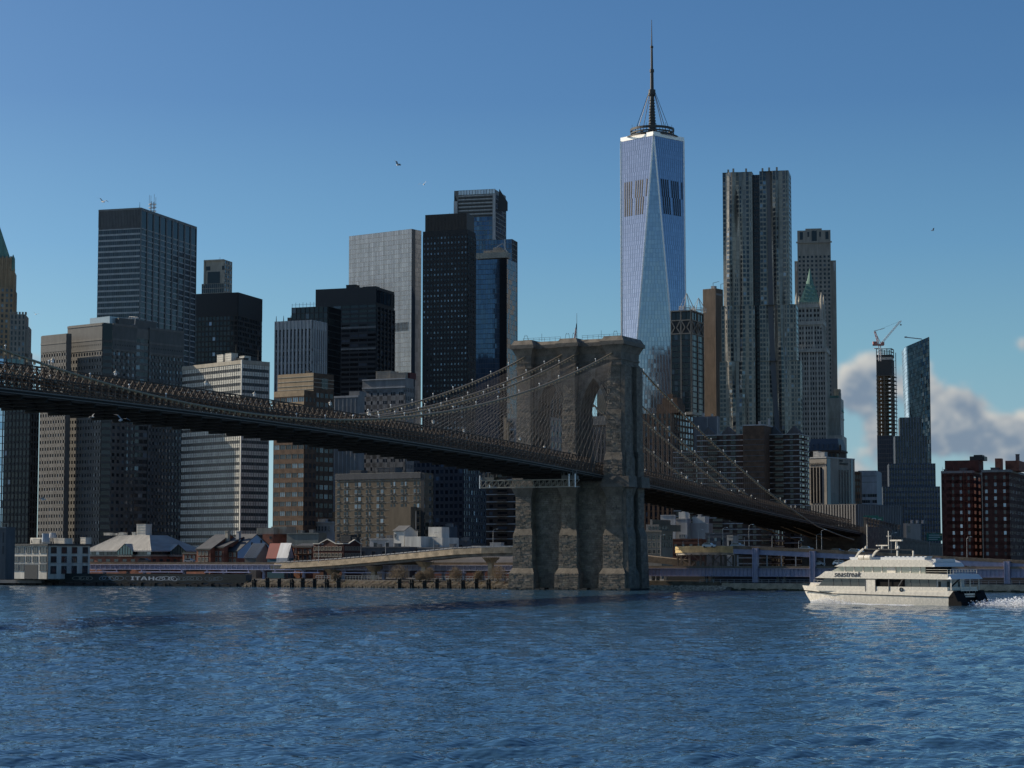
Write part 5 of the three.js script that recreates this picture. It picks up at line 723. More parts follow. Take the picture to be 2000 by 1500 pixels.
  const G = bld({ name: 'grey_striped_block', label: 'pale grey block with dark ribbon windows, left of the unfinished tower', cat: 'building', px: [1676, 1712, 1722], top: 919, D: 1350, th: 15, wm: mat('grey_blue_panel', [.34, .36, .38], .7, 0, { map: tK }) }); grid(G, 'L', { y1: G.yOf(962), fh: 3.9, nb: 8, pw: .05, sh: .5, gm: M.gDark, pr: .1, ps: .3, pal: pal.blinds }); for (const t of [930, 942]) G.box('panel_joint', M.greyD, 'L', 0, G.W, G.yOf(t), G.yOf(t) + .3, 0, .08, null, 'stuff'); G.done();
  // unfinished tower and crane
  const U = bld({ name: 'unfinished_tower', label: 'slim tower under construction with bare floors above and glass below', cat: 'skyscraper', px: [1711, 1741, 1746], top: 680, D: 1850, th: 20, wm: M.greyD, open: 1 });
  const cc = mat('bare_concrete', [.24, .205, .165], .9, 0, { map: tS }), yg = U.yOf(850), yn = U.yOf(733), n = 15; for (let j = 0; j <= n; j++) { const y = lerp(yg, yn, j / n), s = new MB(); s.box(-U.W - .4, .4, y - .45, y + .05, -U.d - 12, .4); s.build('floor_slab', cc, U.g); } const cl = U.mb('column', cc); for (const x of [-U.W + .6, -U.W * .5, -.6]) for (const z of [-.6, -7, -13]) cl.box(x - .6, x + .6, yg, yn, z - .6, z + .6); cl.box(-U.W * .75, -U.W * .35, yg, yn, -11, -4); const nt = U.mb('work_screen', mat('safety_net', [.06, .06, .058], .9)); nt.box(-U.W, 0, yn, U.yOf(702), -14, 0); U.mb('pale_panel', M.offwhite).box(-U.W, -.5, U.yOf(702), U.yOf(697), -13.8, -.2); U.mb('work_screen', M.greyD).box(-U.W, 0, U.yOf(697), U.yOf(692), -14, .1); const fr = U.mb('top_frame', M_dark); for (const x of [-U.W + .3, -U.W * .62, -U.W * .3, -.3]) for (const z of [-.3, -13]) fr.box(x - .3, x + .3, U.yOf(692), U.H, z - .3, z + .3); for (const y of [U.H, U.yOf(686)]) { fr.box(-U.W, 0, y - .5, y, -.6, 0); fr.box(-.6, 0, y - .5, y, -13.3, 0); fr.box(-U.W, 0, y - .5, y, -13.3, -12.7); }
  U.mb('glass_body', M.navy).box(-U.W - .2, .2, 0, yg, -14, .2); grid(U, 'L', { y1: yg, fh: 4, nb: 7, pw: .08, sh: .12, gm: M.gNavy, wm: M.aluD, pr: .35, ps: .3, jit: .02, pal: r => { const v = 1 + r(); return [v, v, v]; } }); const ho = U.mb('hoist_mast', M.greyL); ho.box(2.5, 3.1, 0, U.yOf(688), -6, -5.4); for (let y = 4; y < U.yOf(692); y += 6) ho.box(.2, 3, y, y + .3, -5.8, -5.5); U.done();
  const K = thing('tower_crane', 'red and white luffing crane standing on the unfinished tower', 'crane'), kp = at(1718, 672, 1846); K.position.set(kp.x, GY + U.H - 12, kp.z); const cs = 1850 / F, ky = py => (672 - py) * cs + 12, kx = px => (px - 1718) * cs, cm = mat('crane_red', [.42, .16, .13], .6), cw = mat('crane_white', [.62, .58, .56], .6);
  const lat = (mb, a, b, w, nseg) => { for (const [i, j] of [[-1, -1], [1, -1], [1, 1], [-1, 1]]) mb.beam([a[0] + i * w, a[1], a[2] + j * w], [b[0] + i * w, b[1], b[2] + j * w], .35, .35); for (let k = 0; k < nseg; k++) { const p = t => [0, 1, 2].map(m => lerp(a[m], b[m], t)), q = p(k / nseg), r = p((k + 1) / nseg), e = k % 2 ? 1 : -1; mb.beam([q[0] + e * w, q[1], q[2] + w], [r[0] - e * w, r[1], r[2] + w], .25, .25); } };
  const km = new MB(); lat(km, [0, 0, 0], [0, ky(668), 0], .9, 10); km.build('mast', cw, K); const kc = new MB(); kc.box(-6, 3.5, ky(668), ky(665), -1.5, 1.5); kc.box(-6, -2.5, ky(668), ky(660), -1.6, 1.6); kc.box(1.6, 4, ky(667), ky(661), -1.4, 1.4); kc.box(-5, -1.5, ky(674), ky(673), -1, 1); kc.build('machinery_deck', cm, K); const ka = new MB(); lat(ka, [-1, ky(665), 0], [kx(1709), ky(640), 0], .6, 6); ka.beam([1.5, ky(665), 0], [kx(1709), ky(640), 0], .4, .4); ka.beam([kx(1707), ky(639), 0], [kx(1728), ky(634), 0], .35, .35); ka.build('tower_head', cm, K); const kj = new MB(); lat(kj, [1.5, ky(664), 0], [kx(1760), ky(619), 0], .75, 22); kj.build('jib', cw, K); const kr = new MB(); kr.beam([kx(1709), ky(640), 0], [kx(1760), ky(619), 0], .12, .12); kr.beam([kx(1760), ky(619), 0], [kx(1760), ky(626), 0], .15, .15); kr.box(kx(1758.5), kx(1761.5), ky(628), ky(626), -.6, .6); kr.build('hook_line', M_dark, K);
  // curved-top glass tower
  const C = bld({ name: 'slanted_top_glass_tower', label: 'black mirror-glass tower with a slanted curved top', cat: 'skyscraper', px: [1760, 1814, 1820], top: 658, D: 2120, th: 12, d: 18, wm: M.black, open: 1 }); const sk = new MB(), pn = new MB(), W = C.W, prof = x => C.H + lerp(-11.5, 0, Math.max(0, x)) - 2.5 * sm(.15, 0, x), nx = 22, Hs = 60, rg = mulberry(4); const bulge = (u, y) => { const e = Math.sin(Math.PI * Math.min(1, Math.max(0, y / C.H))) * -1.2; return e; };
  const PT = (u, v) => { const y = v * prof(u), x = -W + u * W + (1 - u) * 2.4 * sm(.35, 1, v) * 0 + (u < .001 ? 0 : 0); const ang = u < .22 ? (.22 - u) / .22 : 0; return [x + (1 - u) * (1 - v) * 5.5, y, -ang * ang * 9]; };
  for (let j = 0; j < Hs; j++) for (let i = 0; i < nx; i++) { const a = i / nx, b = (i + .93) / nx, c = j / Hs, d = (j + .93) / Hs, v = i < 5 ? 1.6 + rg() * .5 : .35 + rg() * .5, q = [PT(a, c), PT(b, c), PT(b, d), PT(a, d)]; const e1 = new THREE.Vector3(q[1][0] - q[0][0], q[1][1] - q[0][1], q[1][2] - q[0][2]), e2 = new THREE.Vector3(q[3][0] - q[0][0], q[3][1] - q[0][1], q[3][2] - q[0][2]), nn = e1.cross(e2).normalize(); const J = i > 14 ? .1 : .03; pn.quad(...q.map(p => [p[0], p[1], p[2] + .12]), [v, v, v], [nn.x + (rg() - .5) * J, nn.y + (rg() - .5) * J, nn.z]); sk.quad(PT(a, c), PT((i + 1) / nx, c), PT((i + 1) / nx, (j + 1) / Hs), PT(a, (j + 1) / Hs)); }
  sk.quad([0, 0, 0], [0, 0, -16], [0, C.H, -16], [0, C.H, 0]); sk.box(-W + 6, -.2, 0, C.H - 16, -16, -9); pn.build('glass_panel', GL('slate_glass', [.13, .155, .18], .85, .07), C.g, 'stuff'); sk.build('frame', M.black, C.g); grid(C, 'R', { fh: 4, nb: 4, pw: .15, sh: .2, gm: M.gDark, wm: M.aluD }); const rig = new MB(); const hx = px => (px - 1814) * 2120 / F; rig.beam([hx(1770), C.yOf(657), -4], [hx(1800), C.yOf(661), -4], .7, .9); rig.box(hx(1767), hx(1772), C.yOf(658), C.yOf(655.5), -5, -3); rig.beam([hx(1800), C.yOf(661), -4], [hx(1804), C.yOf(668), -4], .6, .6); rig.build('roof_boom', M.greyL, C.g); C.done();
  const D = bld({ name: 'dark_stepped_tower', label: 'dark blue ribbed tower widening in steps, in front of the slanted glass tower', cat: 'skyscraper', px: [1757, 1800, 1803], top: 815, D: 1480, th: 8, wm: M.navy, d: 20 }); const rb = { fh: 4, bay: 1.9, pw: .35, sh: .42, pr: .45, ps: .2, gm: M.gBlack, pm: mat('blue_grey_rib', [.13, .145, .18], .6, .2), pal: pal.dark };
  grid(D, 'L', { ...rb, y0: D.yOf(890), sh: .12 }); for (const [l, r, t, z, sh] of [[1748, 1811, 851, 3, .12], [1736, 1827, 905, 6, .45], [1724, 1836, 950, 9, .45]]) { const E = bld({ name: 'step_stage', par: D, px: [l, r, r + 2], top: t, D: 1480 - z, th: 8, wm: M.navy, d: 22 + z }); grid(E, 'L', { ...rb, sh }); E.done(); } D.done();
}
// ---------- low waterfront houses ----------
const HG = 'low houses along the waterfront';
function lowRoof(B, ridge, o = {}) { // pitched roof, ridge parallel to the front
  const ov = o.ov ?? .4, W = B.W, d = o.d ?? B.d, h = ridge - B.H, k = new MB(), z = -d * (o.at ?? .5);
  k.quad([-W - ov, B.H - .1, ov], [ov, B.H - .1, ov], [ov, ridge, z], [-W - ov, ridge, z]); k.quad([ov, B.H - .1, -d - ov], [-W - ov, B.H - .1, -d - ov], [-W - ov, ridge, z], [ov, ridge, z]);
  k.quad([-W - ov, B.H - .35, ov], [-W - ov, B.H - .1, ov], [-W - ov, ridge, z], [-W - ov, ridge - .25, z]); k.quad([ov, B.H - .35, ov], [ov, ridge - .25, z], [ov, ridge, z], [ov, B.H - .1, ov]); k.quad([ov, ridge - .25, z], [ov, B.H - .35, -d - ov], [ov, B.H - .1, -d - ov], [ov, ridge, z]); k.quad([-W - ov, B.H - .35, ov], [ov, B.H - .35, ov], [ov, B.H - .1, ov], [-W - ov, B.H - .1, ov]);
  if (o.seams) for (let i = 0; i <= o.seams; i++) { const x = lerp(-W, 0, i / o.seams); k.beam([x, B.H, ov], [x, ridge + .05, z], .08, .12); }
  k.build('roof', o.m || M.slate, B.g);
  const g = new MB(); for (const x of [-W, 0]) { x ? g.tri([x, B.H, -d], [x, B.H, 0], [x, ridge - .1, z]) : g.tri([x, B.H, 0], [x, B.H, -d], [x, ridge - .1, z]); } g.build('gable_wall', o.gm || B.wm, B.g);
}
function cols(B, f, list) { return list.map(([a, b]) => { const u0 = B.uOf(f, a), u1 = B.uOf(f, b); return [(u0 + u1) / 2, Math.max(.5, u1 - u0)]; }); }
function rows(B, list) { return list.map(([a, b]) => { const y0 = B.yOf(b), y1 = B.yOf(a); return [y0, y1 - y0]; }); }
{
  const P = bld({ name: 'dark_pier_house', label: 'dark grey pier house with narrow slits at the left edge of the waterfront', px: [-60, 12, 22], top: 1029, D: 770, th: 20, d: 6, wm: M.greyD }); for (const [a, b] of [[2, 6], [12, 14]]) for (const [t, c] of [[1040, 1060], [1066, 1082]]) P.box('window_slit', M.black, 'L', P.uOf('L', a - 6), P.uOf('L', b - 6), P.yOf(c), P.yOf(t), 0, .08, null, 'stuff'); P.box('parapet', M.grey, 'L', 0, P.W, P.H - .5, P.H, 0, .3); const k = new MB(); k.path([[-8, P.H, -1], [-8, P.H + 1.2, -1], [0, P.H + 1.2, -1], [0, P.H, -1]], .12, .12); k.build('roof_rail', M.beige, P.g); P.done();
  const B = bld({ name: 'white_corner_house', label: 'white painted three-storey corner house with dark windows near the left edge', px: [20, 94, 176], top: 1063, D: 800, th: 36, wm: M.offwhite });
  const ys = rows(B, [[1069, 1079], [1087, 1097], [1103, 1114]]), yl = rows(B, [[1069, 1080], [1087, 1098], [1106, 1120]]);
  punched(B, 'L', { us: cols(B, 'L', [[23, 26], [28.5, 36.5], [39.5, 47.5], [52, 60], [65, 73.5], [79, 91]]), ys, fm: M.greyD, skip: (i, j) => j === 2 && (i === 3 || i === 4) }); punched(B, 'R', { us: cols(B, 'R', [[100, 110], [121, 130], [141, 150], [162, 171]]), ys: yl, fm: M_dark });
  B.box('shop_opening', M.black, 'L', B.uOf('L', 49), B.uOf('L', 75), 0, B.yOf(1103), 0, .1); for (const f of ['L', 'R']) { B.box('cornice', M_dark, f, 0, B.len(f) + .6, B.H - .5, B.H + .2, 0, .7); B.box('string_course', M.greyL, f, 0, B.len(f), B.yOf(1101.5), B.yOf(1100.5), 0, .1); } B.box('corner_pilaster', M_dark, 'L', B.W - .35, B.W + .2, 0, B.H, 0, .2);
  const em = new MB(), eu = B.uOf('R', 135); for (const [y, r0] of [[1095, 1.5], [1108, 1.4]]) for (const r of [r0, r0 * .65, r0 * .35]) for (let i = 0; i < 18; i++) { const t = i / 18 * 6.283, t2 = (i + .9) / 18 * 6.283, yy = B.yOf(y); em.beam([.05, yy + r * Math.sin(t), -(eu + r * 1.6 * Math.cos(t))], [.05, yy + r * Math.sin(t2), -(eu + r * 1.6 * Math.cos(t2))], .04, .1); } em.build('painted_rings', mat('ring_paint', [.25, .27, .3], .8), B.g);
  roofUnits(B, [[-12, -6, 4, 3, 2], [-5, -12, 6, 4, 2.2], [-3, -22, 3, 3, 2.6], [-9, -18, 3, 3, 1.4]], M.offwhite); const v = new MB(); v.box(-16, -9, B.H, B.H + 2.6, -9, -5); for (let i = 0; i < 5; i++) v.prism([[-15.6 + i * 1.3, B.H + .6], [-14.8 + i * 1.3, B.H + .6], [-15.2 + i * 1.3, B.H + 1.9]], -5, -4.9, [.1, .1, .1]); v.build('sawtooth_vent', M.offwhite, B.g); const tk = new MB(); tk.cyl([-6, B.H + 1, -4], [-6, B.H + 4.2, -4], 1.4, 1.4, 12); tk.build('roof_tank', mat('blue_grey_tank', [.25, .3, .36], .5), B.g); const tk2 = new MB(); tk2.cyl([-11, B.H + 2.6, -12], [-11, B.H + 4.6, -12], 1.6, 1.2, 12); tk2.build('roof_cylinder', M.greyL, B.g); B.done();
}
{
  const B = bld({ name: 'hip_roofed_market', label: 'long brick market hall under a large pale hipped roof', px: [172, 295, 390], top: 1075, D: 880, th: 30, wm: M.red }), W = B.W, d = B.d, H = B.H, Hr = B.yOf(1044.5), k = new MB();
  k.frus(H, [-W - 1.2, 1.2, -d - 1.2, 1.2], Hr, [-W + 9, -8.5, -d + 12, -9]); for (let i = 0; i < 40; i++) { const x = lerp(-W - 1, 1, i / 39), xt = lerp(-W + 9, -8.5, i / 39); k.beam([x, H + .02, 1.2], [xt, Hr, -9], .08, .1); } k.build('hipped_roof', M.paleRoof, B.g);
  const e = new MB(); e.box(-W - 1.3, 1.3, H - .5, H - .02, -d - 1.3, 1.3); e.build('eave', M.greyL, B.g);
  for (const f of ['L', 'R']) { grid(B, f, { y0: B.yOf(1083.5), y1: H - .5, nf: 1, bay: 2.2, pw: .06, sh: .06, pr: .12, gm: M.gDark, wm: M_dark, pal: pal.dark }); B.box('stone_band', M.beige, f, 0, B.len(f), B.yOf(1086.5), B.yOf(1083.5), 0, .35); const n = Math.floor(B.len(f) / 4.6); for (let i = 0; i < n; i++) { const w = new MB(); w.quad(B.pt(f, i * 4.6 + 1, B.yOf(1097), .06), B.pt(f, i * 4.6 + 3.2, B.yOf(1097), .06), B.pt(f, i * 4.6 + 3.2, B.yOf(1092), .06), B.pt(f, i * 4.6 + 1, B.yOf(1092), .06)); w.build('window', M.gDark, B.g); } }
  for (const [f, a, b, t] of [['L', 233, 264, 1062.5], ['R', 327, 357, 1063.5]]) { const u0 = B.uOf(f, a), u1 = B.uOf(f, b), um = (u0 + u1) / 2, g = new MB(), r = new MB(), yt = B.yOf(t), yb = B.yOf(1084); const q = (u, y, o) => B.pt(f, u, y, o); g.quad(q(u0, yb, 1.4), q(u1, yb, 1.4), q(u1, H - .2, 1.4), q(u0, H - .2, 1.4)); g.tri(q(u0, H - .2, 1.4), q(u1, H - .2, 1.4), q(um, yt, 1.4)); for (const e2 of [u0, u1]) r.quad(q(e2, H - .3, 1.7), q(um, yt + .2, 1.7), q(um, yt + .2, -7), q(e2, H - .3, -3)); g.build('gable_glazing', M.gGreen, B.g); r.build('gable_roof', M.paleRoof, B.g); const m = new MB(); for (let i = 0; i <= 6; i++) { const u = lerp(u0, u1, i / 6), yy = lerp(H - .2, yt, 1 - Math.abs(i / 3 - 1)); m.beam(q(u, yb, 1.5), q(u, yy, 1.5), .15, .15); } m.build('gable_mullion', M_dark, B.g); B.box('sign_band', M.beige, f, u0 + .3, u1 - .3, B.yOf(1087), B.yOf(1083), .4, 1.4); }
  roofUnits({ ...B, H: Hr }, [[-14, -12, 5, 4, 4.6]], M.offwhite); roofUnits({ ...B, H: Hr }, [[-24, -10, 3, 2, 1], [-32, -10, 4, 2, .9], [-18, -11, 2, 2, 1.1], [-29, -12, 2, 2, .7]], M.offwhite); B.done();
  const L = bld({ name: 'brick_low_house', label: 'small flat brick house left of the slate-roofed row', px: [357, 386, 392], top: 1080, D: 868, th: 34, wm: M.red, group: HG }); punched(L, 'L', { us: cols(L, 'L', [[361, 365], [369, 373], [377, 381]]), ys: rows(L, [[1085, 1092]]), fm: M.greyD }); L.box('cornice', M_dark, 'L', 0, L.W, L.H - .5, L.H + .2, 0, .4); L.done();
  for (const [px, cl, t, rd, lab] of [[[384, 411, 424], [[388, 392], [395, 399], [402, 406]], 1072, 1043, 'slate-roofed brick row house next to the flat brick house'], [[410, 437, 446], [[414, 417.5], [421.5, 425], [429, 432.5]], 1068, 1048, 'middle slate-roofed brick row house with two chimneys'], [[436, 464, 524], [[440, 444], [448.5, 452.5], [456.5, 460.5]], 1076, 1042, 'slate-roofed brick row house with a sky-blue gable end']]) {
    const h = bld({ name: 'brick_row_house', label: lab, px, top: t, D: 862, th: 33, wm: M.red, group: HG }); punched(h, 'L', { us: cols(h, 'L', cl), ys: rows(h, [[1077, 1084], [1089, 1096]].map(r => r.map(v => v + (t > 1074 ? 3 : 0)))), fm: M.beige }); h.d = Math.max(h.d, 24); lowRoof(h, h.yOf(rd) * 1.0, { gm: px[2] > 500 ? mat('sky_blue_paint', [.26, .40, .56], .8) : M.red, seams: 0 }); if (px[2] > 500) { const w = new MB(); w.box(.02, .12, h.yOf(1090), h.H, -h.d, 0); w.build('blue_side_wall', mat('sky_blue_wall', [.26, .40, .56], .8), h.g); for (const [z, y] of [[-9, 2.4], [-15, 3.4]]) { const s = new MB(); s.box(.1, .2, h.H + y, h.H + y + 1.2, z - .5, z + .5); s.build('gable_window', M.black, h.g); } }
    h.box('cornice', M_dark, 'L', 0, h.W, h.H - .6, h.H + .1, 0, .4); if (px[0] === 410) for (const [x, z, m] of [[-4, -7, M.beige], [-.6, -10, M.greyL]]) { const c = new MB(); c.box(x - .7, x + .7, h.H, h.yOf(1038), z - .7, z + .7); c.box(x - .9, x + .9, h.yOf(1038), h.yOf(1036.5), z - .9, z + .9); c.build('chimney', m, h.g); } h.done();
  }
  const s = bld({ name: 'blue_roofed_shed', label: 'low shed with a dark blue roof below the sky-blue gable', px: [478, 500, 534], top: 1089, D: 835, th: 26, wm: mat('weathered_wall', [.22, .2, .18], .9, 0, { map: tK }), group: HG }); lowRoof(s, s.yOf(1061), { m: mat('blue_roof', [.035, .075, .13], .5, 0, { map: tK }), seams: 8 }); s.box('door', M.redD, 'R', 4, 7, 0, 4, 0, .1); s.done();
  const r = bld({ name: 'red_roofed_house', label: 'house with a bright red roof and white sheeting on its gable', px: [522, 561, 574], top: 1090, D: 825, th: 26, wm: mat('teal_fence', [.05, .14, .18], .8), group: HG }); lowRoof(r, r.yOf(1061), { m: mat('red_roof', [.30, .045, .035], .7, 0, { map: tK }), gm: mat('white_sheeting', [.7, .7, .7], .6, 0, { map: tK }), seams: 0 }); const ws = new MB(), wz = -r.d * .5, wy = r.yOf(1061); ws.quad([-r.W * .5, r.H + .05, .55], [.5, r.H + .05, .55], [.5, wy + .12, wz], [-r.W * .5, wy + .12, wz]); ws.quad([-r.W * .5, r.H - 2.4, .6], [.5, r.H - 2.4, .6], [.5, r.H + .05, .6], [-r.W * .5, r.H + .05, .6]); ws.build('white_sheeting', mat('white_sheet', [.72, .72, .72], .6, 0, { map: tK }), r.g); const sc = new MB(); for (let i = 0; i < 6; i++) sc.beam([.3, 0, -2 - i * 4], [.3, r.H + 3 + 3 * Math.sin(i * 1.1), -2 - i * 4], .12, .12); for (let j = 1; j < 5; j++) sc.beam([.3, j * 2.2, -1], [.3, j * 2.2, -24], .1, .1); sc.build('scaffold', M.greyL, r.g); r.done();
  const q = bld({ name: 'tall_red_brick_house', label: 'plain red brick block with cream plant on its roof, behind the blue gable', px: [513, 534, 564], top: 1043, D: 930, th: 26, wm: M.red, group: HG }); punched(q, 'L', { us: cols(q, 'L', [[527, 530]]), ys: rows(q, [[1048, 1052], [1060, 1064]]), fm: M.greyD }); roofUnits(q, [[-5, -3, 9, 4, 2.6], [-1, -10, 8, 8, 3.2]], M.beige); q.done();
  const o = bld({ name: 'orange_brick_house', label: 'orange brick house with fire escapes left of the white-trimmed gables', px: [571, 611, 613], top: 1067, D: 826, th: 34, d: 16, wm: mat('orange_brick', [.27, .10, .05], .88, 0, { map: tS }), group: HG }); punched(o, 'L', { us: cols(o, 'L', [[575, 579], [585, 589], [594, 598], [604, 608]]), ys: rows(o, [[1073, 1080], [1085, 1092]]), fm: M.greyD }); o.box('cornice', M_dark, 'L', 0, o.W, o.H - .5, o.H + .3, 0, .5); lowRoof(o, o.yOf(1061), { d: 14 }); const fe = new MB(); for (const y of [1082, 1094]) { fe.box(-o.W + 2, -1, o.yOf(y), o.yOf(y) + .15, 0, 1); for (let i = 0; i < 8; i++) fe.beam([-o.W + 2 + i * .9, o.yOf(y), 1], [-o.W + 2 + i * .9, o.yOf(y) + 1, 1], .06, .06); } fe.build('fire_escape', M_dark, o.g); o.done();
  const g = bld({ name: 'twin_gabled_brick_house', label: 'dark red brick house with two white-trimmed gables', px: [612, 671, 707], top: 1062, D: 806, th: 34, wm: M.redD, group: HG }); const fmw = M.beige; punched(g, 'L', { us: cols(g, 'L', [614, 621, 628, 635, 642, 649, 656, 663].map(a => [a, a + 4])), ys: rows(g, [[1068, 1074], [1081, 1087]]), fm: fmw }); punched(g, 'R', { us: cols(g, 'R', [674, 679.5, 685, 690.5, 696, 701].map(a => [a, a + 3])), ys: rows(g, [[1068, 1074], [1081, 1087]]), fm: fmw });
  for (const [f, a, b, t] of [['L', 623, 657, 1053], ['R', 680, 704, 1054.5]]) { const u0 = g.uOf(f, a), u1 = g.uOf(f, b), um = (u0 + u1) / 2, k = new MB(), yt = g.yOf(t), w = new MB(); k.tri(g.pt(f, u0, g.H, .02), g.pt(f, u1, g.H, .02), g.pt(f, um, yt, .02)); k.tri(g.pt(f, u1, g.H, -.4), g.pt(f, u0, g.H, -.4), g.pt(f, um, yt, -.4)); k.build('gable', M.redD, g.g); w.beam(g.pt(f, u0, g.H, .1), g.pt(f, um, yt + .1, .1), .5, .3); w.beam(g.pt(f, um, yt + .1, .1), g.pt(f, u1, g.H, .1), .5, .3); w.build('gable_coping', M.offwhite, g.g); g.box('coping', M.offwhite, f, 0, u0, g.H - .1, g.H + .2, -.3, .3); g.box('coping', M.offwhite, f, u1, g.len(f), g.H - .1, g.H + .2, -.3, .3); } roofUnits(g, [[-1, -9, 2, 2, 2.4], [-7, -12, 5, 4, 3.4]], M.black); g.done();
}
{
  const B = bld({ name: 'grey_cornice_building', label: 'pale grey corniced building with tall windows before the brown apartment block', px: [600, 652, 706], top: 1020, D: 960, th: 26, wm: M.greyL }); punched(B, 'L', { us: cols(B, 'L', [604, 610, 616.5, 622.5, 628.5, 634.5, 641].map(a => [a, a + 3])), ys: rows(B, [[1028, 1036.5]]), fm: M.grey }); punched(B, 'R', { us: cols(B, 'R', [653, 658.5, 664, 669, 675, 684, 689.5, 695, 700].map(a => [a, a + 2.4])), ys: rows(B, [[1028, 1037]]), fm: M.grey }); for (const f of ['L', 'R']) { B.box('cornice', M.greyL, f, 0, B.len(f) + .6, B.H - .4, B.H + .3, 0, .8); B.box('string_course', M.greyL, f, 0, B.len(f), B.yOf(1040), B.yOf(1039), 0, .3); } roofUnits(B, [[-2, -24, 4, 6, 2.4], [-8, -4, 4, 3, 1.4]], M.greyL); const k = new MB(); k.box(-10, -2, B.H, B.H + 2, -16, -5); k.box(-6, -2, B.H + 2, B.H + 5, -14, -9); k.build('roof_house', M.black, B.g); B.done();
  const sm_ = [['grey_green_shed', 'grey-green windowless shed behind the red-roofed house', [560, 622, 638], 1041, 905, mat('grey_green', [.2, .22, .2], .85, 0, { map: tK })], ['white_low_house', 'low white house with one dark window, left of the white penthouse', [722, 768, 772], 1052, 880, M.greyL], ['grey_low_house', 'low grey house right of the white penthouse', [828, 856, 862], 1055, 880, M.grey], ['dark_low_house', 'dark flat-roofed house just above the ramp', [700, 800, 832], 1068, 850, M.greyD], ['blue_grey_house', 'blue-grey stepped house with a roof railing, right of the brown apartment block', [857, 880, 893], 1029, 900, mat('blue_grey_wall', [.1, .115, .135], .85, 0, { map: tK })], ['grey_shop_house', 'grey shop house beside the blue-grey stepped house', [888, 912, 920], 1056, 890, M.greyD], ['grey_terrace', 'long grey house with tall windows just above the ramp', [816, 905, 940], 1069, 845, M.grey]];
  for (const [n, l, px, t, D, m] of sm_) { const b = bld({ name: n, label: l, px, top: t, D, th: 26, wm: m, group: HG }); const w = b.W, n1 = Math.max(1, Math.round(w / 5)); const us = []; for (let i = 0; i < n1; i++) us.push([(i + .5) * w / n1, 1.4]); if (n !== 'grey_green_shed') punched(b, 'L', { us, ys: [[b.H - 4.2, 2.4]], fm: M.greyD }); b.box('parapet', m, 'L', -.1, b.W + .1, b.H - .4, b.H + .1, 0, .3); roofUnits(b, [[-w * .3, -3, 2.2, 2, 1.3], [-w * .7, -5, 1.6, 1.6, 1]], M.grey); b.done(); }
  const W = bld({ name: 'white_penthouse', label: 'cluster of bright white rooftop boxes above the ramp', px: [769, 789, 816], top: 1036, D: 862, th: 30, wm: M.white }); punched(W, 'L', { us: cols(W, 'L', [[771, 774]]), ys: rows(W, [[1043, 1050]]), fm: M.greyL }); lowRoof(W, W.yOf(1026), { m: M.greyD, gm: M.white, d: 9 }); const wa = new MB(); wa.box(1, 9, 0, W.yOf(1048), -13, 1); wa.box(5, 11.5, 0, W.yOf(1029), -17, -11); wa.box(9, 15, 0, W.yOf(1050), -19, -6); wa.build('white_annex', M.white, W.g); const mm = new MB(); mm.beam([2, W.H, -6], [2, W.H + 8, -6], .15, .15); mm.build('flag_mast', M.greyL, W.g); W.done();
  const H = bld({ name: 'corrugated_roof_market', label: 'brick market shed with a corrugated tin roof under the ramp, left of the stone tower', px: [840, 1014, 1040], top: 1098, D: 826, th: 26, wm: M.red }); lowRoof(H, H.yOf(1087), { m: mat('tin_roof', [.30, .27, .23], .5, .3, { map: tK }), seams: 44, d: 16 }); H.box('stone_band', M.beige, 'L', 0, H.W, H.H - 1, H.H - .5, 0, .2); H.done();
  const T = bld({ name: 'grey_parapet_shed', label: 'grey shed with a bright white roof edge beside the stone tower', px: [922, 1003, 1030], top: 1067, D: 850, th: 26, wm: M.grey }); T.box('roof_edge', M.white, 'L', 0, T.W, T.H - .5, T.H + .2, 0, .5); roofUnits(T, [[-9, -3, 5, 3, 1.4]], M.greyL); T.done();
  // right of the stone tower
  const A = bld({ name: 'grey_loft_house', label: 'grey loft house with square windows, right of the stone tower', px: [1250, 1292, 1314], top: 1037, D: 800, th: 26, wm: M.lime }); punched(A, 'L', { us: cols(A, 'L', [[1258, 1262], [1266, 1271], [1275, 1280], [1285, 1289]]), ys: rows(A, [[1046, 1054], [1060, 1068], [1074, 1081]]), fm: M.beige }); punched(A, 'R', { us: cols(A, 'R', [[1294, 1297], [1301, 1304], [1308, 1311]]), ys: rows(A, [[1046, 1054], [1060, 1068]]), fm: M.greyD }); A.box('cornice', M.lime, 'L', 0, A.W + .3, A.H - .3, A.H + .2, 0, .5); const a2 = new MB(); a2.box(-A.W + 2, -1.5, A.H, A.yOf(1024), -24, -1.2); a2.box(-A.W + 3, -5, A.yOf(1024), A.yOf(1014), -22, -3); a2.build('setback_floor', M.grey, A.g); const a3 = new MB(); for (let i = 0; i < 6; i++) a3.box(-A.W + 3 + i * 1.4, -A.W + 3.8 + i * 1.4, A.yOf(1034), A.yOf(1028), -1.2, -1.1); a3.build('setback_window', M.gDark, A.g, 'stuff'); A.done();
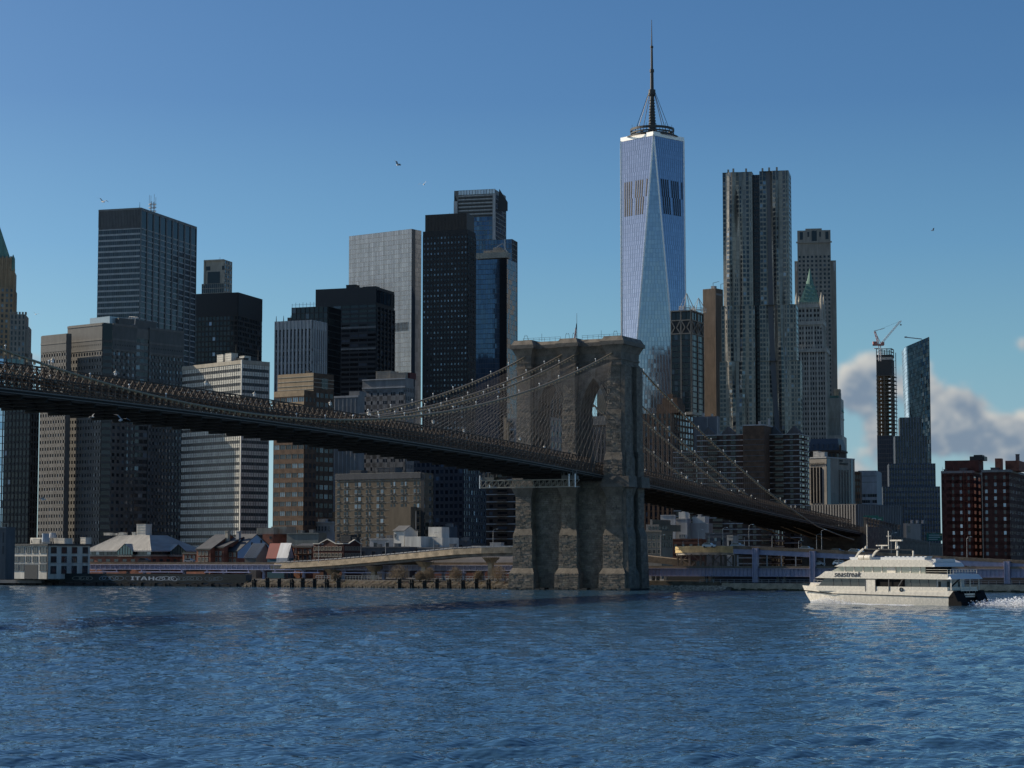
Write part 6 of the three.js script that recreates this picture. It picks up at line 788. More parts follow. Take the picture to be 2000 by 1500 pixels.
  for (const [n, l, px, t, m] of [['white_rear_house', 'tall white windowless house behind the grey loft house', [1290, 1319, 1320], 1006, M.greyL], ['white_middle_house', 'white house with a small roof room under the deck', [1318, 1342, 1350], 1013, M.greyL], ['white_stepped_house', 'white house stepping down to the right under the deck', [1340, 1384, 1392], 1022, M.greyL]]) { const b = bld({ name: n, label: l, px, top: t, D: 880, th: 26, wm: m, group: HG }); b.box('coping', M.greyL, 'L', 0, b.W, b.H - .3, b.H + .1, 0, .15); if (n !== 'white_rear_house') { punched(b, 'L', { us: [[b.W * .45, .9], [b.W * .6, .9], [b.W * .75, .9]], ys: [[b.H - 8, 1.3], [b.H - 12, 1.3]], fm: M.greyL }); const k = new MB(); k.box(-b.W * .75, -b.W * .2, b.H, b.H + 2.8, -6, -1); k.build('roof_room', M.white, b.g); roofUnits({ ...b, H: b.H + 2.8 }, [[-b.W * .5, -3, 1.2, 1.2, .8]], M.greyL); } b.done(); }
  for (const [n, l, px, t, D, m] of [['dark_red_shed', 'low dark red shed behind the curved ramp', [1312, 1372, 1380], 1053, 840, M.redD], ['slate_blue_shed', 'dark slate-blue building under the deck', [1378, 1430, 1440], 1041, 860, M.navy], ['dark_corner_house', 'dark house with a pale side wall behind the curved ramp', [1420, 1432, 1442], 1046, 840, M.greyL]]) { const b = bld({ name: n, label: l, px, top: t, D, th: 26, wm: m, group: HG }); grid(b, 'L', { y0: b.H - 6, y1: b.H - 1, nf: 1, bay: 3, pw: .6, sh: .4, gm: M.gDark, pr: .15, pal: pal.dark }); b.box('parapet', m, 'L', 0, b.W, b.H - .4, b.H + .2, 0, .3); b.done(); }
  banded({ name: 'banded_riverside_flats', label: 'banded dark flats glimpsed under the bridge deck behind the white houses', px: [1370, 1500, 1530], top: 1010, D: 950, th: 22, fh: 2.62 }, 10);
}
// ---------- red brick towers at the right edge ----------
{
  const w = { fh: 2.75, pw: .72, sh: .5, pr: .12, ps: .12, gm: M.gDark, pal: (r, i, j) => { const v = r() < .45 ? 4 + r() * 9 : .6 + r(); return [v, v, v]; } };
  const rb = M.redD, B = bld({ name: 'red_brick_tower_block', label: 'dark red brick tower block with a fire-escape ladder, second from the right edge', cat: 'apartment block', px: [1838, 1899, 1925], top: 920, D: 860, th: 22, wm: rb }); grid(B, 'L', { ...w, nb: 4, y1: B.H - 1.5, skip: i => i === 0 }); grid(B, 'R', { ...w, nb: 3, pw: .5, y1: B.H - 1.5, gm: M.gSilver, pal: r => { const v = r() < .7 ? .5 + r() * .4 : .1; return [v, v, v]; } }); for (const f of ['L', 'R']) B.box('roof_coping', M.grey, f, 0, B.len(f), B.H - .8, B.H + .2, 0, .4); const ld = B.mb('ladder', M.red), u = B.W - 3.6; for (const x of [u, u + 1.3]) ld.box(-B.W + x, -B.W + x + .12, 0, B.H, .3, .45); for (let y = 1; y < B.H; y += 2.75) ld.box(-B.W + u, -B.W + u + 1.4, y, y + .12, .25, .45); B.box('corner_quoin', M.beige, 'L', 0, .22, 0, B.H, 0, .2); const k = new MB(); k.box(-12, 2, B.H, B.yOf(898), -16, -4); k.build('roof_house', rb, B.g); const k2 = new MB(); k2.box(-2, 4, B.yOf(898), B.yOf(890), -14, -6); k2.box(-.5, 3, B.yOf(890), B.yOf(887), -13, -7); k2.build('water_tank', M.black, B.g); roofUnits(B, [[-11.5, -2, 1.2, 1, .8], [-4, -2.5, 3, 2, 1.2]], M.greyD); for (const x of [-12.6, -8, -3]) mast(B, x, -1.5, 2, .1); B.done();
  const C = bld({ name: 'red_brick_tower_block', label: 'dark red brick tower block cut by the right edge of the picture', cat: 'apartment block', px: [1917, 1970, 2050], top: 918, D: 836, th: 22, wm: rb }); grid(C, 'L', { ...w, nb: 3, y1: C.H - 1.5 }); grid(C, 'R', { ...w, bay: 4.4, y1: C.H - 1.5 }); for (const f of ['L', 'R']) B.box && C.box('roof_coping', M.grey, f, 0, C.len(f), C.H - .8, C.H + .2, 0, .4); C.box('corner_quoin', M.beige, 'L', 0, .25, 0, C.H, 0, .25); const k3 = new MB(); k3.box(-2.5, 3, C.H, C.yOf(898), -24, -8); k3.box(-6, -3.4, C.H, C.yOf(894), -8, -4); k3.build('roof_house', M.red, C.g); roofUnits(C, [[-6, -3, 3, 2, 1], [1, -18, 1.4, 1.4, 7]], M.greyD); C.done();
  const H = bld({ name: 'concrete_ramp_house', label: 'grey concrete ramp house behind the stone approach', cat: 'building', px: [1742, 1770, 1798], top: 1022, D: 1150, th: 26, wm: M.grey }); H.box('dark_opening', M.black, 'R', 3, 8, H.H - 5, H.H - 1.4, 0, .1); roofUnits(H, [[2, -4, 1, 1, 1.6], [4, -8, 1, 1, 1.6], [6, -12, 1, 1, 1.6]], M.greyL); H.done();
  for (const [px, py, D, w2, h, lab] of [[1701, 1020, 985, 7, 5.2, 'green road sign beside the stone approach'], [1715, 1018, 1040, 5, 4, 'smaller green road sign behind the first'], [1828, 1048, 1010, 9, 3.6, 'green and yellow road sign left of the red brick towers']]) { const s = thing('road_sign', lab, 'sign', 'green road signs on the bridge approach'), p = at(px, py, D); s.position.set(p.x, p.y - 5, p.z); s.rotation.y = -.3; const b = new MB(); b.box(-w2 / 2, w2 / 2, 3, 3 + h, 0, .2); b.build('sign_panel', mat('sign_green', [.02, .16, .11], .5), s); const f = new MB(); for (const x of [-w2 * .35, w2 * .35]) f.box(x - .12, x + .12, -8, 3 + h, -.3, -.06); f.build('sign_post', M.greyL, s); const t = new MB(); for (let k = 0; k < 3; k++) t.box(-w2 * .38, w2 * (.1 + .12 * k), 3.5 + k * h * .28, 3.5 + k * h * .28 + h * .1, .2, .23); if (w2 > 8) t.box(w2 * .2, w2 * .42, 5.4, 6.1, .2, .23, [.9, .6, .05]); t.build('sign_marking', mat('sign_white', [.5, .6, .55], .5), s); }
}
// ---------- elevated roads ----------
const M_lil = mat('lilac_steel', [.40, .395, .55], .5, .1, { map: tM }), M_con = mat('tan_concrete', [.60, .49, .35], .85, 0, { map: tS }), M_conD = mat('brown_parapet', [.24, .19, .14], .85, 0, { map: tS }), M_conL = mat('grey_concrete_pier', [.30, .29, .27], .85, 0, { map: tS }), M_road = mat('road_asphalt', [.05, .05, .05], .95), M_gold = mat('sunlit_gold_concrete', [.68, .53, .27], .85, 0, { map: tS });  // gold concrete: warm sunlight on the curved end put into its colour
function ribbon(mb, pts, w, y0, y1) { // strip of given width to the inland side of a row of [q, y, s]
  for (let k = 0; k < pts.length - 1; k++) { const [a, b] = [pts[k], pts[k + 1]], n = p => { const i = pts.indexOf(p), u = pts[Math.max(0, i - 1)], v = pts[Math.min(pts.length - 1, i + 1)], d = [v[0] - u[0], v[2] - u[2]], l = Math.hypot(...d); return [d[1] / l, -d[0] / l]; }, na = n(a), nb = n(b), P = (p, nn, e, y) => [p[0] + nn[0] * e, p[1] + y, p[2] + nn[1] * e];
    mb.quad(P(a, na, 0, y0), P(b, nb, 0, y0), P(b, nb, 0, y1), P(a, na, 0, y1)); mb.quad(P(b, nb, w, y0), P(a, na, w, y0), P(a, na, w, y1), P(b, nb, w, y1)); mb.quad(P(a, na, 0, y1), P(b, nb, 0, y1), P(b, nb, w, y1), P(a, na, w, y1)); mb.quad(P(a, na, w, y0), P(b, nb, w, y0), P(b, nb, 0, y0), P(a, na, 0, y0)); }
  for (const e of [0, pts.length - 1]) { const p = pts[e]; mb.box(p[0] - .02, p[0] + .02, p[1] + y0, p[1] + y1, p[2] - w, p[2]); }
}
const roadG = (n, l) => { const g = thing(n, l, 'viaduct'); g.position.copy(PA(0, 0, 0)); g.rotation.y = -TH; return g; };
{
  // left: lilac viaduct
  const g = roadG('lilac_viaduct', 'lilac steel viaduct along the waterfront left of the stone tower'), s = -36, q0 = onS(140, 1100, s).q, q1 = onS(1030, 1100, s).q;
  const P = [[q0, 0, s], [q1, 0, s]], yT = 8.0; const a = new MB(); ribbon(a, P, 20, 6.3, yT); a.build('girder', M_lil, g); const b = new MB(); ribbon(b, [[q0, 0, s + .25], [q1, 0, s + .25]], .4, yT, yT + 1.05); b.build('parapet', M_conD, g); const rd = new MB(); rd.box(q0, q1, yT, yT + .12, s - 20, s - .3); rd.build('roadway', M_road, g);
  const fl = new MB(); fl.beam([q0, 6.2, s + .5], [q1, 6.2, s + .5], .5, .2); fl.beam([q0, 8.0, s + .5], [q1, 8, s + .5], .5, .18); for (let q = q0; q < q1; q += 2.4) fl.box(q - .06, q + .06, 6.3, 8, s, s + .35); fl.build('girder_flange', mat('sunlit_lilac', [.6, .59, .72], .5), g, 'stuff');  // flange paler than the girder: its sunlit line put into the paint
  for (let px = 200; px < 1010; px += 78) { const q = onS(px, 1110, s).q; for (const z of [s - 1.5, s - 17]) { const c = new MB(); c.box(q - .55, q + .55, 2.6, 6.3, z - .5, z + .5); c.box(q - 1.2, q + 1.2, 5.7, 6.3, z - .8, z + .8); c.build('column', M_lil, g); } const x = new MB(); x.box(q - .5, q + .5, 5.3, 6.2, s - 18.5, s - .4); x.build('cross_beam', M_lil, g); }
  const dk = new MB(); for (let q = q0; q < q1; q += 31) { dk.box(q + 3, q + 24, 5.0, 5.35, s + .8, s + 1.5); for (const e of [4, 13, 23]) dk.box(q + e - .1, q + e + .1, 5.3, 6.3, s + .9, s + 1.2); } dk.build('utility_tray', mat('lilac_pipe', [.45, .44, .6], .5), g);
  // left: rising concrete ramp
  const r = roadG('concrete_ramp', 'tan concrete ramp rising to the right in front of the stone tower'), sr = -25, pts = [[528, 1106.5, -36], [600, 1103, -33.6], [660, 1099, -31.2], [720, 1094, -28.6], [780, 1088.5, -26], [840, 1083, -23.4], [885, 1078.5, -21.8], [940, 1076, -21], [985, 1075, -21.4], [1040, 1075, -22.4]].map(([x, y, z]) => { const o = onS(x, y, z); return [o.q, o.y, z]; });
  const f = new MB(); ribbon(f, pts, 9.5, -.9, 1.1); f.build('deck', M_con, r); const lo = new MB(); ribbon(lo, pts.map(p => [p[0], p[1], p[2] - 1.2]), 7, -1.9, -.9); lo.build('girder', M_conL, r); const rw = new MB(); ribbon(rw, pts.map(p => [p[0], p[1], p[2] - .4]), 8.6, 1.1, 1.2); rw.build('roadway', M_road, r);
  const rail = new MB(); for (let k = 0; k < pts.length - 1; k++) { const n = Math.round((pts[k + 1][0] - pts[k][0]) / 2.1); for (let i = 0; i < n; i++) { const t = i / n, t2 = (i + .82) / n, A = [0, 1, 2].map(m => lerp(pts[k][m], pts[k + 1][m], t)), B = [0, 1, 2].map(m => lerp(pts[k][m], pts[k + 1][m], t2)); rail.beam([A[0], A[1] + 1.55, A[2] - .2], [B[0], B[1] + 1.55, B[2] - .2], .2, .35); rail.beam([A[0], A[1] + 1.1, A[2] - .2], [A[0], A[1] + 1.7, A[2] - .2], .16, .16); } } rail.build('railing', M.greyL, r, 'stuff');
  for (const px of [648, 728, 826, 956]) { const sr = px < 700 ? -31 : px < 800 ? -27.6 : px < 900 ? -23.4 : -20.6, o = onS(px, 1100, sr - 3), q = o.q; let y = 8; for (let k = 0; k < pts.length - 1; k++) if (q >= pts[k][0] && q < pts[k + 1][0]) y = lerp(pts[k][1], pts[k + 1][1], (q - pts[k][0]) / (pts[k + 1][0] - pts[k][0])) - 2.3; const c = new MB(); c.box(q - .8, q + .8, 2, y - 1.1, sr - 5, sr - 3.2); c.frus(y - 1.8, [q - 1, q + 1, sr - 6, sr - 2.4], y, [q - 1.2, q + 1.2, sr - 9.4, sr + .6]); c.build('pier', M_con, r); }
}
{
  // right: two-level lilac viaduct with the curved ramp end
  const g = roadG('double_deck_viaduct', 'two-level lilac viaduct right of the stone tower, with a curved ramp end coloured as sunlit gold'), s = -20;
  const U = (px, py, ss) => { const o = onS(px, py, ss); return [o.q, o.y, ss]; };
  const right = [U(1432, 1074, s), U(1480, 1075.5, s), U(1590, 1081, s), U(1700, 1086.5, s), U(1830, 1094, s), U(2060, 1106, s)];
  const cv = [U(1352, 1076, s - 42), U(1330, 1075.5, s - 37), U(1319.5, 1075, s - 31.5), U(1319, 1074.5, s - 27), U(1326, 1074, s - 22.5), U(1342, 1073.4, s - 17), U(1364, 1073, s - 11.5), U(1388, 1073, s - 6.4), U(1411, 1073.3, s - 2.4), right[0]];
  const a = new MB(); ribbon(a, right, 16, -1.3, .35); a.build('upper_girder', M_lil, g); const p = new MB(); ribbon(p, right.map(v => [v[0], v[1], v[2] + .2]), .4, .35, 1.4); p.build('upper_parapet', M_conD, g); const rw = new MB(); ribbon(rw, right.map(v => [v[0], v[1], v[2] - .4]), 15, .35, .45); rw.build('upper_roadway', M_road, g);
  const c = new MB(); ribbon(c, cv, 9, -1.0, 1.2); c.build('curved_ramp_end', M_gold, g); const c2 = new MB(); ribbon(c2, cv.map(v => [v[0] + .25, v[1], v[2] - .3]), 8, -1.8, -1.0); c2.build('ramp_girder', M_conL, g); const br = new MB(); for (let k = 0; k < cv.length - 1; k++) { br.beam([cv[k][0], cv[k][1] + .25, cv[k][2] + .12], [cv[k + 1][0], cv[k + 1][1] + .25, cv[k + 1][2] + .12], .2, .16); } br.build('fascia_moulding', M_gold, g);
  const low = [U(1240, 1114, s + 1), U(2060, 1122, s + 1)]; for (const v of low) v[1] = 5.9; const l = new MB(); ribbon(l, low, 22, -1.3, 1.3); l.build('lower_girder', M_lil, g); const lp = new MB(); ribbon(lp, [[low[0][0], 0, s + 1.2], [low[1][0], 0, s + 1.2]], .4, 7.2, 8.0); lp.build('lower_parapet', M_conD, g); const st = new MB(); for (let q = low[0][0]; q < low[1][0]; q += 1.35) st.box(q - .05, q + .05, 4.7, 7.1, s + 1, s + 1.3); st.beam([low[0][0], 4.6, s + 1.3], [low[1][0], 4.6, s + 1.3], .6, .15); st.beam([low[0][0], 7.15, s + 1.3], [low[1][0], 7.15, s + 1.3], .5, .15); st.build('girder_stiffener', M_lil, g, 'stuff');
  for (const px of [1473, 1585, 1700, 1830, 1965]) { const o = U(px, 1100, s + 2.6); const top = right.reduce((y, v, k) => k < right.length - 1 && o[0] >= v[0] && o[0] < right[k + 1][0] ? lerp(v[1], right[k + 1][1], (o[0] - v[0]) / (right[k + 1][0] - v[0])) : y, right[0][1]); const m = new MB(); m.box(o[0] - .75, o[0] + .75, .2, top + .8, s + .3, s + 1.7); m.box(o[0] - .9, o[0] - .62, 1.6, top + .8, s + .2, s + 2); m.box(o[0] + .62, o[0] + .9, 1.6, top + .8, s + .2, s + 2); m.build('main_column', M_lil, g); const b = new MB(); b.box(o[0] - 1.3, o[0] + 1.3, -1, 1.9, s - .2, s + 2.4); b.build('column_base', M_conD, g); }
  for (const px of [1276, 1285, 1380, 1392, 1520, 1532, 1640, 1652]) { const o = U(px, 1120, s - 6), m = new MB(); m.box(o[0] - .45, o[0] + .45, 2.4, 4.7, s - 6.5, s - 5.5); m.build('lower_column', M.greyL, g); }
  for (let px = 1498; px < 1990; px += 28) { const o = U(px, 1100, s + .6), m = new MB(); const top = right.reduce((y, v, k) => k < right.length - 1 && o[0] >= v[0] && o[0] < right[k + 1][0] ? lerp(v[1], right[k + 1][1], (o[0] - v[0]) / (right[k + 1][0] - v[0])) : y, right[0][1]); m.box(o[0] - .16, o[0] + .16, 7.2, top - 1.3, s + .3, s + .6); m.build('hanger_post', M.greyL, g); }
  const bt = new MB(), by = 8.0; const bp = cv.slice(2).map(v => [v[0] + .6, v[1] - 1.4, v[2] - .8]); for (const v of bp) bt.box(v[0] - .3, v[0] + .3, by, v[1], v[2] - .3, v[2] + .3); for (const [x0, x1, dz] of [[1322, 1346, -20], [1350, 1378, -13], [1383, 1408, -6], [1410, 1432, -4]]) { const A = U(x0, 1080, s + dz), B = U(x1, 1080, s + dz); bt.beam([A[0], by, A[2]], [B[0], 12, B[2]], .22, .22); bt.beam([A[0], 12, A[2]], [B[0], by, B[2]], .22, .22); bt.box(B[0] - .25, B[0] + .25, by, 12.4, B[2] - .25, B[2] + .25); } bt.build('steel_bent', mat('brown_bent', [.1, .075, .055], .7), g); const gr = new MB(); const G0 = U(1386, 1105, s + .9)[0], G1 = U(1478, 1105, s + .9)[0]; for (let q = G0; q < G1; q += 1.5) gr.box(q - .05, q + .05, 8, 9.2, s + .9, s + 1); gr.beam([G0, 9.2, s + 1], [G1, 9.2, s + 1], .1, .1); gr.beam([G0, 8.6, s + 1], [G1, 8.6, s + 1], .08, .08); gr.build('guard_rail', M_conD, g);
  const shade = new MB(); shade.box(low[0][0], low[1][0], 2.6, 4.4, s - 30, s - 29); shade.build('deck_shade_sheet', mat('deck_shade_sheet', [.05, .05, .05], .9), g);  // added dark sheet, stands for the shade under the deck
  const bb = thing('rear_ramp', 'brown steel road behind the curved ramp, leaving the stone tower', 'viaduct'); bb.position.copy(PA(0, 0, 0)); bb.rotation.y = -TH; const R0 = U(1252, 1090, s - 30), R1 = U(1360, 1102, s - 30), k = new MB(); ribbon(k, [R0, R1], 8, -1.2, 1.0); k.build('girder', M_conD, bb); const pc = new MB(); for (const px of [1262, 1300, 1340]) { const o = U(px, 1100, s - 33); pc.box(o[0] - .5, o[0] + .5, 2.6, 8, o[2] - .5, o[2] + .5); } pc.build('pier', M_conL, bb);
}
// ---------- shoreline ----------
{
  const sg = (n, l, c) => { const g = thing(n, l, c); g.position.copy(PA(0, 0, 0)); g.rotation.y = -TH; return g; };
  const Q = (px, s = -12) => onS(px, 1145, s).q;
  // graffiti wall
  const cv = document.createElement('canvas'); cv.width = 2048; cv.height = 128; const x = cv.getContext('2d'); x.fillStyle = '#2c3130'; x.fillRect(0, 0, 2048, 128); const gr = mulberry(12);
  for (let i = 0; i < 900; i++) { const v = 24 + gr() * 46; x.fillStyle = `rgba(${v},${v + 4},${v},.5)`; x.fillRect(gr() * 2048, gr() * 128, 4 + gr() * 50, 2 + gr() * 7); }
  const tag = (X, w, c) => { x.strokeStyle = c; x.lineWidth = 6; x.lineJoin = 'round'; x.beginPath(); let px = X; while (px < X + w) { const r = 14 + gr() * 16; x.moveTo(px + r, 62); x.ellipse(px, 62 + gr() * 8, r, 24 + gr() * 8, gr() - .5, 0, 5.2 + gr()); px += r * 1.25; } x.stroke(); };
  for (let X = 520; X < 1980; X += 150 + gr() * 70) tag(X, 70 + gr() * 70, ['#8f979c', '#5d676b', '#6f7f88', '#7f7f74', '#4f5a60'][Math.floor(gr() * 5)]);
  x.font = 'bold 74px sans-serif'; x.fillStyle = '#30363a'; x.fillRect(1262, 24, 330, 84); x.fillStyle = '#b9bcbd'; x.fillText('ITAH', 1270, 92); tag(1460, 130, '#b4b8ba');
  const tx = new THREE.CanvasTexture(cv); tx.colorSpace = THREE.SRGBColorSpace;
  const w = sg('graffiti_seawall', 'dark seawall covered in pale graffiti, along the left shore', 'seawall'), q0 = Q(-80), q1 = Q(486);
  const face = new THREE.PlaneGeometry(q1 - q0, 3.4); face.translate((q0 + q1) / 2, 3.0, -9.95); put('painted_face', face, new THREE.MeshStandardMaterial({ map: tx, roughness: .9, name: 'graffiti' }), w); const b = new MB(); b.box(q0, q1, -1, 4.6, -14, -10); b.build('wall', M.greyD, w); const bt = new MB(); const br = mulberry(3); for (let q = q0; q < q1; q += 1.6) bt.box(q, q + 1.5, -1, .7 + br() * .7, -10, -8.8 + br() * .8); bt.build('timber_fender', mat('black_timber', [.012, .012, .011], .8), w); const cp = new MB(); cp.box(q0, Q(95), .9, 2.0, -9.6, -7.5); cp.build('concrete_step', M.grey, w); const ye = new MB(); for (const [a, c] of [[-40, 12], [86, 103]]) ye.box(Q(a), Q(c), 3.2, 4.4, -9.6, -9.2); ye.build('yellow_barrier', mat('dull_yellow', [.2, .17, .03], .8), w);
  // planted bank in the middle
  const k = sg('riverside_bank', 'low brown overgrown bank between the pilings, left of the stone tower', 'bank'), c0 = Q(486), c1 = Q(1040), bm = new MB(), n = 130, br2 = mulberry(44); const hgt = []; for (let i = 0; i <= n; i++) hgt.push([1.0 + br2() * .5, -9 + .5 * Math.sin(i * .23) + br2() * .12]); for (let i = 0; i < n; i++) { const a = lerp(c0, c1, i / n), e = lerp(c0, c1, (i + 1) / n); bm.quad([a, -.6, hgt[i][1] + 1.2], [e, -.6, hgt[i + 1][1] + 1.2], [e, hgt[i + 1][0], hgt[i + 1][1]], [a, hgt[i][0], hgt[i][1]], (v => [v, v, v])(.85 + br2() * .3)); bm.quad([a, hgt[i][0], hgt[i][1]], [e, hgt[i + 1][0], hgt[i + 1][1]], [e, 2.62, -13.2], [a, 2.62, -13.2]); } bm.build('earth_slope', mat('dry_earth', [.06, .05, .036], .95, 0, { map: tS }), k); const gs = new MB(); for (let i = 0; i < 2600; i++) { const q = lerp(c0, c1, br2()), z = -9.5 - br2() * 3, h = .3 + br2() * .9, y = .8 + br2() * 1; gs.tri([q - .06, y, z], [q + .06, y, z], [q + (br2() - .5) * .5, y + h, z + (br2() - .5) * .4], [.6 + br2() * .9, .55 + br2() * .7, .4 + br2() * .5]); } const rk = new MB(); for (let i = 0; i < 520; i++) { const q = lerp(c0, c1, br2()), r = .12 + br2() * .34, v = .5 + br2() * 1.1, z = -8.4 + br2() * 1.2 - .2, y = .1 + br2() * .5; rk.frus(y - .4, [q - r, q + r, z - r, z + r], y + r * .8, [q - r * .5, q + r * .6, z - r * .6, z + r * .4], [v, v * .96, v * .9]); } rk.build('bank_rubble', mat('bank_stone', [.10, .088, .07], .95), k, 'stuff'); gs.build('dry_grass', mat('dry_grass', [.20, .15, .08], .95, 0, { side: THREE.DoubleSide }), k, 'stuff');
  // rubble shore on the right
  const rs = sg('rubble_shore', 'sunlit brown rubble beach right of the stone tower', 'shore'), r0 = Q(1262), r1 = Q(1424), rm = new MB(); rm.frus(-.8, [r0 - 3, r1 + 2, -16, -5.5], 1.4, [r0 - 3, r1 + 2, -16, -10]); rm.box(r0 - 3, r1, 1.4, 3.0, -16, -11.5); rm.build('earth_slope', mat('shore_earth', [.2, .16, .11], .95, 0, { map: tS }), rs); const stn = new MB(); for (let i = 0; i < 700; i++) { const q = lerp(r0, r1, br2()), t = br2(), r = .12 + br2() * .3, v = .6 + br2() * .9; const y = lerp(-.1, 1.4, t), z = lerp(-6.4, -10, t); stn.frus(y - .1, [q - r, q + r, z - r, z + r], y + r * .9, [q - r * .6, q + r * .5, z - r * .6, z + r * .5], [v, v * .95, v * .88]); } stn.build('rubble', mat('rubble_stone', [.36, .30, .23], .9), rs, 'stuff'); 
  const cw = sg('concrete_seawall', 'low tan concrete seawall with a white railing right of the stone tower', 'seawall'), w0 = Q(1415), w1 = Q(2080), wm = new MB(); wm.box(w0, w1, -1, 2.4, -14, -9.5); wm.build('wall', M_con, cw); const wd = new MB(); for (let q = w0; q < w1; q += 1.4) wd.box(q, q + 1.3, -1, .2 + br2() * .7, -9.5, -8.9 + br2() * .4); wd.build('weed_stain_fender', mat('weedy_timber', [.05, .045, .02], .9), cw); const wr = new MB(); for (let q = w0 - 8; q < w1; q += 2.4) wr.box(q - .05, q + .05, 2.4, 3.6, -10.4, -10.3); wr.beam([w0 - 8, 3.6, -10.35], [w1, 3.6, -10.35], .09, .09); wr.beam([w0 - 8, 3.0, -10.35], [w1, 3.0, -10.35], .07, .07); wr.build('railing', M.greyL, cw);
  const fs = sg('white_fence', 'white picket railing along the bank left of the stone tower', 'fence'), fm = new MB(); for (const [a, b2] of [[617, 740], [806, 930], [930, 1000]]) { const u = Q(a, -14), v = Q(b2, -14); fm.beam([u, 4.2, -14], [v, 4.2, -14], .12, .16); fm.beam([u, 3.5, -14], [v, 3.5, -14], .08, .1); for (let q = u; q < v; q += 1.2) fm.box(q - .06, q + .06, 2.5, 4.2, -14.05, -13.95); } fm.build('railing', M.offwhite, fs);
  // timber fender piles
  const pl = thing('timber_piling', 'dark timber mooring pile cluster standing at the bank', 'piling', 'mooring piles along the left bank'); for (let i = 0; i < 4; i++) { const m = new MB(); m.cyl([(i % 2) * .8 - .4, -2, Math.floor(i / 2) * .8 - .4], [(i % 2) * .7 - .35, 2.7 + i * .2, Math.floor(i / 2) * .7 - .35], .42, .36, 8); m.build('pile', mat('tarred_timber', [.03, .026, .022], .85, 0, { map: tS }), pl); } const bd = new MB(); bd.box(-1, 1, 1.9, 2.1, -1, 1); bd.build('iron_band', M_dark, pl);
  [496, 522, 545, 570, 591, 614, 638, 661, 780, 804, 829, 853, 877, 904, 930, 954].forEach((px, k2) => { const lab = `dark timber mooring pile cluster at the bank, ${globalThis.__nth(k2)} from the left`, o = k2 ? copy(pl, lab) : pl, q = Q(px, -6); o.userData.label = lab; o.position.copy(PA(q, 0, -6)); o.rotation.y = -TH + (k2 % 3) * .3; o.scale.y = .9 + (k2 * 37 % 10) * .025; });
  // bare shrubs
  const shrub = (px, s, w, h, lab, seed) => { const g = thing('bare_shrub', lab, 'shrub', 'leafless shrubs on the bank'), r = mulberry(seed), tr = new MB(), tw = new MB(); const o = Q(px, s); g.position.copy(PA(o, 2.4, s)); for (let i = 0; i < 7; i++) { const a = r() * 6.283, l = .5 + r() * .4; tr.cyl([0, 0, 0], [Math.cos(a) * w * .3 * l, h * .6 * l, Math.sin(a) * w * .3 * l], .09, .04, 5); } for (let i = 0; i < 900; i++) { const a = r() * 6.283, e = r() ** .6, rad = w * .5 * e, y = h * (.15 + .8 * r()) * (1.05 - .4 * e * e), x0 = Math.cos(a) * rad * .8, z0 = Math.sin(a) * rad * .8; const v = .6 + r() * .8; tw.beam([x0, y, z0], [x0 + (r() - .5) * 1.1, y + .3 + r() * .8, z0 + (r() - .5) * 1.1], .035, .035, [v, v, v]); } tr.build('stem', mat('bark', [.09, .07, .05], .9), g); tw.build('twigs', mat('twigs', [.20, .15, .095], .9), g, 'stuff'); };
  shrub(778, -13, 9, 5.6, 'largest bare brown shrub on the bank', 1); shrub(820, -12.5, 4, 3.2, 'small bare shrub left of the second ramp pier', 2); shrub(838, -13, 5, 4.6, 'bare shrub right of the second ramp pier', 3); shrub(890, -14, 6, 4.8, 'bare shrub midway between the last two ramp piers', 4); shrub(973, -13, 8, 5.4, 'bare shrub closest to the stone tower', 5); shrub(934, -14, 4, 3.4, 'low bare shrub left of the last ramp pier', 6); shrub(655, -13, 4, 2.4, 'low bare shrub beneath the start of the ramp', 8);
}
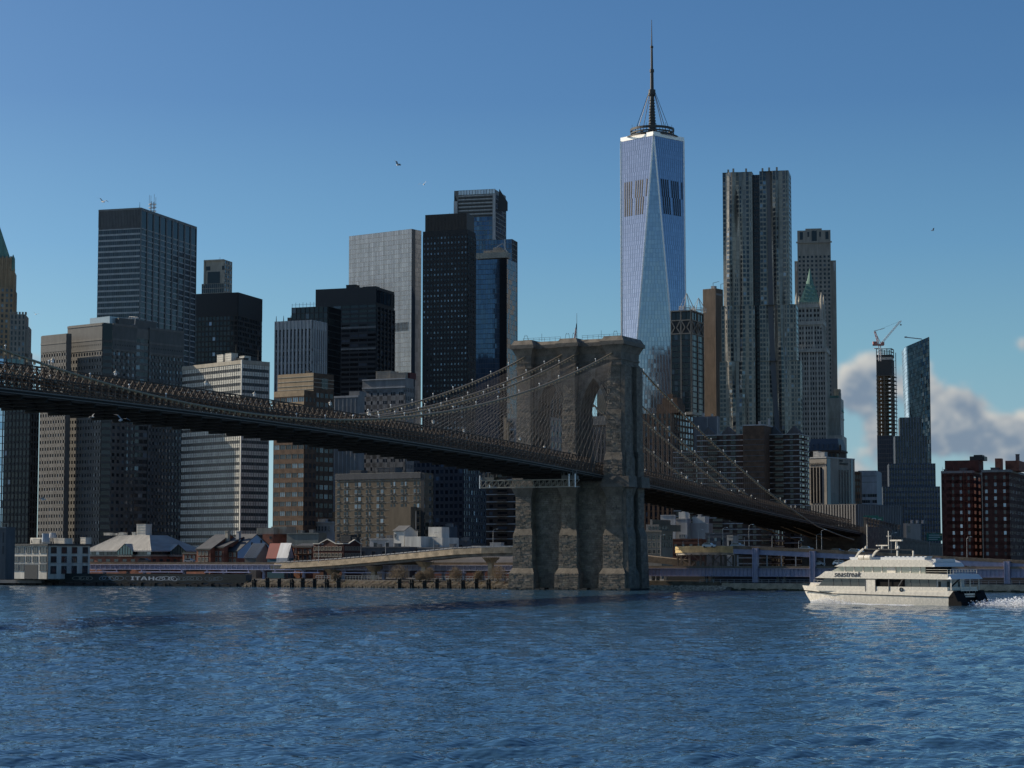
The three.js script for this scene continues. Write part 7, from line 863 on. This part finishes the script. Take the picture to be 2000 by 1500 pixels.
// ---------- street lamps and cars ----------
{
  const mk = arm => { const p = new MB(); p.cyl([0, 0, 0], [0, 9, 0], .13, .08, 6); p.path([[0, 9, 0], [.3, 9.6, 0], [1.0, 9.9, 0], [1.9, 9.95, 0]], .1, .1); const h = new MB(); h.box(1.5, 2.3, 9.82, 10.02, -.16, .16); return [p.geo(), h.geo()]; }, G = mk(), gm = mat('lamp_steel', [.34, .34, .34], .5, .3), hm = mat('lamp_head', [.7, .7, .68], .4);
  let first;
  [[564, 1102, 1064, -26, 'left ramp, near its low end'], [622, 1099, 1062, -26, 'left ramp above the orange brick house'], [705, 1093, 1050, -26, 'left ramp beside the twin gables'], [753, 1089, 1055, -30, 'left ramp below the white low house'], [847, 1082, 1039, -26, 'left ramp in front of the grey terrace'], [963, 1073, 1033, -26, 'left ramp nearest the stone tower'], [1290, 1086, 1044, -50, 'rear road in front of the grey loft house'], [1334, 1068, 1056, -30, 'tip of the curved sun-gold ramp'], [1364, 1066, 1034, -34, 'curved ramp, second from its tip'], [1385, 1067, 1042, -36, 'curved ramp in front of the white houses'], [1412, 1067, 1030, -34, 'curved ramp below the work platform'], [1454, 1068, 1048, -30, 'viaduct start, short'], [1463, 1068, 1024, -34, 'viaduct start, tall'], [1508, 1071, 1044, -30, 'viaduct below the deck'], [1560, 1074, 1056, -30, 'viaduct left of the white car'], [1595, 1075, 1043, -30, 'viaduct with a low bent arm'], [1605, 1076, 1034, -34, 'viaduct above the second big column'], [1741, 1090, 1040, -32, 'viaduct above the ferry'], [1889, 1096, 1048, -24, 'viaduct in front of the red brick towers']].forEach(([px, yb, yt, s, lab], k) => {
    const o = thing('street_lamp', 'grey street lamp on the ' + lab, 'street lamp', 'street lamps on the elevated roads'), A = onS(px, yb, s), B = onS(px, yt, s); o.position.copy(PA(A.q, A.y, s)); put('post', G[0], gm, o); put('lamp_head', G[1], hm, o); const f = (B.y - A.y) / 10; o.scale.set(Math.max(.8, f), f, Math.max(.8, f)); o.rotation.y = k % 2 ? -.2 : .3;
  });
  const body = new MB(); body.prism([[-2.2, .35], [2.2, .35], [2.25, .8], [2.0, 1.0], [1.2, 1.05], [.7, 1.55], [-1.3, 1.6], [-2.1, 1.05], [-2.3, .7]], -.88, .88); const gl = new MB(); gl.prism([[1.05, 1.08], [.66, 1.48], [-1.2, 1.52], [-1.85, 1.1]], -.895, .895); const wh = new THREE.CylinderGeometry(.33, .33, .2, 12); wh.rotateX(Math.PI / 2); const bg = body.geo(), gg = gl.geo();
  const car = (px, py, s, c, lab, sc = 1) => { const o = thing('car', lab, 'car', 'cars on the elevated roads'), p = onS(px, py, s); o.position.copy(PA(p.q, p.y, s)); o.rotation.y = -TH; o.scale.set(sc, sc * 1.05, sc); put('body', bg, mat('car_paint', c, .3, .1), o); put('window_band', gg, M.gBlack, o); for (const [x, z] of [[-1.4, .82], [1.4, .82], [-1.4, -.82], [1.4, -.82]]) { const w = put('wheel', wh, M_dark, o); w.position.set(x, .33, z); } };
  car(1672, 1083.5, -22.5, [.75, .75, .73], 'white car on the upper deck of the right viaduct', 1.15); car(1575, 1076.5, -23, [.3, .3, .31], 'grey car on the upper deck left of the white car'); car(1635, 1081, -23, [.04, .04, .045], 'dark car on the upper deck, directly left of the white car'); car(1440, 1070, -23, [.3, .31, .33], 'silver car at the start of the right viaduct'); car(1385, 1070, -24, [.6, .6, .6], 'pale car on the curved sun-gold ramp'); car(1642, 1105, -20.5, [.7, .7, .7], 'white car on the lower deck left of the ferry', 1.1); car(1598, 1105, -20.5, [.35, .35, .36], 'grey car on the lower deck by the second big column'); car(760, 1104, -37.5, [.75, .75, .75], 'white van-like car on the lilac viaduct under the ramp', 1.2); car(800, 1104, -37.5, [.25, .25, .26], 'grey car on the lilac viaduct under the ramp'); car(962, 1104, -37.5, [.4, .4, .4], 'silver car on the lilac viaduct near the stone tower'); car(124, 1099, -37.5, [.05, .05, .05], 'black car on the lilac viaduct behind the white corner house'); car(282, 1099, -37.5, [.06, .06, .065], 'black car on the lilac viaduct before the hipped roof', 1.1); car(370, 1099, -37.5, [.3, .3, .3], 'grey car on the lilac viaduct before the brick row houses');
}
// ---------- flag, birds ----------
{
  const g = paThing('flagpole', 'flag hanging from a pole on top of the stone tower', 'flag', -.2, 0); const p = new MB(); p.cyl([0, 83, 0], [0, 93.5, 0], .12, .05, 6); p.build('pole', M_dark, g);
  const cv = document.createElement('canvas'); cv.width = 190; cv.height = 100; const x = cv.getContext('2d'); for (let i = 0; i < 13; i++) { x.fillStyle = i % 2 ? '#d8d4cc' : '#8e1f2b'; x.fillRect(0, i * 100 / 13, 190, 8); } x.fillStyle = '#1f2a52'; x.fillRect(0, 0, 76, 54); x.fillStyle = '#d8d4cc'; for (let r = 0; r < 9; r++) for (let c = 0; c < (r % 2 ? 5 : 6); c++) x.fillRect(5 + c * 12 + (r % 2) * 6, 3 + r * 5.6, 3, 3); const t = new THREE.CanvasTexture(cv); t.colorSpace = THREE.SRGBColorSpace;
  const f = new THREE.PlaneGeometry(1, 1, 16, 24), a = f.attributes.position, u = f.attributes.uv; for (let i = 0; i < a.count; i++) { const U = u.getX(i), V = u.getY(i); const drop = U * 4.2 * .95, xx = -.1 - U * 1.15 - .12 * Math.sin(U * 9 + V * 2); a.setXYZ(i, xx * (.7 + .5 * (1 - V)), 90.2 - (1 - V) * 3.4 - drop, .35 * Math.sin(U * 11 + V * 3)); } f.computeVertexNormals(); put('flag_cloth', f, new THREE.MeshStandardMaterial({ map: t, roughness: .8, side: THREE.DoubleSide, name: 'flag_cloth' }), g);
  const bg = new MB(); bg.frus(-.06, [-.08, .08, -.1, .35], .08, [-.03, .03, 0, .2]); bg.cyl([0, 0, -.05], [0, .02, .45], .09, .03, 6); const wg = new MB(); for (const e of [-1, 1]) { wg.quad([0, .05, .15], [e * .4, .28, .12], [e * .4, .28, -.08], [0, .05, -.1], [.9, .9, .9]); wg.quad([e * .4, .28, .12], [e * .8, .2, 0], [e * .78, .2, -.06], [e * .4, .28, -.08], [.5, .5, .5]); } const b1 = bg.geo(), w1 = wg.geo(), mb = mat('gull_white', [.5, .5, .5], .8), mw = mat('gull_grey', [.28, .29, .3], .8, 0, { side: THREE.DoubleSide });
  [[200, 394, 300, .9, 'gull gliding above the ribbed slab tower'], [776, 322, 300, .9, 'highest gull, left of the tallest glass tower'], [828, 360, 330, .8, 'gull above the arch-windowed tower'], [1823, 450, 320, .6, 'gull above the slanted glass tower'], [237, 820, 330, 1.3, 'white gull flying under the left end of the deck'], [180, 814, 360, .7, 'small gull under the deck above the granite block'], [83, 976, 380, 1.1, 'gull flying low before the granite block'], [70, 614, 330, .6, 'gull near the left edge beside the stepped tower']].forEach(([px, py, D, s, lab], k) => { const o = thing('gull', lab, 'bird', 'gulls over the river'); put('body', b1, mb, o); put('wing', w1, mw, o); o.position.copy(at(px, py, D)); o.scale.setScalar(s * 1.5); o.rotation.set(.2, .8 + k * 1.3, k % 2 ? .35 : -.3); });
}
// ---------- ferry ----------
{
  const th = 45 * R, L = 44, Bm = 12.4, g = thing('passenger_ferry', 'white three-deck catamaran ferry speeding left, its black stern to the right', 'ferry'), c = at(1868, 1184, 466); g.position.set(c.x, 0, c.z); g.rotation.y = -th;
  const WH = mat('ferry_white', [.82, .80, .74], .35, 0, { map: rep(texMetal, 3) }), BK = new THREE.MeshPhysicalMaterial({ name: 'ferry_black', color: new THREE.Color().setRGB(.008, .008, .009), roughness: .7, specularIntensity: .15 }), GLs = mat('ferry_window', [.06, .062, .06], .08, .35), GR = mat('ferry_grey_and_shade', [.5, .52, .54], .5), word = globalThis.__word;
  const hull = (z0, z1, nm) => { const k = new MB(), n = 26; const sec = i => { const t = i / n, x = -L + t * (L - 1), fl = Math.pow(Math.min(1, t / .3), .6), top = 3.1 + (1 - Math.min(1, t / .35)) * 1.1, hw = (z1 - z0) / 2 * lerp(.08, 1, fl), zc = (z0 + z1) / 2, rake = (1 - Math.min(1, t / .25)); return [[x + 3.2 * rake, -.8, zc - hw * .7], [x + 3.2 * rake, -.8, zc + hw * .7], [x + 1.2 * rake, 1.9, zc + hw], [x, top, zc + hw * 1.02], [x, top, zc - hw * 1.02], [x + 1.2 * rake, 1.9, zc - hw]]; }; for (let i = 0; i < n; i++) { const a = sec(i), b = sec(i + 1); for (let m = 0; m < 6; m++) k.quad(a[m], b[m], b[(m + 1) % 6], a[(m + 1) % 6]); } const e = sec(n); k.quad(e[0], e[5], e[2], e[1]); k.quad(e[5], e[4], e[3], e[2]); const f = sec(0); k.quad(f[1], f[2], f[5], f[0]); k.quad(f[2], f[3], f[4], f[5]); return k.build(nm, WH, g); };
  hull(-3.9, 0, 'port_hull'); hull(-Bm, -Bm + 3.9, 'starboard_hull');
  const k = (n, m, f) => { const b = new MB(); f(b); return b.build(n, m, g); };
  const slab = (poly, z0, z1, n, m) => k(n, m, b => b.prism(poly, z0, z1));
  k('bridge_deck', WH, b => { b.box(-L + 7, -1, 2.1, 3.05, -Bm + 3, -3); });
  slab([[-L + 5.5, 3.0], [-2.4, 3.0], [-2.4, 4.15], [-L + 5.2, 4.15]], -Bm + .1, -.1, 'main_deck_side', WH);
  slab([[-L + 1.5, 3.9], [-L + 8, 3.4], [-L + 8, 4.25], [-L + 2, 4.9]], -Bm + 2.6, -2.4, 'bow_bulwark', WH);
  k('rub_rail', BK, b => { b.beam([-L + .8, 3.0, -1.2], [-L + 10, 2.35, .05], .12, .22); b.beam([-L + 10, 2.35, .06], [-1, 2.0, .06], .12, .16); });
  slab([[-L + 5.6, 4.15], [-5.5, 4.15], [-5.5, 5.95], [-L + 7.6, 5.95]], -Bm + .5, -.5, 'main_cabin', GLs);
  for (let i = 0; i < 12; i++) { if (i > 5 && i < 8) continue; k('cabin_mullion', M.greyD, b => b.box(-34 + i * 2.4, -33.9 + i * 2.4, 4.15, 5.95, -.5, -.42)); }
  k('open_side', BK, b => b.box(-21.5, -14, 4.2, 5.9, -.52, -.38)); k('side_door', WH, b => { b.box(-24.4, -21.8, 3.05, 5.7, -.12, -.02); }); k('door_frame', M.greyD, b => { for (const x of [-24.5, -21.7, -18]) b.box(x - .09, x + .09, 2.9, 5.8, -.1, .04); b.beam([-15.4, 4.3, -.1], [-14.2, 5.9, -.1], .2, .2); }); k('life_ring', BK, b => { for (let i = 0; i < 10; i++) { const a = i / 10 * 6.283, a2 = (i + 1) / 10 * 6.283; b.beam([-14.6 + .42 * Math.cos(a), 3.5 + .42 * Math.sin(a), .02], [-14.6 + .42 * Math.cos(a2), 3.5 + .42 * Math.sin(a2), .02], .16, .16); } });
  slab([[-L + 5.2, 6.0], [-2.0, 5.9], [-2.0, 7.0], [-6, 7.15], [-L + 8.2, 7.6], [-L + 6.4, 6.5]], -Bm - .1, .1, 'upper_deck_band', WH);
  slab([[-L + 9, 7.5], [-8.6, 7.05], [-8.6, 8.75], [-L + 11.8, 8.75]], -Bm + .9, -.9, 'upper_cabin', mat('ferry_window_glare', [.3, .29, .24], .12, .3)); for (let i = 0; i < 9; i++) k('upper_mullion', WH, b => b.box(-31 + i * 2.6, -30.7 + i * 2.6, 7.1, 8.75, -.9, -.8)); k('white_panel', WH, b => b.box(-19, -16.6, 7.2, 8.7, -.9, -.74));  // lighter panes: sun glare on the upper windows put into the colour
  slab([[-L + 10.6, 8.7], [-6.2, 8.7], [-6.2, 9.6], [-8, 10.3], [-L + 15, 10.3], [-L + 12.6, 9.4]], -Bm + .2, -.2, 'roof_band', WH);
  slab([[-L + 14, 10.3], [-L + 17, 10.3], [-L + 17, 10.9], [-L + 13.6, 10.9]], -Bm + 2, -2, 'wheelhouse_visor', GR);
  k('stern_fascia_upper', GR, b => b.frus(8.75, [-6.25, -5.6, -Bm + .1, -.1], 9.7, [-6.25, -6.1, -Bm + .5, -.5])); k('stern_fascia_lower', GR, b => b.frus(5.95, [-2.05, -1.0, -Bm - .2, .2], 7.0, [-2.05, -1.9, -Bm + .2, -.2]));  // stern fascias grey: shade on white paint put into the colour
  k('upper_stern_wall', BK, b => b.box(-8.7, -8.5, 7.1, 8.7, -Bm + 1, -1)); k('lower_stern_wall', GR, b => b.box(-5.6, -5.4, 3.1, 5.9, -Bm + .6, -.6)); for (const z of [-1.6, -5.2, -9.6]) k('stern_door', M_dark, b => b.box(-5.4, -5.32, 3.2, 5.4, z - .5, z + .5)); k('stern_stair', M.greyD, b => { b.beam([-4.6, 3.2, -3.2], [-3, 5.9, -6], .8, .12); });
  k('stern_post', WH, b => { for (const z of [-.5, -4.4, -8.2, -11.8]) b.box(-1.7, -1.5, 3.1, 6, z - .09, z + .09); }); k('stern_rail', WH, b => { for (const y of [7.6, 8.1]) b.beam([-2.4, y, -.3], [-2.4, y, -Bm + .3], .07, .07); for (let z = -.3; z > -Bm; z -= 1.2) b.beam([-2.4, 7, z], [-2.4, 8.1, z], .06, .06); b.beam([-8, 7.6, -.3], [-2.4, 7.6, -.3], .07, .07); b.beam([-8, 8.1, -.3], [-2.4, 8.1, -.3], .07, .07); });
  k('port_stern_block', BK, b => { b.frus(-.5, [-2, 1.6, -3.9, .05], 1.0, [-2, 1.2, -3.9, .05]); b.frus(1.0, [-2, .4, -3.9, .05], 3.3, [-2, -.7, -3.9, .05]); }); k('starboard_stern_block', BK, b => { b.frus(-.5, [-2, 1.6, -Bm - .05, -Bm + 3.9], 1.0, [-2, 1.2, -Bm - .05, -Bm + 3.9]); b.frus(1.0, [-2, .4, -Bm - .05, -Bm + 3.9], 3.3, [-2, -.7, -Bm - .05, -Bm + 3.9]); }); k('transom', BK, b => b.box(-2.2, -.75, .1, 3.4, -Bm + .2, -.2)); k('white_corner', WH, b => b.prism([[-3.2, 1.9], [-2, 1.9], [-.7, 3.35], [-3.2, 3.35]], -1.4, .08));
  k('name_board', WH, b => b.box(-.72, -.55, 1.9, 3.5, -9.7, -2.9)); word('SEASTREAK HIGHLANDS', .55, BK, g, -.5, 2.75, -6.3, Math.PI / 2, 'stern_lettering'); k('small_print_line', BK, b => { for (let i = 0; i < 14; i++) b.box(-.55, -.52, 2.15, 2.35, -8.6 + i * .33, -8.4 + i * .33); });
  const t = word('seastreak', 1.15, mat('dark_letters', [.03, .03, .035], .5), g, -29.5, 6.32, .05, 0, 'side_lettering'); t.geometry.applyMatrix4(new THREE.Matrix4().makeShear(0, 0, .25, 0, 0, 0)); word('SEASTREAK', .4, M.greyD, g, -38.4, 3.95, -1.9, 0, 'bow_lettering');
  k('life_raft', WH, b => { for (const x of [-26.4, -24.6]) b.cyl([x - .75, 10.8, -1.4], [x + .75, 10.8, -1.4], .62, .62, 10); });
  k('radar_arch', WH, b => { for (const z of [-3, -9.4]) { b.path([[-29.6, 10.3, z], [-28.2, 12.1, z], [-26.9, 12.9, z]], .5, .35); b.beam([-17.6, 10.3, z], [-17.6, 12.4, z], .3, .3); } }); k('arch_bar', M_dark, b => { for (const z of [-3, -9.4]) b.beam([-27, 12.8, z], [-17.4, 12.6, z], .2, .22); for (const x of [-27, -22, -17.6]) b.beam([x, 12.7, -3], [x, 12.7, -9.4], .18, .18); }); k('radar', WH, b => { b.box(-25.6, -22.4, 13.5, 13.75, -6.4, -6); b.cyl([-24, 12.7, -6.2], [-24, 13.5, -6.2], .25, .25, 8); b.cyl([-20, 12.7, -6.2], [-20, 14.6, -6.2], .3, .2, 8); b.box(-21.6, -18.4, 14.6, 14.95, -6.5, -5.9); for (const x of [-27, -18]) b.cyl([x, 12.9, -4], [x, 13.5, -4], .38, .2, 8); }); k('radio_mast', WH, b => { b.beam([-22.2, 12.7, -6.2], [-22.2, 17, -6.2], .14, .14); b.beam([-22.8, 15.8, -6.2], [-21.6, 15.8, -6.2], .1, .1); }); k('whip_antenna', WH, b => b.beam([-27.4, 12.8, -5], [-27.4, 18.6, -5], .1, .1));
  k('roof_locker', GR, b => { b.box(-21, -9, 10.3, 10.9, -4, -1.2); b.box(-8, -6.6, 9.8, 10.5, -10, -2); for (let i = 0; i < 10; i++) b.box(-20 + i * 1.2, -19.4 + i * 1.2, 10.9, 11.1, -3.8, -1.4); }); k('foredeck_rail', M.greyL, b => { b.path([[-L + 2.5, 5.5, -3], [-L + 7.6, 5.2, -2]], .06, .06); for (let i = 0; i < 5; i++) b.beam([-L + 2.6 + i * 1.2, 4.4, -2.9 + i * .2], [-L + 2.6 + i * 1.2, 5.5 - i * .06, -2.9 + i * .2], .05, .05); });
  // foam
  const fr = mulberry(15), fm = mat('white_foam', [.82, .84, .86], .9);
  const foam = (n, lab, cat, f, cnt) => { const b = new MB(); for (let i = 0; i < cnt; i++) { const [x, y, z, r] = f(fr); const v = .75 + fr() * .35, a = fr() * 6.3; const p = (t, s, h) => [x + Math.cos(a + t) * r * s, y + h, z + Math.sin(a + t) * r * s]; for (let m = 0; m < 5; m++) { b.tri(p((m + 1) * 1.2566, 1, 0), p(m * 1.2566, 1, 0), [x, y + r * (.5 + fr() * .5), z], [v, v, v]); } } const o = thing(n, lab, cat); o.position.copy(g.position); o.rotation.y = g.rotation.y; b.build('foam', fm, o, 'stuff'); };
  foam('wake', 'white churned wake trailing right from the ferry stern', 'wake', r => { const t = r() ** .8, x = 1.5 + t * 70, e = Math.exp(-Math.pow((t - .28) / .25, 2)); return [x, -.1 + r() * (.5 + 2.6 * e) * (.4 + .6 * r()), -Bm / 2 + (r() - .5) * (9 + t * 9), .05 + r() * r() * .26]; }, 22000);
  foam('bow_spray', 'white spray thrown along the ferry hull', 'spray', r => { const t = r() ** 1.5, x = -L + 3.5 + t * 30; return [x, -.1 + r() * r() * (1.7 * Math.exp(-Math.pow((t - .22) / .2, 2)) + .3), .1 + r() * (1.2 + 3.5 * t) + (t < .25 ? -1.6 * (1 - t / .25) : 0), .04 + r() * .1]; }, 6000);
}
renderer.render(scene, camera);
